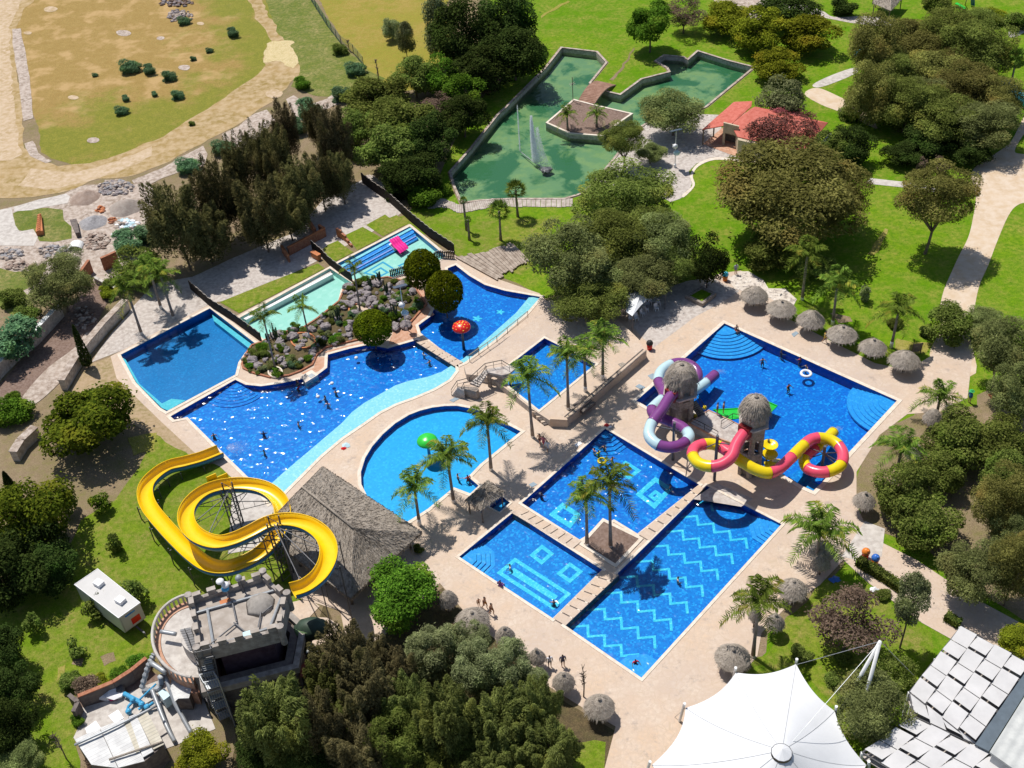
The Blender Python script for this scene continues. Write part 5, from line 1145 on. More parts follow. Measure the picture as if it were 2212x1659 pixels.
def small_hut(c, E, zr, label, cat='hut', name='thatched_hut'):
    t = T_(name, label, cat, Vector((sum(e.x for e in E) / 4, sum(e.y for e in E) / 4, 0))); m = sum(E, Vector()) / 4; m.z = zr
    hiproof(t, E, [m.lerp(Vector(((E[0].x + E[3].x) / 2, (E[0].y + E[3].y) / 2, zr)), .3), m.lerp(Vector(((E[1].x + E[2].x) / 2, (E[1].y + E[2].y) / 2, zr)), .3)], m_thatch if 'purpl' in label or 1 else m_straw, amp=.06, st=90)
    pp = MB()
    for e in E: p = e.lerp(m, .15); pp.beam((p.x, p.y, -.02), (p.x, p.y, e.z + .1), .14)
    pp.each('post', m_bark, t); return t
small_hut(0, [G(*q1(5, 950, 1455), 2.1), G(*q1(5, 1058, 1532), 2.1), G(*q1(5, 905, 1652), 2.1), G(*q1(5, 805, 1582), 2.1)], 2.9, 'small dark thatched roof over the tiny dip pool')
small_hut(0, [G(*q1(3, 1250, -40), 2.3), G(*q1(3, 1440, -30), 2.3), G(*q1(3, 1350, 70), 2.3), G(*q1(3, 1230, 20), 2.3)], 4.0, 'thatched hut at the top edge beyond the wood')
small_hut(0, [G(*q1(3, 1180, 195), 2.3), G(*q1(3, 1235, 235), 2.3), G(*q1(3, 1170, 265), 2.3), G(*q1(3, 1115, 240), 2.3)], 3.6, 'little straw hut at the left corner of the wood')
# straw sunshades
def palapa(x, y, rpx, label, ze=1.55, tilt=0, seed=1):
    P = G(x, y, ze + .35); k = ppm(P); R = rpx / k; rng = random.Random(seed); t = T_('straw_sunshade', label, 'sunshade', (P.x, P.y, 0), 'round straw sunshades'); c = Vector((P.x, P.y, 0))
    hq = rng.uniform(.85, 1.15); R *= rng.uniform(.94, 1.04); prof = [(R, ze - .05), (R, ze + .06), (R * .86, ze + .34 * hq), (R * .62, ze + .72 * hq), (R * .34, ze + 1.0 * hq), (R * .12, ze + 1.2 * hq), (.03, ze + 1.25 * hq)]
    mb = MB(); mb.rev(c, prof, 30, .035, rng, cap=False); mb.add([c + Vector((0, 0, ze + .2))] + [c + Vector((R * .97 * math.cos(a * PI / 8), R * .97 * math.sin(a * PI / 8), ze)) for a in range(16)], [(0, 1 + (a + 1) % 16, 1 + a) for a in range(16)])
    for i in range(520):
        a = rng.uniform(0, 2 * PI); f = rng.uniform(.15, 1.0) ** .6; rr = R * f; zz = ze + 1.22 * hq * (1 - f ** 1.7) * .98 + .05; d = Vector((math.cos(a), math.sin(a), 0)); s = Vector((-d.y, d.x, 0)) * rng.uniform(.02, .06)
        p = c + d * rr + Vector((0, 0, zz)); e = c + d * (rr + R * .2) + Vector((0, 0, zz - .06 - .32 * f + rng.uniform(-.05, .10))); mb.add([p - s, p + s, e], [(0, 1, 2)])
    mb.build('thatch', m_straw, t); MB().rev(c, [(.14, ze + 1.18), (.18, ze + 1.3), (.07, ze + 1.4)], 8).build('tip', m_thatch, t)
    MB().tube([c + Vector((0, 0, -.02)), c + Vector((0, 0, ze + .8))], .09, 8).build('pole', m_bark, t)
    MB().rev(c, [(R * .3, .62), (R * .3, .68)], 14).build('table', m_deck, t); return t
_o = ['first', 'second', 'third', 'fourth', 'fifth', 'sixth']
for i, (x, y, r) in enumerate(((465, 245, 86), (640, 330, 92), (832, 405, 86), (1035, 495, 97), (1235, 580, 92), (1440, 665, 97))):
    palapa(*q1(6, x, y), r / 3, _o[i] + ' straw sunshade of the row on the big pool deck, counted from the planter', seed=i)
for i, (x, y, r, lab) in enumerate(((393 + 0, 0, 0, ''), (1868, 1078, 24, 'straw sunshade half hidden by the bushy tree on the right'), (2016, 900, 22, 'straw sunshade behind the palm at the deck end'), (1975, 975, 20, 'straw sunshade hidden behind the palm by the big pool'))):
    if r: palapa(x, y, r, lab, seed=20 + i)
for i, (c, x, y, r, lab) in enumerate(((9, 715, 490, 92, 'straw sunshade on the grass edge left of the bare brown tree'), (9, 600, 705, 64, 'small straw sunshade on the grass behind the leaning palm'), (9, 470, 660, 45, 'straw sunshade mostly hidden by the palm trunk'), (9, 325, 930, 113, 'large straw sunshade beside the white tent'), (9, 905, 240, 85, 'straw sunshade under the large corner palm'), (9, 900, 320, 60, 'dark straw sunshade behind the corner palm'),
        (8, 690, 560, 66, 'straw sunshade behind the bright green round tree'), (8, 850, 690, 112, 'big low straw sunshade at the deck edge by the walkers'), (8, 1060, 790, 66, 'straw sunshade peeking over the junipers'), (8, 1265, 930, 60, 'straw sunshade at the right of the junipers'), (8, 1440, 1090, 75, 'straw sunshade with twigs growing round it'), (8, 1672, 1250, 100, 'outermost straw sunshade at the thicket corner'))):
    palapa(*q1(c, x, y), r / 3, lab, seed=40 + i)
# ---------------------------------------------------------------- mushroom fountains
def mushroom(cx, cy, by, rpx, mc, label, dots):
    P = at(cx, cy, by); k = ppm(P); R = rpx / k; c = Vector((P.x, P.y, 0)); t = T_('mushroom_fountain', label, 'fountain', (c.x, c.y, -1)); z = P.z - .15
    prof = [(R * .96, z - .12), (R, z), (R * .93, z + .2), (R * .75, z + .42), (R * .45, z + .58), (.02, z + .66)]
    cap = MB().rev(c, prof, 28).build('cap', mc, t, True); MB().tube([c + Vector((0, 0, -1.1)), c + Vector((0, 0, z))], [.2, .14], 10).build('stem', m_sblue if not dots else m_steel, t)
    if dots:
        d = MB(); rng = random.Random(2)
        for i in range(26):
            a = i * 2.4; f = math.sqrt((i + .5) / 26) * .9; zz = z + .66 - .60 * f ** 2.2 + .012; d.blob(c + Vector((R * f * math.cos(a), R * f * math.sin(a), zz - .03)), (.12, .12, .05), i, 0, 1, 8, 4)
        d.build('dots', m_dots, cap)
    return t
mushroom(*q1(5, 778, 455), q1(5, 790, 575)[1], 20.5, m_red, 'red mushroom fountain with yellow dots standing in the blue pool', True)
mushroom(*q1(5, 556, 1192), q1(5, 575, 1290)[1], 23, m_grn, 'plain green mushroom fountain in the half round pool', False)
# ---------------------------------------------------------------- tube slides and towers
def Sq(pts): return [G(*q1('S', x, y), z) for x, y, z in pts]
def tube_slide(name, pts, r, cuts, mats_, label, supports=()):
    P = smooth_loop(Sq(pts), 8, False); c = P[0]; t = T_(name, label, 'water slide', (c.x, c.y, 0)); n = len(P); ks = [int(f * (n - 1)) for f in cuts]
    for i, (a, b) in enumerate(zip(ks, ks[1:])):
        MB().tube(P[a:b + 1], r, 16, cap=(i in (0, len(ks) - 2))).build('tube_section', mats_[i % len(mats_)], t, True)
        MB().tube([P[b] - (P[b] - P[b - 1]).normalized() * .06, P[b]], r * 1.07, 16, False).build('flange', mats_[i % len(mats_)], t, True)
    s = MB()
    for k in range(0, n - 4, 1): s.beam(P[k] + Vector((0, 0, -r * 0)) + Vector((0, 0, r * .0)), P[k + 1], .001) if 0 else None
    for x, y, z in supports:
        B = G(*q1('S', x, y), 0); s.tube([B + Vector((0, 0, -.02)), B + Vector((0, 0, z + 1.2))], .16, 10)
        near = sorted(range(0, n, 4), key=lambda i: (P[i] - (B + Vector((0, 0, z)))).length)[:9]
        for i in near[::2]: s.beam(B + Vector((0, 0, z + .2)), P[i] - Vector((0, 0, r)), .08)
    s.each('support', m_steel, t); return t
pinkp = [(1045, 700, 6.6), (985, 770, 6.4), (930, 860, 6.1), (890, 960, 5.8), (800, 1025, 5.5), (690, 1040, 5.3), (590, 1005, 5.1), (545, 930, 4.9), (585, 865, 4.7), (690, 840, 4.5), (790, 865, 4.35), (890, 930, 4.2), (990, 1000, 4.0), (1100, 1065, 3.7), (1220, 1100, 3.4), (1320, 1060, 3.1), (1420, 970, 2.9), (1520, 870, 2.7), (1610, 800, 2.5), (1720, 790, 2.3), (1830, 835, 2.15), (1890, 930, 2.0), (1870, 1030, 1.85), (1770, 1085, 1.7), (1660, 1090, 1.55), (1565, 1050, 1.4), (1545, 975, 1.25), (1610, 905, 1.1), (1700, 840, .9), (1805, 735, .5)]
tube_slide('tube_slide', pinkp, .60, [0, .165, .235, .30, .345, .40, .49, .56, .595, .64, .70, .755, .80, .86, .90, .945, 1], [m_pink, m_ylw2], 'pink and yellow tube slide looping out of the second straw-roofed tower', ((740, 1170, 5.2), (1700, 1060, 2.0)))
purp = [(385, 375, 5.5), (330, 440, 5.3), (275, 530, 5.1), (220, 600, 4.9), (170, 680, 4.7), (160, 770, 4.5), (230, 845, 4.3), (340, 870, 4.1), (450, 845, 3.9), (515, 775, 3.7), (470, 705, 3.55), (390, 660, 3.4), (290, 620, 3.3), (205, 580, 3.15), (185, 530, 3.0), (230, 480, 2.85), (290, 420, 2.7), (275, 350, 2.55), (240, 270, 2.4), (270, 185, 2.2), (370, 125, 2.0), (480, 120, 1.8), (570, 170, 1.6), (590, 240, 1.4), (540, 310, 1.2), (540, 370, 1.05), (620, 325, .9), (690, 270, .7), (745, 222, .5)]
tube_slide('tube_slide', purp, .60, [0, .13, .22, .30, .345, .41, .50, .56, .64, .71, .78, .87, .955, 1], [m_purp, m_ice, m_purp, m_ice, m_purp], 'purple and pale blue tube slide coiling round the first straw-roofed tower', ((370, 985, 4.2),))
def tower(bx, by, zb, ze, R, label, mouth, sides=6, roofR=1.9):
    B = G(*q1('S', bx, by), zb); c = Vector((B.x, B.y, 0)); t = T_('slide_tower', label, 'tower', (B.x, B.y, zb)); w = MB(); 
    def ringp(r, z): return [c + Vector((r * math.cos(a * 2 * PI / sides + .3), r * math.sin(a * 2 * PI / sides + .3), z)) for a in range(sides)]
    for a in range(sides):
        p = ringp(R, 0)[a]; qn = ringp(R, 0)[(a + 1) % sides]; pi, qi = ringp(R - .25, 0)[a], ringp(R - .25, 0)[(a + 1) % sides]; z0 = zb
        w.prism([p, p.lerp(qn, .25), pi.lerp(qi, .25), pi], zb, ze - .6); w.prism([p.lerp(qn, .75), qn, qi, pi.lerp(qi, .75)], zb, ze - .6)
        lv = [zb + 2.3, zb + 3.1] if ze - zb < 5.2 else [zb + 2.3, zb + 3.3, zb + 5.2, ze - .6]
        w.prism([p.lerp(qn, .25), p.lerp(qn, .75), pi.lerp(qi, .75), pi.lerp(qi, .25)], lv[0], lv[1])
        if len(lv) > 2: w.prism([p.lerp(qn, .25), p.lerp(qn, .75), pi.lerp(qi, .75), pi.lerp(qi, .25)], lv[2], lv[3])
    w.build('stone_wall', m_stone, t); MB().prism(ringp(R + .35, 0), ze - 1.9, ze - 1.7).build('platform', m_gravel, t)
    MB().prism(ringp(R - .3, 0), zb, zb + 2.2).build('core', m_dkwall, t)
    rng = random.Random(int(bx)); roof = MB()
    for (r0, z0, hh) in ((roofR * 1.04, ze - .25, .8), (roofR * .98, ze + .2, .95 * roofR)):
        prof = [(r0, z0), (r0 * .98, z0 + .12), (r0 * .9, z0 + hh * .42), (r0 * .66, z0 + hh * .75), (r0 * .34, z0 + hh * .94), (.05, z0 + hh * 1.03)]
        roof.rev(c, prof, 28, .075, rng)
        for i in range(1000):
            a = rng.uniform(0, 2 * PI); f = rng.uniform(.2, 1.0) ** .5; d = Vector((math.cos(a), math.sin(a), 0)); s = Vector((-d.y, d.x, 0)) * .05; zz = z0 + hh * (1 - f ** 2.6) + .08; p = c + d * r0 * f + Vector((0, 0, zz)); roof.add([p - s, p + s, c + d * (r0 * f + .42) + Vector((0, 0, zz - .12 - .55 * f * f + rng.uniform(-.12, .12)))], [(0, 1, 2)])
    roof.build('thatch_roof', m_straw, t); MB().rev(c, [(.2, ze + .15 + .97 * roofR), (.25, ze + .3 + .97 * roofR), (.05, ze + .45 + .97 * roofR)], 8).build('roof_tip', m_thatch, t)
    Mo = G(*q1('S', *mouth[:2]), mouth[2]); d = (Mo - Vector((c.x, c.y, mouth[2]))); d.z = 0; dd = d.normalized(); a0 = math.atan2(dd.y, dd.x)
    MB().box(Vector((c.x, c.y, mouth[2])) + dd * (R * .9), (1.0, 1.3, 1.3), a0).build('slide_mouth', m_dkred, t); return t
tower(428, 600, .9, 6.6, 1.7, 'first slide tower with shaggy straw roof, stairs and the purple tube', (385, 375, 5.3), roofR=1.62)
tower(1050, 1080, 0.0, 8.75, 1.35, 'second slide tower with domed straw roof and arched stone shaft', (1045, 700, 6.6), roofR=1.36)
# platform between the towers
t = T_('slide_platform', 'raised concrete platform with pink edge between the two slide towers', 'platform', Sq([(800, 700, 0)])[0]); zp = 1.3
PP = ccw(Sq([(520, 655, zp), (690, 545, zp), (880, 632, zp), (1010, 700, zp), (1140, 790, zp), (1060, 900, zp), (900, 830, zp), (760, 780, zp), (640, 715, zp)])); MB().prism(PP, -1.2, zp).build('slab', m_gravel, t); ring(PP, offset(PP, .12), zp - .15, zp + .06).build('edge', m_copred, t)
MB().prism(ccw(Sq([(300, 625, .9), (420, 655, .9), (560, 640, .9), (620, 560, .9), (560, 470, .9), (420, 460, .9), (310, 530, .9)])), -1.2, .9).build('tower_base', m_gravel, t)
handrail(Sq([(530, 660, zp), (650, 720, zp), (770, 785, zp)]), t, .9); handrail(Sq([(800, 690, zp), (900, 625, zp), (1000, 640, zp + .5)]), t, .9)
s_ = MB()
for i in range(7): 
    f = i / 7; z = zp * (1 - f) - .02; a, b, c_, d_ = (G(*q1('S', 790 + f * 90 + dx, 770 + f * 90 + dy), z) for dx, dy in ((-20, 10), (40, -22), (54, -8), (-6, 24))); s_.prism([a, b, c_, d_], 0, z)
s_.build('stair_flight', m_white, t)
s_ = MB()
for i in range(10):
    f = i / 9; z = .9 + 2.6 * f; p = G(*q1('S', 640 - f * 120, 600 - f * 175), 0); a, b, c_, d_ = (G(*q1('S', 640 - f * 95 + dx, 600 - f * 130 + dy), z) for dx, dy in ((-28, 12), (30, -20), (40, -8), (-18, 24))); s_.prism([a, b, c_, d_], z - .1, z)
s_.build('iron_stairs', m_steel, t); handrail(Sq([(670, 590, .9), (575, 445, 3.5)]), t); handrail(Sq([(610, 620, .9), (515, 480, 3.5)]), t)
# green wide slide, yellow buckets, yellow ducks
t = T_('wide_slide', 'broad green slide dropping from the platform into the big pool', 'water slide', Sq([(850, 560, 0)])[0])
def ramp(pts, th=.12): 
    P = Sq(pts); n = len(P); mb = MB(); mb.add(P + [p - Vector((0, 0, th)) for p in P], [tuple(range(n)), tuple(range(2 * n - 1, n - 1, -1))] + [(i, n + i, n + (i + 1) % n, (i + 1) % n) for i in range(n)]); return mb
ramp([(730, 535, .75), (960, 522, .75), (960, 610, 1.2), (870, 622, 1.28), (800, 575, 1.1)]).build('upper_chute', m_gslide, t)
ramp([(1190, 450, .1), (1305, 500, .05), (1230, 575, .5), (1130, 560, .9), (960, 610, 1.2), (960, 520, .75)]).build('lower_chute', m_gslide, t)
e_ = MB(); e_.beam(*Sq([(730, 535, .85), (960, 522, .85)]), .1); e_.beam(*Sq([(1190, 450, .2), (1305, 500, .15)]), .1); e_.build('rim', m_gslide, t)
t = T_('bucket_tower', 'stack of yellow splash bowls beside the second tower', 'water toy', Sq([(1230, 1010, 0)])[0])
for x, y, z in ((1238, 850, 3.0), (1236, 935, 2.0)):
    c = Sq([(x, y, z)])[0]; MB().rev(c, [(.2, -.35), (.62, -.25), (.85, .08), (.8, .10), (.55, -.15), (.02, -.2)], 20).build('bowl', m_ylw2, t, True)
c = Sq([(1205, 1000, 0)])[0]; MB().tube([(c.x, c.y, -1.2), (c.x, c.y, 3.2)], .12, 8).each('post', m_steel, t)
ramp([(1185, 1000, .9), (1250, 985, 1.0), (1330, 990, .15), (1310, 1040, .1), (1190, 1045, .7)]).build('chute', m_ylw2, t); e_ = MB(); e_.beam(*Sq([(1250, 985, 1.25), (1325, 988, .4)]), .2, .3); e_.build('rim', m_ylw2, t)
for x, y, z, n_ in ((500, 525, 2.4, 5), (575, 590, 1.1, 2), (655, 515, .9, 1)):
    t = None; b = MB(); c = Sq([(x, y, z)])[0]
    for i in range(n_): b.blob(c + Vector((0, 0, -.32 * i * .8)), (.26, .26, .24), i, .1, 1.5, 10, 6)
    tag(b.build('yellow_float', m_ylw2, None), 'yellow float ' + ('column hanging on the first tower' if n_ == 5 else 'pair lying at the tower foot' if n_ == 2 else 'on the platform corner'), 'float')
# ---------------------------------------------------------------- yellow flume
yp = [(1590, 1440, 9.0), (1720, 1395, 8.7), (1850, 1290, 8.3), (1925, 1150, 7.9), (1930, 1010, 7.5), (1860, 890, 7.2), (1720, 800, 6.9), (1540, 765, 6.6), (1360, 790, 6.3), (1180, 880, 6.0), (1020, 950, 5.7), (860, 980, 5.4), (700, 930, 5.2), (595, 830, 5.0), (570, 700, 4.85), (630, 580, 4.7), (760, 480, 4.5), (930, 430, 4.3), (1130, 420, 4.15), (1320, 460, 4.0), (1450, 560, 3.85), (1495, 690, 3.7), (1470, 830, 3.55), (1400, 960, 3.4), (1280, 1080, 3.3), (1120, 1170, 3.15), (950, 1220, 3.0), (790, 1200, 2.85), (650, 1110, 2.7), (500, 970, 2.5), (360, 820, 2.25), (230, 660, 2.0), (180, 540, 1.8), (190, 430, 1.6), (270, 330, 1.4), (400, 245, 1.15), (560, 205, .95), (720, 160, .75), (895, 90, .5)]
P = smooth_loop([G(*q1('Y', x, y), z) for x, y, z in yp], 7, False); t = T_('open_slide', 'long yellow open flume with blue underside winding from the castle to the main pool', 'water slide', (P[0].x, P[0].y, 0))
def flume(P, prof, m, nm, t):
    mb = MB(); n = len(P); k = len(prof); vs = []
    for i, p in enumerate(P):
        d = P[min(i + 1, n - 1)] - P[max(i - 1, 0)]; d.z = 0; d.normalize(); x = Vector((d.y, -d.x, 0))
        vs += [p + x * a + Vector((0, 0, b)) for a, b in prof]
    mb.add(vs, [(i * k + j, i * k + (j + 1) % k, (i + 1) * k + (j + 1) % k, (i + 1) * k + j) for i in range(n - 1) for j in range(k)]); return mb.build(nm, m, t, True)
w = .78
flume(P, [(-w, .62), (-w * .93, .12), (-w * .6, -.2), (0, -.3), (w * .6, -.2), (w * .93, .12), (w, .62), (w * .97, .62), (w * .88, .14), (w * .56, -.14), (0, -.24), (-w * .56, -.14), (-w * .88, .14), (-w * .97, .62)], m_yel, 'channel', t)
flume(P, [(-w * 1.04, .52), (-w * .98, .08), (-w * .64, -.26), (0, -.36), (w * .64, -.26), (w * .98, .08), (w * 1.04, .52), (w * 1.01, .5), (w * .955, .1), (w * .62, -.23), (0, -.33), (-w * .62, -.23), (-w * .955, .1), (-w * 1.01, .5)], m_sblue, 'underside', t)
rim = MB()
for s in (-1, 1):
    R_l = []
    for i, p in enumerate(P):
        d = P[min(i + 1, len(P) - 1)] - P[max(i - 1, 0)]; d.z = 0; d.normalize(); R_l.append(p + Vector((d.y, -d.x, 0)) * s * w * 1.02 + Vector((0, 0, .63)))
    rim.tube(R_l, .05, 6)
rim.build('rim', m_yel, t, True)
hubs = [G(*q1('Y', 1060, 800), 0), G(*q1('Y', 1540, 1280), 0)]
for h, z in zip(hubs, (6.0, 8.2)):
    ms_ = MB()
    for dx, dy in ((-.5, -.5), (.5, -.5), (.5, .5), (-.5, .5)): ms_.beam(h + Vector((dx, dy, 0)), h + Vector((dx, dy, z)), .12)
    for k in range(int(z)):
        ms_.beam(h + Vector((-.5, -.5, k)), h + Vector((.5, -.5, k + 1)), .05); ms_.beam(h + Vector((.5, .5, k)), h + Vector((-.5, .5, k + 1)), .05); ms_.beam(h + Vector((-.5, .5, k)), h + Vector((-.5, -.5, k + 1)), .05); ms_.beam(h + Vector((.5, -.5, k)), h + Vector((.5, .5, k + 1)), .05)
    ms_.build('mast', m_steel, t)
ar = MB()
for i in range(6, 190, 11):
    p = P[i]; h = min(hubs, key=lambda q_: (Vector((q_.x, q_.y, 0)) - Vector((p.x, p.y, 0))).length); hz = Vector((h.x, h.y, min(p.z - .1, 7.6))); a_ = p - Vector((0, 0, .36)); ar.beam(a_, hz, .07); ar.beam(a_ - Vector((0, 0, .0)), Vector((h.x, h.y, max(.5, p.z - 1.6))), .05)
    for f in (.25, .5, .75): ar.beam(a_.lerp(hz, f), a_.lerp(Vector((h.x, h.y, max(.5, p.z - 1.6))), f), .035)
ar.build('bracket', m_steel, t); pl = MB()
for i in list(range(186, len(P) - 8, 9)) + [20, 30, 40, 60, 150]:
    p = P[i]; d = P[i + 1] - P[i - 1]; d.z = 0; d.normalize(); x = Vector((d.y, -d.x, 0)); e = p + x * 1.1
    pl.beam((e.x, e.y, -.02), (e.x, e.y, p.z), .09); e2 = p - x * 1.1; pl.beam((e2.x, e2.y, -.02), (e2.x, e2.y, p.z), .09); pl.beam(e + Vector((0, 0, -.4)), e2 + Vector((0, 0, -.4)), .08)
pl.each('post', m_steel, t)
# splash board, slide pad
MBp = flat('slide_pad', 'Y', [(1000, 480), (1220, 470), (1400, 620), (1300, 1000), (960, 1060), (980, 800)], .055, m_grey)
t = T_('lounge_seat', 'pair of orange slatted seats standing beside the yellow flume', 'seat', G(*q1('Y', 880, 370)))
for x, y in ((835, 370), (945, 365)):
    c = G(*q1('Y', x, y), .5); MB().box(c, (1.1, .9, .1), .5).build('seat', m_yel, t); MB().box(c + Vector((-.35, .4, .35)), (1.1, .1, .7), .5).build('backrest', m_yel, t); MB().box(c - Vector((0, 0, .26)), (.9, .7, .4), .5).build('frame', m_white, t)
# ---------------------------------------------------------------- castle
def Cq(pts): return [G(*q1('C', x, y), z) for x, y, z in pts]
zc = 9.0
t = T_('castle', 'grey castle tower building with battlements, slide start for the yellow flume', 'castle', Cq([(1100, 900, 0)])[0])
CP5 = ccw(Cq([(515, 395, zc), (1350, 125, zc), (1620, 370, zc), (1545, 750, zc), (610, 985, zc)])); inn = offset(CP5, -.35)
MB().prism(inn, zc - .35, zc - .02).build('roof', m_roofc, t)
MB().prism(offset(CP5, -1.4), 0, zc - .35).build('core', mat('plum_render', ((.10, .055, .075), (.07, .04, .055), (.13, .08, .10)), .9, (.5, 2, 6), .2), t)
ring(ccw(inn), ccw(CP5), zc - 1.0, zc + .5).build('parapet', m_parap, t)
wallr = MB(); P5 = ccw(offset(CP5, .1)); Q5 = ccw(offset(CP5, -.6))
ring(ccw(Q5), ccw(P5), 0, zc - 4.2).build('lower_wall', m_dkwall, t); ring(ccw(offset(CP5, .25)), ccw(offset(CP5, .8)), zc - 4.6, zc - 3.9).build('ledge', m_parap, t)  # lower wall made dark: the shade on its front is put into the colour
mer = MB(); tops = MB()
for i in range(5):
    a, b = CP5[i], CP5[(i + 1) % 5]; L = (b - a).length; n = max(2, int(L / 1.25)); d = (b - a).normalized(); rz = math.atan2(d.y, d.x); nn_ = Vector((-d.y, d.x, 0))
    for k in range(n):
        p = a.lerp(b, (k + .5) / n) + nn_ * .175; mer.box((p.x, p.y, zc + .8), (.68, .36, .5), rz); tops.box((p.x, p.y, zc + 1.075), (.76, .44, .05), rz)
mer.each('merlon', m_parap, t); tops.each('merlon_cap', m_roofc, t)
col_ = MB()
for p in CP5: col_.rev((p.x, p.y, 0), [(.3, zc - 1.2), (.3, zc + .9), (.34, zc + .95), (.34, zc + 1.1)], 10)
col_.each('corner_shaft', m_parap, t)
pipes = MB()
for a in (((545, 520, 0), (1450, 260, 0)), ((640, 930, 0), (1500, 650, 0)), ((1530, 350, 0), (1390, 720, 0)), ((700, 460, 0), (770, 880, 0))):
    p, r = (G(*q1('C', x, y), zc + .15) for x, y, _ in a); pipes.tube([p, r], .13, 8)
pipes.each('pipe', m_tank, t)
th = MB()
for a in (((1330, 380), (1260, 750)), ((1000, 620), (1160, 750)), ((980, 380), (1030, 610)), ((1040, 620), (640, 940)), ((1430, 430), (1320, 520))):
    p, r = (G(*q1('C', x, y), zc + .25) for x, y in a); th.tube([p, r], .07, 6)
th.build('handrail_bars', m_steel, t)
hz_ = G(*q1('C', 905, 395), zc + .02); MB().box(hz_, (.9, .7, .12), .35).build('roof_hatch', m_orange, t)
# round lower terrace left of it
zt2 = 3.2
t = T_('round_terrace', 'half round concrete terrace with curved balustrade at the castle foot', 'terrace', Cq([(350, 850, 0)])[0])
def arc(cx, cy, rx, ry, a0, a1, n, z): return [G(*q1('C', cx + rx * math.cos(a0 + (a1 - a0) * i / n), cy - ry * math.sin(a0 + (a1 - a0) * i / n)), z) for i in range(n + 1)]
T1 = arc(600, 840, 420, 400, 1.75, 4.75, 22, zt2); MB().prism(T1 + Cq([(700, 1000, zt2), (700, 600, zt2)]), 0, zt2).build('slab', m_grey, t)
T2 = arc(600, 840, 490, 470, 1.78, 4.6, 24, zt2); T3 = arc(600, 840, 425, 405, 1.78, 4.6, 24, zt2)
b_ = MB()
for i in range(24): b_.prism([T3[i], T2[i], T2[i + 1], T3[i + 1]], 0, zt2 + .04)
b_.build('brick_border', m_copred, t); b_ = MB(); b_.tube([p + Vector((0, 0, .95)) for p in T2], .14, 8)
for p in T2: b_.beam(p, p + Vector((0, 0, .95)), .14)
b_.build('balustrade', m_grey, t)
MB().prism(arc(640, 760, 250, 230, 2.2, 4.3, 12, zt2 + 1.5) + Cq([(700, 900, zt2 + 1.5)]), zt2, zt2 + 1.6).build('upper_round', m_grey, t)
# spiral iron stairs / scaffold on the castle's left corner
t = T_('iron_stairs', 'dark iron stair scaffold climbing the left corner of the castle', 'stairs', Cq([(700, 1600, 0)])[0]); fr = MB(); tr_ = MB()
def lv(f): z = zc * (1 - f); a = (560 + f * 130, 960 + f * 560); return z, a
for k in range(8):
    f = k / 8; f2 = (k + 1) / 8; z, a = lv(f); zn, an = lv(f2)
    q4_ = [G(*q1('C', a[0] + dx, a[1] + dy), z) for dx, dy in ((0, 0), (170, -45), (215, 40), (40, 80))]; n4 = [G(*q1('C', an[0] + dx, an[1] + dy), zn) for dx, dy in ((0, 0), (170, -45), (215, 40), (40, 80))]
    for i in range(4): fr.beam(q4_[i], n4[i], .1); fr.beam(q4_[i], q4_[(i + 1) % 4], .08); fr.beam(q4_[i] + Vector((0, 0, 1)), q4_[(i + 1) % 4] + Vector((0, 0, 1)), .05); fr.beam(q4_[i], q4_[i] + Vector((0, 0, 1)), .05)
    for j in range(7):
        u = j / 7; p = q4_[0].lerp(q4_[1], .15).lerp(n4[3].lerp(n4[2], .15), u); r = q4_[0].lerp(q4_[1], .85).lerp(n4[3].lerp(n4[2], .85), u); tr_.beam(p, r, .3, .05)
fr.build('frame', m_steel, t); tr_.build('treads', m_tank, t)
bal = MB()
for k in range(4):
    z = 6.0 - k * 1.7; A = [G(*q1('C', x, y), z) for x, y in ((640 + k * 55, 1290 + k * 120), (800 + k * 50, 1250 + k * 120), (850 + k * 45, 1330 + k * 110), (690 + k * 50, 1380 + k * 115))]
    bal.prism(A, z - .08, z)
    for i in range(4):
        bal.beam(A[i], A[i] + Vector((0, 0, 1.0)), .07); bal.beam(A[i] + Vector((0, 0, 1.0)), A[(i + 1) % 4] + Vector((0, 0, 1.0)), .06)
        for j in range(6): p = A[i].lerp(A[(i + 1) % 4], j / 6); bal.beam(p, p + Vector((0, 0, 1.0)), .03)
    if k < 3: bal.beam(A[2], (A[2].x, A[2].y, 0), .1); bal.beam(A[1], (A[1].x, A[1].y, 0), .1)
bal.build('landings', m_tank, t)
st2 = MB(); S0 = Cq([(450, 700, 8.2), (540, 950, 8.6)])
for j in range(9): p = G(*q1('C', 455 + j * 12, 700 + j * 26), 6.2 + j * .28); st2.box(p, (.9, .24, .05), .2)
st2.build('upper_treads', m_steel, t); fr2 = MB(); fr2.beam(G(*q1('C', 445, 690), 6.9), G(*q1('C', 540, 950), 9.3), .07); fr2.beam(G(*q1('C', 520, 690), 6.9), G(*q1('C', 600, 930), 9.3), .07); fr2.build('upper_rails', m_black, t)
m_sandg_ = mat('mortar', ((.30, .275, .25), (.24, .22, .20), (.35, .32, .29)), .95, (.8, 3, 8), .4)
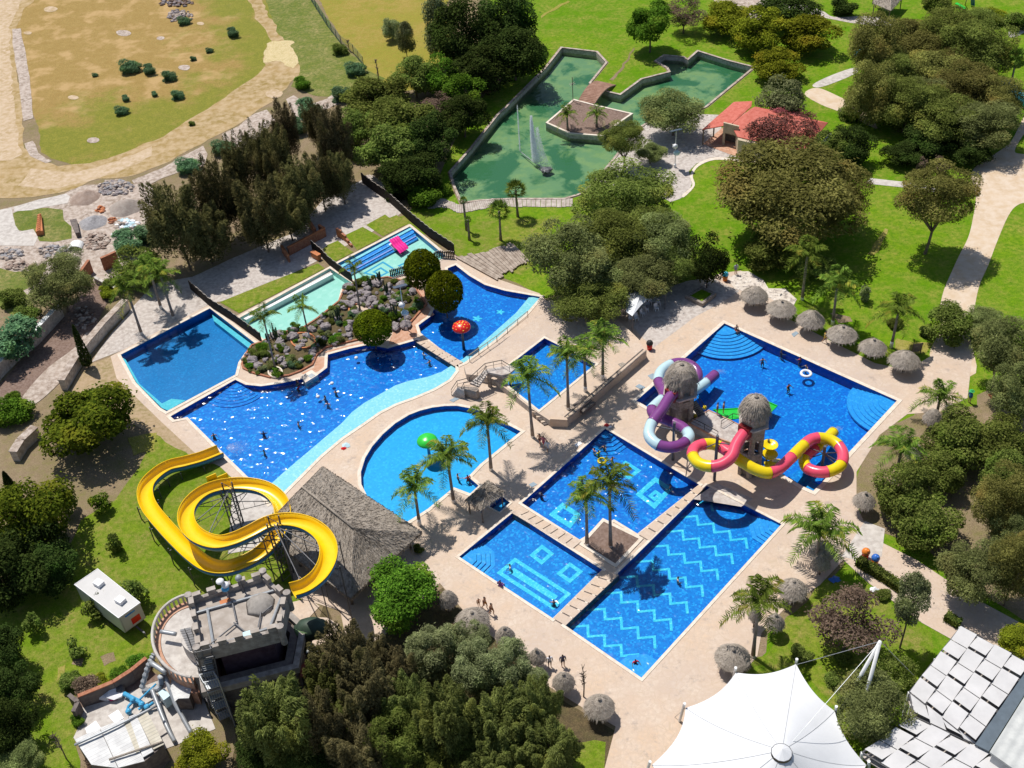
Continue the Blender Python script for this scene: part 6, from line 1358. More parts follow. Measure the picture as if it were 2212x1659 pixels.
# lamps on the parapet
t = T_('flood_lamps', 'cluster of round floodlights on a pole at the castle parapet', 'lamp', Cq([(930, 230, 0)])[0])
b0 = G(*q1('C', 940, 330), zc); MB().tube([b0, b0 + Vector((0, 0, 2.2))], .06, 6).build('pole', m_tank, t)
for dx, dz in ((-.25, 2.2), (.1, 1.7), (.0, 1.2)): MB().blob(b0 + Vector((dx, -.1, dz)), (.36, .36, .22), 1, .02).build('lamp_head', m_plast if dz > 1.5 else m_pipeb, t, True)
t = T_('flood_lamps', 'grey tripod lamp at the middle of the castle parapet', 'lamp', Cq([(1110, 200, 0)])[0]); b0 = G(*q1('C', 1115, 270), zc); MB().tube([b0, b0 + Vector((0, 0, 1.8))], .07, 6).build('pole', m_steel, t); MB().blob(b0 + Vector((-.1, 0, 1.8)), (.32, .32, .3), 2, .05).build('lamp_head', m_tank, t, True)
tag(MB().blob(G(*q1('C', 1230, 380), zc + .15), (.35, .3, .12), 3, .2).build('white_tyre', m_plast), 'white ring lying on the castle roof', 'ring')
tag(MB().box(G(*q1('C', 1145, 760), zc + .2), (.9, .5, .35), .3).build('roof_box', m_ice), 'pale blue box on the front edge of the castle roof', 'box')
tag(MB().rev(G(*q1('C', 1300, 420), zc), [(1.3, 0), (1.1, .25), (.5, .6), (.05, .7)], 16, .1, random.Random(3)).build('mortar_heap', m_sandg_, None, True), 'grey mortar heap on the castle roof', 'heap')
# dark dragon-shaped slide at the right of the castle
t = T_('serpent_slide', 'dark green serpent-headed slide rising at the right side of the castle', 'slide', Cq([(1750, 900, 0)])[0])
pth = smooth_loop(Cq([(1690, 1000, .6), (1720, 900, 1.8), (1750, 800, 3.2), (1800, 720, 4.2), (1880, 690, 4.6), (1960, 690, 4.6), (2010, 690, 4.4)]), 5, False); nP = len(pth)
MB().tube(pth, [.75 + .35 * math.sin(PI * i / nP) for i in range(nP)], 12).build('neck', plain('dark_green_paint', (.035, .06, .04), .5, .4, .25), t, True); MB().blob(Cq([(1810, 705, 4.9)])[0], (.9, .7, .35), 4, .15).build('crest', plain('moss_green_paint', (.16, .26, .12), .5, .4, .2), t, True)
s_ = MB()
for j in range(8): s_.box(G(*q1('C', 1830 + j * 14, 830 + j * 22), 2.4 - j * .28), (.9, .22, .06), -.5)
s_.build('ladder', m_tank, t)
MB().prism(Cq([(1790, 840, 1.0), (1960, 980, .2), (1920, 1000, .2), (1770, 960, .4)]), .0, .5).build('chute', m_tank, t)
flat('paving', 'C', [(1560, 420), (1830, 350), (1970, 440), (1800, 620), (1650, 600)], .05, m_deck); flat('round_paving', 'C', [(1700, 620), (1850, 560), (2050, 570), (2180, 640), (2150, 800), (1900, 900), (1700, 800)], .062, m_deck)
t = T_('canopy', 'small red canopy roof to the right of the castle foot', 'canopy', Cq([(1850, 1150, 0)])[0]); MB().prism(Cq([(1740, 1120, 2.3), (1870, 1010, 2.3), (1960, 1200, 2.3), (1860, 1240, 2.3), (1750, 1230, 2.3)]), 2.2, 2.35).build('roof', m_redroof, t); pp = MB()
for x, y in ((1760, 1130), (1930, 1190), (1770, 1220)): p = G(*q1('C', x, y), 2.3); pp.beam((p.x, p.y, -.02), (p.x, p.y, 2.25), .1)
pp.each('post', m_steel, t)
# ---------------------------------------------------------------- trailer
t = T_('trailer', 'white box trailer with two roof vents and a red panel parked on the lower lawn', 'trailer', G(*q1(7, 720, 700)))
zt_, zb_ = 2.9, .65; TP = [G(*q1(7, x, y), zt_) for x, y in ((485, 470), (632, 370), (905, 588), (768, 685))]
m_tr = plain('white_trailer', (.52, .51, .50), .45, .4, .05, scale=.6); MB().prism(TP, zb_, zt_).build('body', m_tr, t); ring(ccw(TP), ccw(offset(TP, .05)), zt_ - .12, zt_ + .03).build('roof_edge', m_plast, t)
for x, y in ((640, 462), (780, 572)):
    c = G(*q1(7, x, y), zt_ + .2); MB().box(c, (.85, .7, .4), -.62).build('roof_vent', m_plast, t)
a, b = TP[3], TP[2]; d = (b - a); n_ = Vector((d.y, -d.x, 0)).normalized(); n_ = n_ if n_.y < 0 else -n_
def onface(u0, u1, z0, z1, m, nm, off=.02): 
    p, r = a.lerp(b, u0) + n_ * off, a.lerp(b, u1) + n_ * off; mb = MB(); mb.prism([p, r, r - n_ * off * 2, p - n_ * off * 2], z0, z1); return mb.build(nm, m, t)
onface(.42, .82, .95, 1.75, m_red, 'red_panel'); onface(.25, .7, 2.35, 2.55, m_blue2, 'lettering_band', .012); onface(.03, .06, .7, 2.8, m_tank, 'door_edge')
fp = lambda u, v: TP[3].lerp(TP[2], u).lerp(TP[0].lerp(TP[1], u), v)
for u in (.08, .92):
    for v in (.3, .42):
        c = fp(u, v); c.z = .38; dd = (TP[2] - TP[3]).normalized(); MB().tube([c - dd * .12, c + dd * .12], .38, 14).build('wheel', m_black, t)
MB().beam(fp(.5, 0) + Vector((0, 0, .5 - zt_)), fp(.5, -.2) + Vector((0, 0, .5 - zt_)), .15).build('tow_bar', m_steel, t); MB().prism([fp(.06, .02), fp(.94, .02), fp(.94, .98), fp(.06, .98)], .5, .65).build('chassis', m_steel, t)
cc_ = fp(.5, -.2); MB().beam((cc_.x, cc_.y, -.02), (cc_.x, cc_.y, .5), .1).build('jack', m_steel, t)
# ---------------------------------------------------------------- sheds and pipes, lower left
def Hq_(pts): return [G(*q1('H', x, y), z) for x, y, z in pts]
flat('shed_yard', 'H', [(150, 850), (420, 740), (900, 600), (1150, 500), (1420, 500), (1660, 1100), (1300, 1250), (900, 1400), (300, 1539), (60, 1200), (130, 1050)], .05, m_grey); 
flat('shed_yard', 'H', [(160, 640), (560, 640), (900, 440), (1080, 520), (760, 660), (520, 760), (170, 860), (60, 800)], .058, m_soil)
t = T_('shed_roof', 'long lean-to shed with white and tan corrugated roof sheets in the lower left', 'shed', Hq_([(600, 1200, 0)])[0]); zs = 2.6
def roofsheet(pts, m, nm, t): 
    P = [G(*q1('H', x, y), z) for x, y, z in pts]; n = len(P); mb = MB(); mb.add(P + [p - Vector((0, 0, .08)) for p in P], [tuple(range(n)), tuple(range(2 * n - 1, n - 1, -1))] + [(i, n + i, n + (i + 1) % n, (i + 1) % n) for i in range(n)])
    bm = bmesh.new(); o = mb.build(nm, m, t); bm.from_mesh(o.data); bmesh.ops.recalc_face_normals(bm, faces=bm.faces); bm.to_mesh(o.data); bm.free(); return o
roofsheet([(70, 1215, zs), (350, 1090, zs), (560, 1539, zs), (260, 1500, zs)], m_zinc, 'roof_sheet', t); roofsheet([(355, 1085, zs + .03), (625, 985, zs + .03), (860, 1460, zs + .03), (565, 1535, zs + .03)], m_zinc, 'roof_sheet', t)
roofsheet([(620, 1010, zs + .06), (690, 985, zs + .06), (830, 1310, zs + .06), (770, 1380, zs + .06)], m_zincg, 'roof_sheet', t); roofsheet([(680, 960, zs + .1), (760, 930, zs + .1), (960, 1350, zs + .1), (840, 1420, zs + .1)], m_zinc, 'roof_sheet', t); roofsheet([(760, 930, zs + .05), (890, 900, zs + .05), (1080, 1270, zs + .05), (960, 1330, zs + .05)], m_zincg, 'roof_sheet', t)
roofsheet([(450, 950, 2.2), (560, 880, 2.2), (625, 975, 2.2), (520, 1030, 2.2)], m_plast, 'roof_sheet', t); roofsheet([(190, 1090, 2.2), (310, 1005, 2.2), (370, 1090, 2.2), (210, 1150, 2.2)], m_plast, 'roof_sheet', t)
wl = MB(); FP = Hq_([(80, 1225, zs), (260, 1495, zs), (860, 1450, zs), (1070, 1270, zs), (880, 910, zs), (350, 1100, zs)]); wl.prism(FP, -.02, zs - .15); wl.build('wall', m_dkwall, t)
t = T_('shed_roof', 'small shed with white corrugated sheets and a rusty patch at the castle foot', 'shed', Hq_([(1300, 620, 0)])[0]); roofsheet([(1170, 500, 2.3), (1430, 485, 2.3), (1360, 750, 2.3), (1240, 755, 2.3), (1200, 790, 2.3), (1150, 640, 2.3)], m_zinc, 'roof_sheet', t); roofsheet([(1410, 580, 2.25), (1450, 580, 2.25), (1480, 690, 2.25), (1380, 700, 2.25)], m_rust, 'rusty_sheet', t)
MB().prism(Hq_([(1180, 520, 2.2), (1400, 510, 2.2), (1350, 720, 2.2), (1190, 720, 2.2)]), -.02, 2.2).build('wall', m_dkwall, t)
def pipe(pts, r, m, label, name='pipe', cat='pipe', seg=8, sm=4):
    P = smooth_loop([G(*q1('H', x, y), z) for x, y, z in pts], sm, False); return tag(MB().tube(P, r, seg).build(name, m, None, True), label, cat)
pipe([(945, 655, 1.5), (1000, 800, 1.2), (1080, 1000, .9), (1150, 1150, .6), (1200, 1240, .3)], .2, m_tank, 'thick grey pipe bending down between the sheds, left of two')
pipe([(1085, 490, 2.6), (1130, 600, 2.3), (1200, 800, 1.5), (1280, 950, .9), (1390, 1150, .3)], .2, m_tank, 'thick grey pipe bending down between the sheds, right of two')
pipe([(70, 1280, 2.85), (550, 1060, 2.9), (1000, 835, 2.6)], .11, m_tank, 'long pale pipe lying across the corrugated shed roof'); pipe([(460, 1445, 2.85), (800, 1330, 2.9), (1070, 1240, 2.7)], .1, m_straw, 'shorter brown pipe on the lower edge of the shed roof')
pipe([(930, 350, 3.4), (1100, 465, 3.4)], .24, m_tank, 'fat grey pipe beside the round terrace'); pipe([(1040, 0, 4.3), (1215, 30, 4.3)], .2, m_tank, 'white pipe stub on the round terrace')
t = T_('blue_pipework', 'blue pump pipes with valves on the shed yard', 'pipework', Hq_([(780, 780, 0)])[0])
for pts, r in ((((630, 700, .5), (820, 800, .5)), .22), (((740, 780, .5), (680, 840, .5), (660, 900, .3)), .13), (((800, 770, .7), (990, 590, 1.2)), .09), (((820, 800, .5), (880, 860, .5), (960, 800, .8)), .15), (((790, 880, .4), (850, 840, .4)), .12), (((660, 905, .3), (710, 910, .3)), .14)):
    MB().tube([G(*q1('H', x, y), z) for x, y, z in pts], r, 8).build('pipe', m_pipeb, t)
for x, y in ((730, 770), (830, 820), (890, 850), (680, 900)): MB().blob(G(*q1('H', x, y), .6), (.28, .28, .3), 1, .1).build('valve', m_pipeb, t)
tag(MB().rev(G(*q1('H', 600, 690), 0), [(.42, 0), (.42, .7), (.3, .85), (.05, .9)], 12).build('pump_motor', m_steel), 'dark pump motor at the end of the blue pipes', 'pump')
t = T_('coil_tower', 'zigzag lattice of grey spiral ducts leaning beside the round terrace', 'duct', Hq_([(880, 500, 0)])[0])
for pts in (((970, 250, 3.0), (900, 400, 2.2), (830, 640, .6)), ((1040, 500, 3.0), (1050, 570, 2.2), (1020, 640, 1.5), (960, 660, .8), (840, 665, .5))):
    P = smooth_loop([G(*q1('H', x, y), z) for x, y, z in pts], 8, False); MB().tube(P, [.2 + .1 * (i % 2) for i in range(len(P))], 8).build('duct', m_tank, t)
t = T_('water_box', 'grey metal tank box standing on legs in the shed yard', 'tank', Hq_([(1080, 740, 0)])[0]); MB().prism(Hq_([(1010, 690, 1.7), (1080, 640, 1.7), (1150, 720, 1.7), (1075, 775, 1.7)]), .5, 1.7).build('box', m_ice, t); lg = MB()
for x, y in ((1015, 695), (1145, 720), (1075, 768)): p = G(*q1('H', x, y), 1.7); lg.beam((p.x, p.y, -.02), (p.x, p.y, .55), .08)
lg.each('leg', m_steel, t)
t = T_('cloth_heap', 'white and magenta cloth bundle by the yard wall', 'cloth', Hq_([(490, 700, 0)])[0]); MB().blob(Hq_([(490, 690, .4)])[0], (1.1, .8, .45), 2, .3).build('white_cloth', m_plast, t); MB().blob(Hq_([(510, 730, .3)])[0], (.5, .4, .4), 5, .3).build('magenta_cloth', plain('magenta', (.35, .02, .12), .7, .2), t)
wall(q('H', (60, 820), (160, 900), (110, 1010)), 1.4, .3, m_dkwall, 'dark yard wall at the left of the sheds', cap=m_dkwall, name='yard_wall'); wall(q('H', (170, 850), (560, 690), (760, 560), (930, 420)), 1.6, .3, m_dkwall, 'dark yard wall behind the pump pipes', cap=m_brick, name='yard_wall')
# ---------------------------------------------------------------- white tent, panels, metal roof
def Nq(x, y, z=0): return G(*q1(9, x, y), z)
t = T_('membrane_tent', 'huge white tensile membrane tent at the bottom edge', 'tent', Nq(640, 1600))
pk = Nq(640, 1570, 6.6); rng_ = [(20, 1270, 2.6), (345, 1040, 2.8), (735, 985, 3.4), (985, 1290, 3.4), (1190, 1640, 2.8), (1150, 2050, 2.8), (800, 2350, 2.8), (350, 2300, 2.8), (-80, 2050, 2.8), (-200, 1640, 2.6)]
CPs = [Nq(*p) for p in rng_]; nseg = 14; mb = MB(); rad = 16; vs = []; hubr = .8
for i in range(len(CPs)):
    a, b = CPs[i], CPs[(i + 1) % len(CPs)]
    for s in range(nseg):
        u = s / nseg; e = a.lerp(b, u); sag = 4 * u * (1 - u); mid = (pk.x + 0, pk.y, 0); inw = Vector((pk.x, pk.y, e.z)) - e; e = e + inw * (.075 * sag) + Vector((0, 0, .35 * sag))
        for r in range(rad + 1):
            v = r / rad; top = Vector((pk.x, pk.y, pk.z)) + (Vector((e.x, e.y, 0)) - Vector((pk.x, pk.y, 0))).normalized() * hubr; p = e.lerp(top, v); h = e.z + (pk.z - e.z) * (v ** 1.5); p.z = h + .06 * sag * math.sin(PI * v) ; vs.append(p)
m_ = len(CPs) * nseg; mb.add(vs, [(i * (rad + 1) + r, ((i + 1) % m_) * (rad + 1) + r, ((i + 1) % m_) * (rad + 1) + r + 1, i * (rad + 1) + r + 1) for i in range(m_) for r in range(rad)])
mb.build('membrane', m_tent, t, True)
cone = [Vector((pk.x + math.cos(a * PI / 6) * .8, pk.y + math.sin(a * PI / 6) * .8, pk.z + .25)) for a in range(12)]; mb = MB(); mb.add(cone + [Vector((pk.x, pk.y, pk.z + .7))], [(a, (a + 1) % 12, 12) for a in range(12)]); mb.build('vent_cap', m_tent, t)
rg = MB(); rg.tube(cone + cone[:1], .035, 6); rg.build('ring', m_steel, t); cb = MB()
for i in range(len(CPs)):
    pts = [vs[(i * nseg) * (rad + 1) + r] + Vector((0, 0, .03)) for r in range(rad + 1)]; cb.tube(pts, .012, 4); e = CPs[i]
    if i < 5: cb.beam(e, (e.x + (e.x - pk.x) * .12, e.y + (e.y - pk.y) * .12, 0), .04)
cb.build('cable', m_tank, t); mp = MB()
for i, e in enumerate(CPs):
    d = Vector((e.x - pk.x, e.y - pk.y, 0)).normalized(); mp.tube([(e.x + d.x * .6, e.y + d.y * .6, 0), e + Vector((0, 0, .5)) + d * .15], .13, 8)
mp.each('mast', m_white, t)
t = T_('mast_frame', 'white A-shaped steel mast holding the tent cables', 'mast', Nq(1150, 1250)); ap = Nq(1280, 838, 9.5)
MB().tube([Nq(1000, 1330, 0), ap], [.2, .14], 10).build('mast_leg', m_white, t, True); MB().tube([Nq(1120, 1440, 0), ap], [.2, .14], 10).build('mast_leg', m_white, t, True); c_ = MB()
for x, y in ((640, 1570), (735, 990), (1500, 1060)): c_.beam(ap, Nq(x, y, 5.5 if x == 640 else 3.4 if x == 735 else 3.2), .035)
c_.build('cable', m_tank, t)
t = T_('shade_roof', 'white checkered shade panel roof at the lower right', 'shade roof', Nq(1800, 1150))
def panels(corners, nu, nv, z, t, flip=0):
    A, B, C, D = (Nq(x, y, z) for x, y in corners); wm = MB(); dm = MB()
    g = lambda u, v: A.lerp(B, u / nu).lerp(D.lerp(C, u / nu), v / nv)
    for i in range(nu):
        for j in range(nv):
            a, b, c, d = g(i + .02, j + .02), g(i + .98, j + .02), g(i + .98, j + .98), g(i + .02, j + .98); up = Vector((0, 0, .5))
            lo, hi = up * .05, up * .62
            if (i + j + flip) % 2: wm.add([a + lo, b + lo, c.lerp(b, .06) + hi, d.lerp(a, .06) + hi], [(0, 1, 2, 3)])
            else: wm.add([a.lerp(d, .06) + hi, b.lerp(c, .06) + hi, c + lo, d + lo], [(0, 1, 2, 3)])
    for i in range(nu + 1): dm.beam(g(i, 0) - Vector((0, 0, .12)), g(i, nv) - Vector((0, 0, .12)), .12)
    for j in range(nv + 1): dm.beam(g(0, j) - Vector((0, 0, .12)), g(nu, j) - Vector((0, 0, .12)), .12)
    fl = MB(); fl.prism([A, B, C, D], z - .9, z - .8); fl.build('gap_backing', m_gravel, t); o = wm.build('shade_panels', m_sail, t); dm.build('steel_grid', m_steel, t); pm = MB()  # backing slab added under the panels so the gaps read as shaded
    for p in (A, B, C, D, g(nu / 2, 0), g(0, nv / 2), g(nu, nv / 2)): pm.beam((p.x, p.y, -.02), (p.x, p.y, z - .1), .2)
    pm.each('post', m_white, t)
panels([(1800, 745), (2250, 985), (1890, 1500), (1470, 1165)], 4, 5, 3.6, t); panels([(1490, 1325), (2260, 1700), (1900, 2000), (1165, 1555)], 6, 3, 3.4, t, 1); panels([(1472, 1172), (1888, 1505), (1930, 1520), (1495, 1318)], 4, 1, 3.5, t, 1)
t = T_('metal_roof', 'grey ribbed metal roof at the lower right corner', 'roof', Nq(2200, 1500)); zz = 4.6
A, B, C, D = Nq(2300, 1060, zz), Nq(2700, 1300, zz), Nq(2420, 1860, zz), Nq(1990, 1555, zz); MB().prism([A, B, C, D], zz - .2, zz).build('ribbed_sheet', m_metroof, t); MB().prism([A.lerp(B, .04), B, C, D.lerp(C, .04)], 0, zz - .2).build('wall', m_tank, t)
E2 = [Nq(2240, 1010, 4.0), Nq(2300, 1050, 4.0), Nq(1985, 1550, 4.0), Nq(1895, 1505, 4.0)]; MB().prism(E2, 3.85, 4.0).build('gutter', plain('dark_gutter', (.10, .13, .16), .5, .4), t)
# ---------------------------------------------------------------- red roofed house
def Rq(x, y, z=0): return G(*q1(3, x, y), z)
t = T_('red_roofed_house', 'beige house with salmon red roofs and an open porch by the lagoon', 'house', Rq(600, 900))
def slope(pts, m, nm, t, th=.12):
    P = [Rq(*p) for p in pts]; n = len(P); o = MB().add(P + [p - Vector((0, 0, th)) for p in P], [tuple(range(n)), tuple(range(2 * n - 1, n - 1, -1))] + [(i, n + i, n + (i + 1) % n, (i + 1) % n) for i in range(n)]).build(nm, m, t)
    bm = bmesh.new(); bm.from_mesh(o.data); bmesh.ops.recalc_face_normals(bm, faces=bm.faces); bm.to_mesh(o.data); bm.free(); return o
slope([(125, 840, 2.6), (332, 660, 2.6), (450, 655, 3.3), (445, 690, 3.2), (312, 806, 3.2)], m_redroof, 'porch_roof', t)
slope([(312, 806, 3.0), (440, 705, 4.2), (820, 790, 4.2), (790, 975, 2.7), (560, 935, 2.7), (355, 885, 2.7)], m_redroof, 'roof', t); slope([(440, 705, 4.21), (470, 690, 4.1), (942, 794, 2.9), (820, 790, 4.21)], m_redroof, 'roof', t); slope([(820, 790, 4.19), (942, 794, 2.9), (790, 975, 2.68)], m_redroof, 'roof', t)
MB().prism([Rq(360, 905, 2.6), Rq(560, 950, 2.6), Rq(775, 975, 2.6), Rq(905, 810, 2.6), Rq(480, 700, 2.6), Rq(345, 830, 2.6)], -.02, 2.55).build('wall', m_cream, t)
fr_ = MB(); a, b = Rq(262, 835, 2.6), Rq(362, 860, 2.6); fr_.prism([a, b, b + Vector((.1, .3, 0)), a + Vector((.1, .3, 0))], 2.0, 3.6); fr_.prism([a, a.lerp(b, .15), a.lerp(b, .15) + Vector((.1, .3, 0)), a + Vector((.1, .3, 0))], -.02, 2.0); fr_.prism([a.lerp(b, .88), b, b + Vector((.1, .3, 0)), a.lerp(b, .88) + Vector((.1, .3, 0))], -.02, 2.0); fr_.build('entrance_front', m_cream, t)
pp = MB()
for x, y in ((135, 842), (205, 790), (320, 672)): p = Rq(x, y, 2.5); pp.beam((p.x, p.y, -.02), (p.x, p.y, 2.55), .18)
pp.each('post', m_bark, t); a, b = Rq(270, 840, 2.0), Rq(352, 862, 2.0); MB().prism([a + Vector((.1, .5, 0)), b + Vector((.1, .5, 0)), b + Vector((.1, .7, 0)), a + Vector((.1, .7, 0))], -.02, 2.2).build('doorway', m_dkwall, t)
wall(q(3, (790, 985), (865, 1005), (950, 905)), .9, .3, m_white, 'low white wall behind the red roofed house', name='garden_wall', cap=m_white); MB
sheet('porch_floor', [[Rq(130, 935), Rq(330, 770), Rq(470, 700), Rq(345, 900), Rq(480, 1050), Rq(300, 1000)]], .06, m_copred)
# ================================================================ rock garden
def inside(p, poly):
    c = False; n = len(poly)
    for i in range(n):
        a, b = poly[i], poly[i - 1]
        if (a.y > p.y) != (b.y > p.y) and p.x < (b.x - a.x) * (p.y - a.y) / (b.y - a.y) + a.x: c = not c
    return c
bed = gp(q('g', (112, 1045), (150, 950), (205, 865), (300, 835), (470, 745), (690, 702), (830, 612), (1045, 440), (1095, 320), (1180, 275), (1300, 240), (1510, 210), (1740, 265), (1885, 470), (1700, 680), (1560, 715), (1400, 770), (1250, 805), (920, 885), (825, 965), (790, 1050), (680, 1110), (560, 1155), (380, 1172), (220, 1130), (125, 1085)))
t = thing('planter_bed', 'long rock garden bed with thin brick edging between the pools', 'planter', sum(bed, Vector()) / len(bed)); sheet('soil', [bed], .12, m_litter, t); ring(ccw(offset(bed, -.12)), ccw(offset(bed, .1)), .03, .24).build('brick_edging', m_brick, t)
flat('red_paving', 'g', [(1560, 735), (1690, 700), (1890, 480), (1940, 540), (1960, 565), (1830, 630), (1790, 680), (1800, 730), (1770, 790), (1600, 860), (1520, 840)], .046, m_copred); flat('red_paving', 'g', [(800, 1075), (830, 975), (900, 975), (915, 1060), (900, 1090), (720, 1150), (680, 1125)], .046, m_copred); flat('red_paving', 'g', [(905, 920), (1250, 830), (1330, 850), (1160, 880), (910, 950)], .046, m_copred); flat('red_paving', 'g', [(1780, 300), (1880, 340), (1900, 450), (1830, 400)], .046, m_copred)
rg = random.Random(4); x0, x1 = min(p.x for p in bed), max(p.x for p in bed); y0, y1 = min(p.y for p in bed), max(p.y for p in bed); placed = []
rockm = []
for i in range(7):
    mb = MB(); mb.blob((0, 0, 0), (1, .8, .62), i + 3, .28, 1.5, 12, 8); me = bpy.data.meshes.new('rock'); me.from_pydata(mb.v, [], mb.f); me.materials.append(m_rock); rockm.append(me)
k = 0
while k < 125:
    p = Vector((rg.uniform(x0, x1), rg.uniform(y0, y1), 0)); r = rg.choice((.28, .34, .42, .52, .62, .78))
    if inside(p, bed) and all((p - o).length > (r + s) * .62 for o, s in placed):
        placed.append((p, r)); o = put('rock', rockm[k % 7]); o.location = (p.x, p.y, .12 + r * .3); o.scale = (r, r, r); o.rotation_euler = (rg.uniform(-.3, .3), rg.uniform(-.3, .3), rg.uniform(0, 6)); k += 1
        tag(o, 'purplish grey lava rock lying among the others in the rock garden bed', 'rock', 'lava rocks in the rock garden')
for i, (x, y, r, lf) in enumerate(((300, 900, 62, 'green'), (240, 960, 60, 'mid'), (330, 960, 60, 'mid'), (180, 1070, 40, 'green'), (150, 1020, 34, 'mid'), (300, 1100, 44, 'grey'), (550, 980, 30, 'green'), (590, 1060, 46, 'agave'), (500, 1070, 30, 'grey'), (745, 1000, 46, 'green'), (660, 1070, 40, 'mid'), (520, 800, 44, 'mid'), (500, 750, 34, 'green'), (625, 690, 50, 'green'), (715, 805, 28, 'green'), (1000, 825, 56, 'green'), (880, 850, 46, 'dark'), (905, 575, 38, 'green'), (985, 520, 32, 'green'), (1095, 495, 40, 'mid'), (1150, 330, 56, 'mid'), (1290, 245, 48, 'green'), (1390, 235, 44, 'mid'), (1470, 415, 40, 'green'), (1570, 255, 34, 'mid'), (1790, 455, 34, 'green'), (1750, 530, 44, 'green'), (1575, 600, 62, 'green'), (1480, 540, 46, 'agave'), (1670, 640, 40, 'mid'), (1140, 620, 30, 'mid'), (800, 690, 30, 'mid'), (440, 860, 28, 'grey'), (1040, 650, 26, 'agave'), (1720, 330, 26, 'green'))):
    wh = ('at the tip by the teal pool', 'by the first slender palm', 'beside the wading pool edge', 'near the clipped tree', 'at the back near the childrens pool', 'by the solar lamp')[0 if x < 400 else 1 if x < 620 else 2 if x < 1000 and y < 800 else 3 if x < 1200 else 4 if y < 420 else 5]
    bush(lf, *q1('g', x, y), r * .235, ('large ' if r > 52 else 'small ' if r < 36 else '') + {'green': 'bright green', 'mid': 'mid green', 'grey': 'grey-green', 'agave': 'blue-green', 'dark': 'dark green'}[lf] + ' round shrub of the rock garden ' + wh, .85, z=.12, group='rock garden shrubs')
k = 0; rg = random.Random(9)
while k < 95:
    p = Vector((rg.uniform(x0, x1), rg.uniform(y0, y1), 0))
    if inside(p, bed):
        r = rg.choice((.3, .42, .55, .75)); o = put('shrub', crown_of('bush', k)); o.location = (p.x, p.y, .12 + r * .4); o.scale = (r, r, r * .8); o.rotation_euler[2] = k; setmat(o, LM[('mid', 'green', 'grey', 'agave', 'mesqg')[k % 5]]); tag(o, 'small leafy ground shrub between the lava rocks of the rock garden', 'shrub', 'ground shrubs of the rock garden'); k += 1
def cactus(x, y, n, h, label):
    P = G(*q1('g', x, y), .12); t = thing('column_cactus', label, 'cactus', P, 'column cacti'); r_ = random.Random(int(x))
    for i in range(n):
        a = i * 2.4; d = Vector((math.cos(a), math.sin(a), 0)) * (.12 + .07 * i); hh = h * r_.uniform(.6, 1.1); MB().tube([P + d * .5 - Vector((0, 0, .03)), P + d + Vector((0, 0, hh * .3)), P + d * 1.1 + Vector((0, 0, hh))], [.07, .09, .06], 7).build('stem', m_cact, t)
m_cact = plain('cactus_green', (.055, .085, .05), .8, .2, .3)
for x, y, n, h, lab in ((430, 790, 7, 1.9, 'column cactus cluster beside the first slender palm'), (360, 820, 4, 1.4, 'small column cactus at the tip of the bed'), (1030, 620, 6, 2.0, 'tall column cactus in the middle of the bed'), (1340, 300, 4, 1.8, 'column cactus at the back edge of the bed'), (1430, 260, 5, 1.7, 'dark column cactus by the childrens pool fence'), (1590, 600, 5, 2.3, 'tall thin column cactus near the solar lamp'), (1500, 370, 4, 2.2, 'column cactus behind the boulder')): cactus(x, y, n, h, lab)
for i, (x, y, rx, ry, lab) in enumerate(((700, 815, 110, 70, 'ringed brick bed round the middle slender palm'), (1250, 520, 105, 55, 'ringed brick bed round the rear slender palm'), (432, 1120, 60, 45, 'ringed stone bed round the first slender palm'))):
    P = [G(*q1('g', x + rx * math.cos(a * PI / 12), y + ry * math.sin(a * PI / 12)), .15) for a in range(24)]; t = thing('ring_bed', lab, 'planter', G(*q1('g', x, y), .12), 'ringed palm beds'); sheet('soil', [P], .17, m_ground if i == 0 else m_deck, t); ring(ccw(offset(P, -.02)), ccw(offset(P, .16)), .1, .32).build('brick_ring', m_orange if i < 2 else m_cop, t)
# skimmer block on the main pool edge
t = thing('pump_block', 'square concrete block with grey hatch jutting into the main pool', 'block', G(*q1('g', 760, 1160))); MB().prism(gp(q('g', (675, 1150), (780, 1090), (840, 1140), (720, 1215)), .2), -1.0, .2).build('block', m_cop, t); MB().prism(gp(q('g', (740, 1150), (780, 1125), (815, 1145), (770, 1172)), .22), .2, .23).build('hatch', m_tank, t)
# stepping-slab walkways between pools
def slabs(a, b, c, d, n, label, z=.1):
    """n slabs from edge a-b to edge d-c"""
    A, B, C, D = (G(*p, z) for p in (a, b, c, d)); t = thing('walkway', label, 'walkway', (A + C) / 2, 'slab walkways between pools'); t.location.z = 0; mb = MB(); mb.prism([A, B, C, D], -.9, z - .05); mb.build('base', m_dkwall, t); mb = MB()
    for i in range(n):
        u0, u1 = (i + .05) / n, (i + .93) / n; mb.prism([A.lerp(D, u0), B.lerp(C, u0), B.lerp(C, u1), A.lerp(D, u1)], z - .05, z + .005)
    mb.build('slabs', m_deck, t)
slabs(q1(8, 1095, 0), q1(8, 1170, -30), q1(8, 1560, 190), q1(8, 1500, 240), 8, 'slab walkway between the square pool and the smiling pool')
slabs(q1(8, 1690, 375), q1(8, 1800, 405), q1(8, 1450, 738), q1(8, 1370, 692), 7, 'slab walkway between the smiling pool and the zigzag pool')
slabs(q1(8, 1920, 145), q1(8, 1990, 185), (1523, 1053), (1510, 1047), 7, 'slab walkway between the square pool and the zigzag pool')
slabs(q1(5, 530, 530), q1(5, 480, 555), q1(5, 735, 715), q1(5, 790, 690), 7, 'slab walkway between the main pool and the mushroom pool')
t = thing('planter_island', 'brown soil planter island with two palms between three pools', 'planter', G(*q1(8, 1750, 200))); P = gp(q(8, (1695, 45), (1960, 175), (1780, 365), (1540, 215))); sheet('soil', [offset(P, -.35)], .1, m_soil, t); ring(ccw(offset(P, -.35)), ccw(P), -.9, .14).build('kerb', m_cop, t)
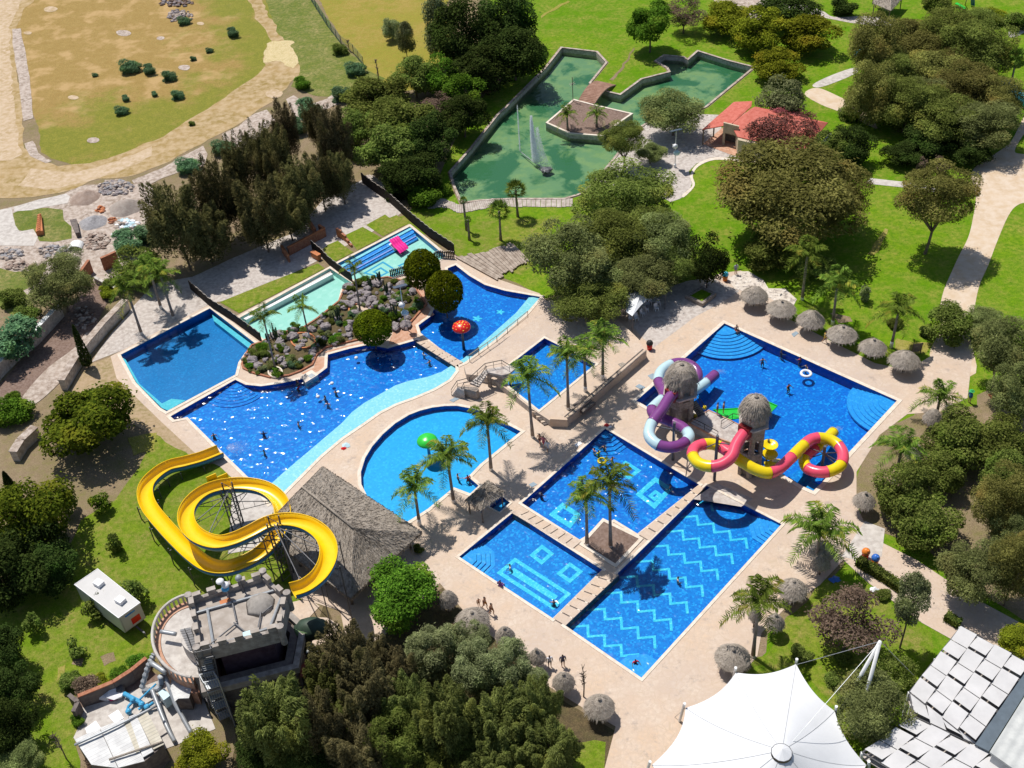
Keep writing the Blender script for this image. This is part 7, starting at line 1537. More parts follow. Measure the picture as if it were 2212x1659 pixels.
# ================================================================ lagoon
isl = gp(q(2, (1505, 645), (1640, 680), (1890, 738), (1800, 800), (1700, 885), (1480, 868), (1325, 798)), .05); t = thing('lagoon_island', 'paved island with stone rim in the lagoon', 'island', sum(isl, Vector()) / 7); MB().prism(isl, -1.3, .05).build('wall', m_wallst, t); sheet('island_top', [offset(isl, -.3)], .06, m_soil, t); ring(ccw(offset(isl, -.3)), ccw(offset(isl, .03)), -.1, .16).build('coping', m_cop, t)
t = thing('wooden_bridge', 'arched brown plank footbridge to the lagoon island', 'bridge', G(*q1(2, 1650, 600))); a, b, c, d = (G(*q1(2, x, y), .1) for x, y in ((1655, 522), (1778, 550), (1640, 672), (1535, 655))); mb = MB(); n = 20; m_bw = stripemat('red_brown_planks', (.26, .135, .09), (.36, .21, .15), .25, 0, .85)
for i in range(n):
    u, v = i / n, (i + .88) / n; z = lambda f: .12 + .75 * math.sin(PI * f); P = [a.lerp(d, u), b.lerp(c, u), b.lerp(c, v), a.lerp(d, v)]; Z = [z(u), z(u), z(v), z(v)]; P = [Vector((p.x, p.y, q_)) for p, q_ in zip(P, Z)]; mb.add(P + [p - Vector((0, 0, .1)) for p in P], [(0, 3, 2, 1), (4, 5, 6, 7), (0, 1, 5, 4), (1, 2, 6, 5), (2, 3, 7, 6), (3, 0, 4, 7)])
mb.build('planks', m_bw, t); mb = MB()
for e, f in ((a, d), (b, c)): mb.tube([Vector((*e.lerp(f, i / 12).xy, .0 + .75 * math.sin(PI * i / 12))) for i in range(13)], .12, 6)
mb.build('beams', m_bark, t)
def planked(name, label, cat, left, right, n, m, z=.08, jag=.12, slope=0, seed=1):
    r_ = random.Random(seed); L = smooth_loop(gp(left, z), 6, False); R = smooth_loop(gp(right, z), 6, False); t = thing(name, label, cat, L[0]); mb = MB(); k = len(L) - 1
    pt = lambda A, f: A[min(int(f * k), k - 1)].lerp(A[min(int(f * k), k - 1) + 1], f * k - min(int(f * k), k - 1))
    for i in range(n):
        u, v = (i + .03) / n, (i + .93) / n; a, b, c, d = pt(L, u), pt(R, u), pt(R, v), pt(L, v); e = (b - a).normalized() * r_.uniform(-jag, jag); e2 = (b - a).normalized() * r_.uniform(-jag, jag); h = r_.uniform(0, .03)
        mb.prism([a + e, b + e2, c + e2, d + e], z - .1, z + h)
    mb.build('planks', m, t); return t
m_wd = [stripemat('grey_planks', (.36, .30, .26), (.52, .46, .41), .4, .3, .9, 0, .3), stripemat('brown_planks', (.27, .21, .165), (.44, .365, .30), .35, 1.0, .9, 0, .3)]
planked('boardwalk', 'curved grey plank boardwalk along the foot of the lagoon', 'boardwalk', q(2, (540, 1300), (650, 1285), (770, 1325), (880, 1300), (1000, 1285), (1240, 1288), (1500, 1285)), q(2, (560, 1350), (680, 1345), (770, 1378), (900, 1355), (1020, 1340), (1240, 1340), (1500, 1340)), 52, m_wd[0])
planked('plank_ramp', 'sloping weathered plank deck by the mushroom pool', 'deck', q(5, (745, 10), (980, -45), (1110, -85)), q(5, (1000, 150), (1110, 90), (1215, 22)), 16, m_wd[1], .25, .35)
planked('plank_deck', 'broken plank deck beside the long picket fence end', 'deck', q(2, (140, 1150), (200, 1130)), q(2, (300, 1290), (380, 1270)), 5, m_wd[0], .1, .3, seed=3)
def spray(name, label, P, top, w0, w1, drift, n, seed, s=.045):
    r_ = random.Random(seed); mb = MB()
    for i in range(n):
        f = r_.random() ** .7; z = P.z + (top - P.z) * (1 - f); w = w0 + (w1 - w0) * f; a = r_.uniform(0, 6.28); rr = w * math.sqrt(r_.random()); p = Vector((P.x + drift[0] * f * f + rr * math.cos(a), P.y + drift[1] * f * f + rr * math.sin(a), z)); q_ = s * r_.uniform(.5, 1.4); mb.add([p + Vector((-q_, -q_ * .5, 0)), p + Vector((q_, -q_ * .5, 0)), p + Vector((q_ * r_.uniform(-.5, .5), q_ * .8, q_ * 1.5))], [(0, 1, 2)])
    return tag(mb.build(name, m_foam), label, 'fountain jet' if 'jet' in name else 'splash')
Pb = G(*q1(2, 1245, 1050), -.7); zt = at(*q1(2, 1240, 775), q1(2, 1245, 1050)[1]).z
spray('fountain_jet', 'tall white main fountain jet in the lagoon', Pb, zt, .14, .6, (.4, 0), 3200, 1, .09); spray('fountain_jet', 'falling veil of fountain spray beside the main jet', Pb + Vector((.8, -.3, 0)), zt * .75, .2, .9, (.6, -.6), 1300, 2, .07)
P2 = G(*q1(2, 1158, 980), -.7); spray('fountain_jet', 'thin second fountain jet in the lagoon', P2, at(*q1(2, 1150, 705), q1(2, 1158, 980)[1]).z, .06, .1, (0, 0), 1200, 3, .05)
t = thing('fountain_pump', 'dark floating fountain pump with a pipe in the lagoon', 'pump', G(*q1(2, 1330, 1110), -.7)); c = G(*q1(2, 1330, 1100), -.6); MB().blob(c, (.9, .7, .35), 3, .2).build('float', m_steel, t); MB().tube([P2, Pb, c], .06, 6).build('feed_pipe', m_tank, t); 
spray('splash', 'white splash water round the fountain pump', c + Vector((0, 0, -.1)), .3, .6, 1.5, (0, 0), 500, 5, .03)
e = q1(4, 1440, 1275); spray('splash', 'white splash where the yellow flume meets the main pool', G(*q1(4, 1500, 1262), -.2), .5, .3, 1.2, (1.2, .5), 900, 6, .035)
spray('splash', 'spray at the mouth of the purple tube', G(*q1('S', 775, 215), -.1), .5, .2, .5, (.6, .3), 220, 7, .03); spray('splash', 'spray at the mouth of the yellow tube end', G(*q1('S', 1840, 720), -.1), .45, .15, .4, (.4, .3), 160, 8, .03)
for i in range(1):
    t = thing('star_pole', 'slim pole with a small metal star on the lagoon island', 'pole', G(*q1(2, 1502, 660))); zz = at(*q1(2, 1496, 500), q1(2, 1502, 660)[1]); MB().tube([G(*q1(2, 1502, 660), .0), (zz.x, zz.y, zz.z)], .06, 6).build('pole', m_bark, t); s = MB(); cc = Vector((zz.x, zz.y, zz.z * .72))
    for k in range(8): s.beam(cc, cc + Vector((math.cos(k * PI / 4), 0.15, math.sin(k * PI / 4))) * .5, .05)
    s.build('star', m_cop, t)
# ================================================================ lamp posts, poles
def solar_lamp(bx, by, top, label, panel=(0, 0), crop='V'):
    B = G(bx, by); zt = at(bx, top, by).z; t = thing('solar_lamp', label, 'street lamp', B, 'solar lamps'); p = Vector((B.x, B.y, 0)); MB().tube([p - Vector((0, 0, .02)), p + Vector((0, 0, zt))], [.07, .05], 8).build('pole', m_white, t); MB().rev(p, [(.2, -.02), (.2, .5), (.1, .6)], 10).build('foot', m_white, t)
    MB().box(p + Vector((0, .1, zt + .1)), (1.7, 1.0, .06), .3, Matrix.Rotation(-.35, 3, 'X')).build('solar_panel', m_panel, t); a = MB(); a.beam(p + Vector((0, 0, zt * .62)), p + Vector((-.55, -.1, zt * .66)), .06); a.build('arm', m_white, t); MB().blob(p + Vector((-.1, -.1, zt * .6)), (.42, .36, .36), 1, .02).build('battery_box', m_plast, t, True); MB().blob(p + Vector((.15, -.2, zt * .42)), (.5, .3, .42), 2, .05).build('reflector', m_ice, t, True)
solar_lamp(*q1('g', 1688, 705), q1('g', 1630, 300)[1], 'solar lamp with round reflector on the rock garden edge'); solar_lamp(*q1(2, 2162, 1085), q1(2, 2150, 850)[1], 'solar lamp on the lagoon paving')
def snag(x, y, top, label, w=.12):
    B = G(x, y); zt = at(x, top, y).z; t = thing('dead_tree', label, 'dead tree', B); r_ = random.Random(int(x)); MB().tube([B - Vector((0, 0, .05)), B + Vector((.1, 0, zt * .5)), B + Vector((0, 0, zt))], [w, w * .8, w * .4], 7).build('trunk', m_bark, t); b = MB()
    for i in range(26): z = zt * r_.uniform(.35, .98); p = B + Vector((0, 0, z)); a = r_.uniform(0, 6.28); b.tube([p, p + Vector((math.cos(a) * .35, math.sin(a) * .35, .3))], [.05, .015], 4)
    b.build('twigs', m_bark, t)
snag(*q1(2, 245, 555), q1(2, 235, 385)[1], 'bare dead trunk standing between meadow and tree belt'); snag(*q1(8, 1570, 1200), q1(8, 1560, 1010)[1], 'leafless twiggy tree at the thicket edge', .07); snag(*q1(7, 430, 1600), q1(7, 340, 1430)[1], 'thin dead sapling on the lower lawn', .06); snag(*q1(2, 50, 330), q1(2, 40, 260)[1], 'thin post-like dead stem at the wire fence', .05)
# ================================================================ rubble yard
def heap(c, x, y, rx, h, m, label, seed=1, name='sand_heap', cat='heap'):
    P = G(*q1(c, x, y)); k = ppm(P); R = rx * CROP[c][2] / k; mb = MB(); n = 26; vs = []; fs = []
    for i in range(9):
        for j in range(n):
            a = 2 * PI * j / n; r = R * (1 - i / 8); q_ = P + Vector((r * math.cos(a), r * math.sin(a) * .85, 0)); nz_ = mnoise.noise(q_ * .8 + Vector((seed * 7, 0, 0))); r2 = 1 + .25 * mnoise.noise(Vector((math.cos(a) * 1.5, math.sin(a) * 1.5, seed * 3.3))); vs.append(P + Vector((r * r2 * math.cos(a), r * r2 * math.sin(a) * .85, h * (1 - (1 - i / 8) ** 1.5) * (1 + .5 * nz_) * (i > 0) - .02 * (i == 0))))
    mb.add(vs, [(i * n + j, i * n + (j + 1) % n, (i + 1) * n + (j + 1) % n, (i + 1) * n + j) for i in range(8) for j in range(n)]); return tag(mb.build(name, m, None, True), label, cat)
m_sandb = mat('brown_sand', ((.34, .25, .20), (.26, .185, .145), (.40, .31, .26)), .95, (.5, 2, 8), .4); m_sandg = mat('grey_sand', ((.33, .275, .24), (.26, .215, .19), (.38, .33, .29)), .95, (.5, 2, 8), .4); m_grvl = mat('grey_gravel', ((.30, .29, .30), (.23, .22, .23), (.37, .36, .37)), .95, (.8, 3, 10), .6)
heap('L', 880, 200, 170, 1.1, m_sandb, 'dark brown sand heap at the track end of the yard', 1); heap('L', 1310, 300, 190, 1.4, m_sandg, 'large grey-brown sand heap nearest the casuarinas', 2); heap('L', 970, 450, 160, .8, m_grvl, 'smooth grey gravel heap in the middle of the yard', 3)
def pile(c, x, y, rx, ry, n, s0, s1, mats_, label, seed, name='stone_pile', cat='stone pile', h=.5, flatz=.5):
    r_ = random.Random(seed); t = thing(name, label, cat, G(*q1(c, x, y))); L = {m.name: MB() for m in mats_}
    for i in range(n):
        a = r_.uniform(0, 6.28); f = math.sqrt(r_.random()); p = G(*q1(c, x + rx * f * math.cos(a), y + ry * f * math.sin(a))); s = r_.uniform(s0, s1); m = r_.choice(mats_); L[m.name].blob(p + Vector((0, 0, h * (1 - f) * r_.random() + s * .25)), (s, s * r_.uniform(.5, 1), s * flatz), i, .3, 1.4, 7, 4)
    for k_, b in L.items():
        if b.v: b.each('stone', MATS[k_], t)
    return t
pile('L', 1195, 95, 190, 80, 170, .18, .45, [m_rock, m_rubble, m_grvl], 'long pile of grey and white stones beside the dirt track', 1); pile('L', 1000, 645, 130, 90, 130, .18, .42, [m_rubble, m_sandb], 'pile of reddish stones in the yard centre', 2); pile('L', 110, 780, 130, 60, 80, .2, .5, [m_rubble, m_grvl], 'rubble pile at the left edge of the yard', 3); pile('L', 560, 760, 170, 70, 80, .2, .45, [m_rubble, m_grvl], 'scattered pale rubble in front of the shrub tree', 4); pile('L', 200, 900, 150, 50, 60, .2, .45, [m_rubble, m_sandb], 'rubble strip above the weeds at the left edge', 5); pile(1, 1170, 110, 80, 45, 90, .2, .5, [m_rock, m_rubble], 'stone heap in the dry field', 6); pile(1, 1140, 20, 110, 35, 70, .2, .5, [m_soil, m_rock], 'dark brush heap at the top edge of the dry field', 7, 'brush_heap', 'brush heap')
pile('L', 870, 1440, 110, 120, 70, .18, .4, [m_rubble, m_soil], 'loose stones on the bank between the ravine walls', 8); pile('L', 420, 1470, 90, 60, 50, .2, .4, [m_rubble, m_sandb], 'loose stones above the ravine wall', 9)
t = thing('brick_stack', 'orange brick stack standing in the weeds of the yard', 'brick stack', G(*q1('L', 420, 600)));
a, b = G(*q1('L', 385, 590)), G(*q1('L', 410, 410)); c, d = G(*q1('L', 460, 580)), G(*q1('L', 440, 400)); MB().prism([a, c, d, b], -.02, .75).build('bricks', m_orange, t); mb = MB()
for i in range(9): u = i / 9; p = a.lerp(b, u).lerp(c.lerp(d, u), .45); mb.box(p + Vector((0, 0, .86)), (.45, .28, .2), .3 + i * .1)
mb.build('loose_bricks', m_orange, t)
for x, y, lab in ((1045, 320, 'small orange brick pile between the sand heaps'), (1160, 430, 'dark orange brick pile by the white sacks')): pile('L', x, y, 42, 36, 26, .18, .32, [m_orange, m_brick], lab, int(x), 'brick_pile', 'brick pile', .5)
pile('L', 1320, 475, 120, 50, 60, .25, .5, [m_plast, m_ice, m_rubble], 'heap of white sacks and plastic in the yard', 12, 'sack_heap', 'sack heap', .5); pile('L', 1230, 575, 70, 30, 26, .22, .4, [m_plast, m_rubble], 'pinkish sack heap beside the white one', 13, 'sack_heap', 'sack heap', .4)
a, b = G(*q1('L', 740, 470)), G(*q1('L', 800, 610)); tag(MB().prism([a, a + Vector((.9, .2, 0)), b + Vector((.5, .2, 0)), b], 0, .8).build('block_stack', m_dkwall), 'dark upright slab stack at the edge of the weeds', 'slab stack')
c = G(*q1('L', 790, 710)); mb = MB(); P = [c + Vector((1.0 * math.cos(a * PI / 10), 0, .7 * math.sin(a * PI / 10))) for a in range(11)]; vs = [p + Vector((0, o, 0)) for o in (-.7, .9) for p in P]; mb.add(vs + [v + Vector((0, 0, -.06)) for v in vs], [(i, i + 1, 12 + i, 11 + i) for i in range(10)] + [(22 + i, 33 + i, 34 + i, 23 + i) for i in range(10)]); tag(mb.build('curved_sheet', m_white), 'white curved plastic sheet lying beside the stone pile', 'sheet')
# ================================================================ awning, tables and chairs
t = thing('awning', 'white awning in the shade of the central grove', 'awning', G(*q1('P', 620, 640))); za = 2.9; P = [G(*q1('P', x, y), za) for x, y in ((420, 400), (650, 470), (865, 582), (700, 655), (590, 745), (490, 870), (420, 820))]; c = sum(P, Vector()) / 7 + Vector((0, 0, .7)); mb = MB(); n = 7; mb.add(P + [c] + [p.lerp(c, .5) - Vector((0, 0, .12)) for p in P], [(i, (i + 1) % 7, 8 + (i + 1) % 7, 8 + i) for i in range(7)] + [(8 + i, 8 + (i + 1) % 7, 7) for i in range(7)]); mb.build('canvas', m_tent, t); pp = MB()
for p in (P[0], P[2], P[5]): pp.beam((p.x, p.y, 0), p, .1)
pp.each('post', m_steel, t)
def chair():
    t = thing('plastic_chair', 'white plastic chair', 'chair', (0, 0, 0), 'white plastic chairs under the awning'); MB().box((0, 0, .43), (.5, .48, .05)).build('seat', m_plast, t); MB().box((0, .24, .72), (.5, .05, .52)).build('backrest', m_plast, t)
    for sx, sy in ((-1, -1), (1, -1), (-1, 1), (1, 1)): MB().beam((sx * .22, sy * .2, 0), (sx * .2, sy * .18, .42), .06).build('leg', m_plast, t)
    for s in (-1, 1): MB().beam((s * .26, -.2, .64), (s * .26, .22, .66), .05).build('armrest', m_plast, t)
    return freeze(t)
ch = chair(); cl = [(760, 810, 'nearest the open paving', .4), (645, 825, 'in front of the left table', 2.2), (605, 870, 'lowest on the left under the awning', .8), (535, 920, 'at the awning corner post', .3), (475, 925, 'leftmost under the awning', 1.2), (690, 735, 'behind the left table', 3.0), (735, 700, 'behind the right table', 2.6), (785, 745, 'right of the right table', 1.5), (565, 800, 'in the darkest corner', 2.0), (660, 760, 'between the two tables', 1.0)]
for i, (x, y, lab, rz) in enumerate(cl):
    p = G(*q1('P', x, y)) + Vector((0, 0, .05))
    if i == 0: ch.location = p; ch.rotation_euler[2] = rz; ch['label'] = 'white plastic chair ' + lab
    else: dup(ch, p, rz, 'white plastic chair ' + lab)
for x, y, lab in ((600, 800, 'white round plastic table at the left under the awning'), (730, 740, 'white round plastic table at the right under the awning')):
    p = G(*q1('P', x, y)) + Vector((0, 0, .05)); t = thing('plastic_table', lab, 'table', p); MB().rev(p, [(.5, .70), (.52, .74)], 18).build('tabletop', m_plast, t)
    for k_ in range(4): a = k_ * PI / 2 + .6; MB().beam(p + Vector((.4 * math.cos(a), .4 * math.sin(a), 0)), p + Vector((.3 * math.cos(a), .3 * math.sin(a), .7)), .05).build('leg', m_plast, t)
t = thing('stone_planter', 'square stone planter with grass at the deck corner', 'planter', G(*q1('P', 1260, 680))); P = gp(q('P', (1085, 680), (1270, 575), (1435, 655), (1280, 775))); ring(ccw(offset(P, -.35)), ccw(P), .03, .6).build('kerb', m_stone, t); sheet('soil', [offset(P, -.3)], .45, m_lawn, t)
# ================================================================ bins and small things
def bin_(c, x, y, mb_, ml, label, s=1.0, h=.8):
    p = G(*q1(c, x, y)) + Vector((0, 0, .04)); t = thing('litter_bin', label, 'bin', p); MB().rev(p, [(.3 * s, 0), (.36 * s, h), (.34 * s, h)], 14).build('drum', mb_, t, True); MB().rev(p, [(.40 * s, h), (.42 * s, h + .12), (.33 * s, h + .35), (.12, h + .5), (.03, h + .52)], 14).build('lid', ml, t, True); MB().blob(p + Vector((.12, -.22, h + .42)), (.16, .16, .16), 1, .05, 1, 8, 5).build('lid_knob', ml, t, True); return t
m_cyan2 = plain('cyan_plastic', (.03, .42, .62), .4, .5, .1); m_or2 = plain('orange_plastic', (.72, .20, .02), .4, .5, .1); m_bl3 = plain('royal_blue_plastic', (.03, .14, .5), .4, .5, .1)
bin_('P', 1535, 470, m_or2, m_cyan2, 'orange litter bin with a bright blue top by the cobbled patch'); bin_('P', 685, 1245, m_red, m_black, 'red litter bin with a black top at the end of the low wall'); bin_(9, 1180, 300, m_red, m_or2, 'red litter bin with an orange top by the hedge'); bin_(9, 1242, 340, m_or2, m_bl3, 'orange litter bin with a blue top by the hedge'); bin_(3, 1910, 1050, m_red, m_or2, 'red and orange litter bin in the shade under the wood')
def plate(c, pts, m, label, nm='drain_cover', h=.03, g=None):
    P = gp(q(c, *pts), .06); return tag(MB().prism(P, .03, .06 + h).build(nm, m), label, nm.replace('_', ' '), g)
m_drain = plain('blue_grey_grate', (.25, .32, .38), .6, .4, .1)
plate(5, [(700, 935), (740, 915), (765, 925), (725, 948)], m_drain, 'blue-grey drain cover beside the stair bridge', h=.02); plate(5, [(1985, 775), (2020, 760), (2050, 785), (2010, 800)], m_drain, 'blue-grey drain cover by the purple slide ring, upper one', h=.02); plate(5, [(1905, 845), (1930, 830), (1970, 850), (1945, 868)], m_drain, 'blue-grey drain cover left of the purple slide, lower one', h=.02); plate(5, [(1215, 1480), (1245, 1465), (1270, 1480), (1235, 1500)], m_drain, 'blue-grey drain cover between half round and square pools', h=.02); plate(6, [(705, 505), (735, 487), (752, 500), (720, 525)], m_drain, 'grey drain cover in front of the third straw sunshade', h=.02); plate(5, [(1510, 1222), (1545, 1200), (1560, 1215), (1525, 1240)], m_plast, 'pale drain cover at the corner of the square pool', h=.02)
P = gp(q('T', (1760, 325), (1810, 305), (1865, 325), (1805, 362)), ZT + .04); tag(MB().prism(P, ZT, ZT + .04).build('wooden_hatch', m_straw), 'tan wooden hatch in the terrace floor', 'hatch')
P = gp(q(6, (1980, 895), (2010, 880), (2040, 905), (2005, 925)), .1); tag(MB().prism(P, .02, .12).build('golden_mat', m_orange), 'golden square mat on the earth at the right edge', 'mat'); flat('bare_earth', 6, [(1900, 900), (1960, 870), (2100, 880), (2120, 960), (2000, 1010), (1890, 990)], .02, m_ground, .3)
def cloth(c, x, y, rx, m, label, seed):
    P = G(*q1(c, x, y)) + Vector((0, 0, .06)); r_ = random.Random(seed); n = 12; R = rx * CROP[c][2] / ppm(P); vs = [P + Vector((R * math.cos(a * 2 * PI / n) * r_.uniform(.6, 1.1), R * .8 * math.sin(a * 2 * PI / n) * r_.uniform(.6, 1.1), .02)) for a in range(n)] + [P + Vector((0, 0, .22))]; mb = MB(); mb.add(vs, [(i, (i + 1) % n, n) for i in range(n)]); return tag(mb.build('cloth', m), label, 'cloth')
cloth(9, 985, 440, 42, m_bl3, 'blue cloth on the ground under the corner palm', 1); cloth(9, 1240, 505, 34, m_plast, 'white cloth lying on the grass beside the hedge', 2); cloth(9, 1285, 530, 22, m_plast, 'small white cloth next to the larger white one', 3); cloth(5, 30, 1230, 36, m_ice, 'pale towel on the deck by the half round pool', 4); cloth(5, 15, 1250, 20, m_red, 'red towel beside the pale towel', 5); cloth(5, 1720, 1100, 22, m_red, 'red towel at the corner of the square pool', 6); cloth(5, 1740, 1110, 18, m_plast, 'white towel beside the red one', 7)
t = thing('wooden_rack', 'dark slatted wooden rack behind the last straw sunshade', 'rack', G(*q1(6, 1515, 650))); c = G(*q1(6, 1515, 640)); mb = MB()
for i in range(6): mb.box(c + Vector((0, .25 - i * .02, .35 + i * .22)), (1.1, .06, .14), .1)
mb.build('slats', m_dkwall, t); mb = MB()
for s in (-.5, .5): mb.beam(c + Vector((s, .25, 0)), c + Vector((s, .1, 1.6)), .1)
mb.build('frame', m_bark, t)
mb = MB(); a, b = G(*q1(3, 2085, 535), 1.0), G(*q1(3, 2260, 690), 1.0); t = thing('blue_tube', 'blue tube slide cut by the right edge beyond the wood', 'water slide', (a.x, a.y, 0)); MB().tube([a, a.lerp(b, .48)], .75, 14).build('tube_section', m_cyan2, t, True); MB().tube([a.lerp(b, .5), b], .75, 14).build('tube_section', m_cyan2, t, True); MB().tube([a.lerp(b, .475), a.lerp(b, .505)], .8, 14).build('flange', m_pipeb, t, True); pp = MB(); pp.beam((*a.lerp(b, .3).xy, -.02), a.lerp(b, .3), .2); pp.beam((*a.lerp(b, .8).xy, -.02), a.lerp(b, .8), .2); pp.each('post', m_white, t)
P = smooth_loop([G(*q1(3, x, y), 1.6) for x, y in ((1120, 360), (1135, 335), (1180, 320), (1240, 330))], 6, False); t = thing('blue_tube', 'small blue curved slide by the little straw hut', 'water slide', (P[0].x, P[0].y, 0)); MB().tube(P, .35, 10).build('tube_section', m_cyan2, t, True); MB().beam((P[9].x, P[9].y, -.02), P[9], .12).build('post', m_white, t)
t = thing('swing_slide', 'green and blue playground slide at the top edge', 'play slide', G(*q1(3, 1800, 40))); MB().beam(G(*q1(3, 1770, 20), .6), G(*q1(3, 1830, 55), .15), .7, .12).build('green_chute', m_grn, t); MB().beam(G(*q1(3, 1880, -10), 1.8), G(*q1(3, 1880, 35), .15), .7, .12).build('blue_chute', m_bl3, t); MB().beam(G(*q1(3, 1830, 30), 0), G(*q1(3, 1840, 0), 1.8), .12).build('post', m_steel, t)
# rays and turtles laid in the mushroom pool floor
for x, y, s, lab in ((880, 405, 26, ''), (1030, 362, 22, ''), (850, 460, 14, '')):
    P = [G(*q1(5, x + s * (1 + .35 * math.cos(5 * a)) * math.cos(a), y + s * .6 * (1 + .35 * math.cos(5 * a)) * math.sin(a)), -.70) for a in [i * PI / 15 for i in range(30)]]; sheet('turtle_inlay', [P], -.705, m_inlay, p_C)
# ================================================================ people
def skin_mesh(J, E, nm, fingers):
    me = bpy.data.meshes.new(nm); me.from_pydata([j[:3] for j in J], E, []); o = bpy.data.objects.new(nm, me); COL.objects.link(o); m = o.modifiers.new('s', 'SKIN'); s2 = o.modifiers.new('d', 'SUBSURF'); s2.levels = s2.render_levels = 1
    for v, j in zip(me.skin_vertices[0].data, J): v.radius = (j[3], j[4] if len(j) > 4 else j[3])
    me.skin_vertices[0].data[0].use_root = True; dg = bpy.context.evaluated_depsgraph_get(); ev = o.evaluated_get(dg); M_ = bpy.data.meshes.new_from_object(ev); bpy.data.objects.remove(o); mb = MB(); mb.v = [tuple(v.co) for v in M_.vertices]; mb.f = [tuple(p.vertices) for p in M_.polygons]
    for (w_, d) in fingers:
        w_ = Vector(w_); d = Vector(d).normalized(); sd = d.cross(Vector((0, 1, 0))).normalized() if abs(d.y) < .9 else Vector((1, 0, 0)); sd2 = d.cross(sd)
        for k in range(4): b = w_ + sd2 * (-.03 + .02 * k); L = (.065, .078, .072, .055)[k]; mb.tube([b, b + d * L * .55, b + d * L + sd * .015], [.009, .008, .006], 5)
        mb.tube([w_ - d * .04 + sd2 * -.035, w_ - d * .01 + sd2 * -.06, w_ + d * .02 + sd2 * -.062], [.011, .009, .007], 5)
    return mb.v, mb.f
def pose(kind):
    L = dict(pel=(0, 0, .93), ab=(0, .01, 1.1), ch=(0, 0, 1.28), nk=(0, -.01, 1.47), hd=(0, -.03, 1.60), ht=(0, -.02, 1.70))
    arm = {'stand': ((.20, 0, 1.40), (.27, .03, 1.13), (.28, -.05, .90), (.28, -.07, .82)), 'walk': ((.20, 0, 1.40), (.26, .14, 1.15), (.27, .10, .93), (.27, .08, .85)), 'swim': ((.20, 0, 1.40), (.36, -.10, 1.22), (.40, -.34, 1.20), (.40, -.42, 1.20)), 'sit': ((.20, 0, 1.40), (.27, .10, 1.14), (.26, -.08, .98), (.25, -.15, .95))}[kind]
    leg = {'stand': ((.10, 0, .90), (.11, -.02, .50), (.11, .02, .08), (.12, -.13, .04)), 'walk': ((.10, 0, .90), (.11, -.2, .54), (.11, -.12, .12), (.11, -.27, .08)), 'swim': ((.10, 0, .90), (.13, -.12, .52), (.13, .1, .14), (.13, .2, .04)), 'sit': ((.10, 0, .90), (.12, -.42, .92), (.12, -.46, .50), (.12, -.58, .47))}[kind]
    leg2 = leg if kind != 'walk' else ((.10, 0, .90), (.11, .06, .50), (.11, .30, .14), (.11, .2, .06)); arm2 = arm if kind != 'walk' else ((.20, 0, 1.40), (.26, -.08, 1.14), (.26, -.24, .97), (.26, -.30, .90))
    J = [(*L['pel'], .15, .11), (*L['ab'], .135, .10), (*L['ch'], .16, .11), (*L['nk'], .055), (*L['hd'], .085, .10), (*L['ht'], .06)]; E = [(0, 1), (1, 2), (2, 3), (3, 4), (4, 5)]; F = []
    for s, A in ((1, arm), (-1, arm2)):
        i = len(J); rr = (.062, .045, .03, .026)
        for (x, y, z), r in zip(A, rr): J.append((x * s, y, z, r))
        E += [(2, i), (i, i + 1), (i + 1, i + 2), (i + 2, i + 3)]; a, b = Vector(J[i + 2][:3]), Vector(J[i + 3][:3]); F.append((tuple(b), tuple(b - a)))
    for s, A in ((1, leg), (-1, leg2)):
        i = len(J); rr = (.095, .065, .042, .035)
        for (x, y, z), r in zip(A, rr): J.append((x * s, y, z, r))
        E += [(0, i), (i, i + 1), (i + 1, i + 2), (i + 2, i + 3)]
    return J, E, F
BODY = {}
def body(kind):
    if kind not in BODY:
        J, E, F = pose(kind); V_, Fc = skin_mesh(J, E, 'person_body', F); me = bpy.data.meshes.new('person'); me.from_pydata(V_, [], Fc); me.materials.append(m_skin); me.polygons.foreach_set('use_smooth', [True] * len(me.polygons)); me.update()
        def part(test, off, nm):
            keep = [p for p in me.polygons if test(p.center)]; ids = sorted({i for p in keep for i in p.vertices}); mp = {a: b for b, a in enumerate(ids)}; m2 = bpy.data.meshes.new(nm); m2.from_pydata([tuple(me.vertices[i].co + me.vertices[i].normal * off) for i in ids], [], [tuple(mp[i] for i in p.vertices) for p in keep]); m2.materials.append(m_red); return m2
        hips = part(lambda c: .72 < c.z < 1.02 and (kind != 'sit' or c.y > -.3) and abs(c.x) < .24, .018, 'swimsuit'); shirt = part(lambda c: .98 < c.z < 1.46 and abs(c.x) < .30, .016, 'shirt'); hair = part(lambda c: c.z > 1.60 or (c.z > 1.54 and c.y > -.01), .018, 'hair')
        hd = MB(); hd.blob((0, -.125, 1.60), (.016, .03, .022), 1, 0, 1, 6, 4); nose = None; BODY[kind] = (me, hips, shirt, hair)
    return BODY[kind]
PM = {}
def pcol(c):
    if c not in PM: PM[c] = plain('cloth_colour', c, .8, .2, .1)
    return PM[c]
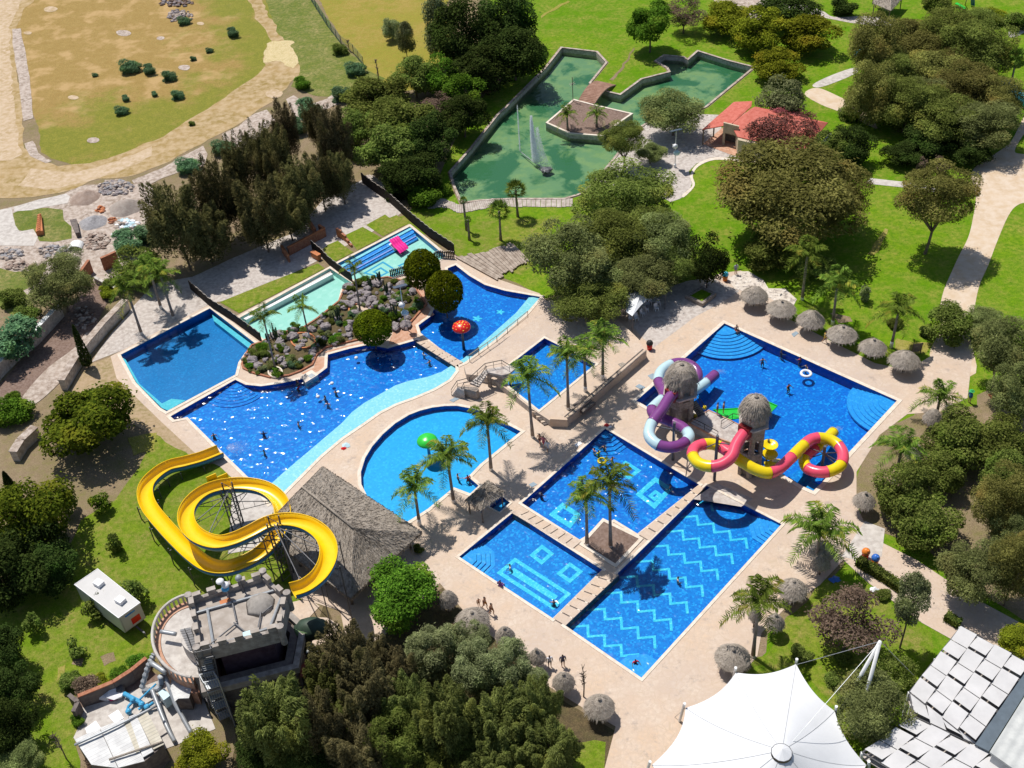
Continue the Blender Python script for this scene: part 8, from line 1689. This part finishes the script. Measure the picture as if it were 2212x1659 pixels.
def person(c, x, y, kind, label, suit=(.05, .05, .2), shirt=None, rz=0, z=.05, hat=None, s=1.0, group='people at the pools'):
    P = G(*q1(c, x, y), z); B = body(kind); root = put('person', B[0]); root.location = (P.x, P.y, z if kind != 'sit' else z - .86); root.rotation_euler[2] = rz; root.scale = (s, s, s); tag(root, label, 'person', group)
    h = put('hair', B[3], root); setmat(h, m_hair); u = put('swimwear', B[1], root); setmat(u, pcol(suit))
    if shirt: w_ = put('shirt', B[2], root); setmat(w_, pcol(shirt))
    f = MB(); f.blob((0, -.125, 1.595), (.014, .026, .02), 1, 0, 1, 6, 4); f.build('nose', m_skin, root, True, None) if 0 else None
    if hat:
        hb = MB(); hb.rev((0, -.02, 1.66), [(.3, 0), (.16, .08), (.12, .18), (.02, .2)], 14); me = bpy.data.meshes.new('hat'); me.from_pydata(hb.v, [], hb.f); me.materials.append(pcol(hat)); put('hat', me, root)
    return root
pp_ = [(6, 918, 560, 'walk', 'person in yellow walking past the fourth straw sunshade', (.6, .4, .05), (.55, .36, .06), 1.0), (6, 348, 480, 'sit', 'person sitting on the corner of the big pool', (.5, .1, .08), None, .3), (6, 1855, 950, 'stand', 'person in blue clothes with a green hat at the right edge of the deck', (.03, .12, .3), (.04, .2, .45), 2.0), (5, 1287, 1225, 'walk', 'person walking in front near the terrace palm, first of three', (.1, .05, .05), None, -.6), (5, 1312, 1240, 'walk', 'person in pink walking between two others near the terrace palm', (.5, .1, .15), (.5, .15, .2), -.6), (5, 1337, 1270, 'walk', 'person in white walking last of the three near the terrace palm', (.6, .6, .6), (.7, .7, .7), -.6),
       (8, 932, 625, 'walk', 'tanned person in orange walking on the deck by the big low sunshade', (.5, .2, .03), None, .8), (8, 975, 665, 'walk', 'tanned person in brown walking beside the one in orange', (.25, .1, .03), None, .8), (8, 892, 612, 'stand', 'small child standing by the big low sunshade', (.3, .15, .05), None, .4), (8, 1030, 480, 'sit', 'person in purple sitting on the edge of the smiling pool', (.2, .05, .3), (.12, .05, .2), 2.4), (8, 1352, 1005, 'stand', 'person in white by the juniper clump', (.3, .3, .3), (.6, .6, .65), .2), (8, 1437, 1000, 'stand', 'dark clothed person behind the twiggy sunshade', (.05, .05, .08), (.06, .06, .1), .2), ('P', 1655, 400, 'stand', 'person in grey standing on the cobbled patch', (.2, .2, .28), (.3, .3, .38), .2)]
for c, x, y, kd, lab, su, sh, rz in pp_: person(c, x, y, kd, lab, su, sh, rz, hat=(.05, .4, .12) if 'green hat' in lab else None, s=.7 if 'child' in lab else 1)
for x, y, lab in ((765, 575, 'bather standing on the green slide platform, left one'), (820, 565, 'bather standing on the green slide platform, right one')): person('S', x, y, 'stand', lab, (.2, .05, .03), None, 1.2, z=1.32)
sw = [('S', 1165, 165, 'with a red top alone in the upper part of the big pool', (.5, .05, .05)), ('S', 1330, 98, 'in dark clothes by the far edge of the big pool', (.03, .03, .05)), ('S', 1500, 160, 'in the group of two in the big pool', (.5, .1, .1)), ('S', 1555, 225, 'inside the white float ring in the big pool', (.6, .6, .6)), ('S', 1395, 400, 'alone in the middle of the big pool', (.3, .1, .05)),
      (5, 540, 690, 'in the main pool near the slab walkway, upper one', (.6, .6, .6)), (5, 577, 740, 'in the main pool near the slab walkway, lower one', (.1, .3, .2)), ('g', 655, 1285, 'near the pump block in the main pool', (.2, .1, .1)), ('g', 668, 1345, 'in red just below the pump block', (.5, .03, .05)), ('g', 1028, 1390, 'beside the white splash in the main pool', (.5, .3, .25)), ('g', 925, 1440, 'in the glittering middle of the main pool, upper', (.2, .2, .2)), ('g', 950, 1500, 'in the glittering middle of the main pool, lower', (.6, .4, .4)),
      (4, 1945, 1140, 'in pink in the main pool', (.6, .06, .2)), (4, 1722, 1205, 'with dark hair in the lower main pool', (.05, .05, .1)), (4, 1727, 1325, 'in front of the yellow flume end', (.05, .1, .1)), (4, 1400, 1215, 'at the pool wall above the flume end', (.05, .05, .05)),
      (5, 1640, 1315, 'in the upper part of the square pool, left of four', (.6, .3, .3)), (5, 1668, 1330, 'with a yellow float in the square pool', (.6, .5, .05)), (5, 1705, 1295, 'in the square pool near its fan steps', (.2, .05, .05)), (5, 1755, 1370, 'over the small turquoise square of the square pool', (.5, .2, .1)), (5, 1300, 1605, 'in the lower left of the square pool', (.05, .05, .1)), (5, 2130, 1550, 'at the big turquoise square of the square pool', (.6, .6, .6)), (5, 1560, 1500, 'behind the palms in the square pool', (.1, .1, .1)),
      (8, 2178, 490, 'splashing in the zigzag pool', (.5, .4, .35)), (8, 1380, 640, 'with dark hair at the bottom of the smiling pool', (.03, .03, .03)), (8, 1098, 408, 'in white over the tiled smile', (.7, .7, .7)), (8, 1905, 1025, 'in red at the bottom corner of the zigzag pool', (.6, .02, .03)), (5, 760, 1480, 'in red at the edge of the half round pool, left', (.5, .08, .06)), (5, 825, 1490, 'in red at the edge of the half round pool, right', (.5, .08, .06))]
for i, (c, x, y, lab, col_) in enumerate(sw):
    P = G(*q1(c, x, y), -.17); person(c, x, y, 'swim', 'bather ' + lab, col_, col_ if i % 3 else None, i * 1.7, z=-1.42 if 'half round' not in lab else -1.0, s=.95)
t = None
P = G(*q1('S', 1560, 215), -.15); mb = MB(); ring_ = [P + Vector((.55 * math.cos(a * PI / 12), .55 * math.sin(a * PI / 12), .05)) for a in range(25)]; tag(mb.tube(ring_, .17, 8, False).build('float_ring', m_plast, None, True), 'white float ring in the big pool', 'float ring')
P = G(*q1(5, 1690, 1330), -.15); mb = MB(); ring_ = [P + Vector((.4 * math.cos(a * PI / 12), .4 * math.sin(a * PI / 12), .05)) for a in range(25)]; tag(mb.tube(ring_, .13, 8, False).build('float_ring', m_ylw2, None, True), 'yellow float ring in the square pool', 'float ring')
# pink slide mat of the childrens pool, buoys
t = thing('wave_slide', 'pink four lane slide lying over the striped steps of the childrens pool', 'water slide', G(*q1('D', 1400, 740))); A, B, C, D = (G(*q1('D', x, y), z) for x, y, z in ((1295, 690, .55), (1400, 640, .55), (1528, 775, -.1), (1425, 838, -.1))); mb = MB(); n = 16; vs = []
for i in range(n + 1):
    for j in range(9):
        p = A.lerp(B, i / n).lerp(D.lerp(C, i / n), j / 8); vs.append(p + Vector((0, 0, .12 * (1 if i % 4 == 0 else 0) + .1 * math.sin(j * PI / 2.5))))
mb.add(vs, [(i * 9 + j, (i + 1) * 9 + j, (i + 1) * 9 + j + 1, i * 9 + j + 1) for i in range(n) for j in range(8)]); mb.build('lanes', plain('hot_pink', (.82, .03, .30), .35, .5, .05), t); MB().prism([A - Vector((0, 0, .15)), B - Vector((0, 0, .15)), A.lerp(D, .5).lerp(B.lerp(C, .5), 1), A.lerp(D, .5)], -.7, -.05).build('support', m_plast, t)
for x, y, lab in ((975, 1222, 'large white buoy in the main pool'), (840, 1350, 'pinkish buoy in the main pool'), (1208, 978, 'small buoy by the upper steps of the main pool')): tag(MB().blob(G(*q1('g', x, y), -.08), (.24, .24, .2), 1, 0).build('buoy', m_plast, None, True), lab, 'buoy')
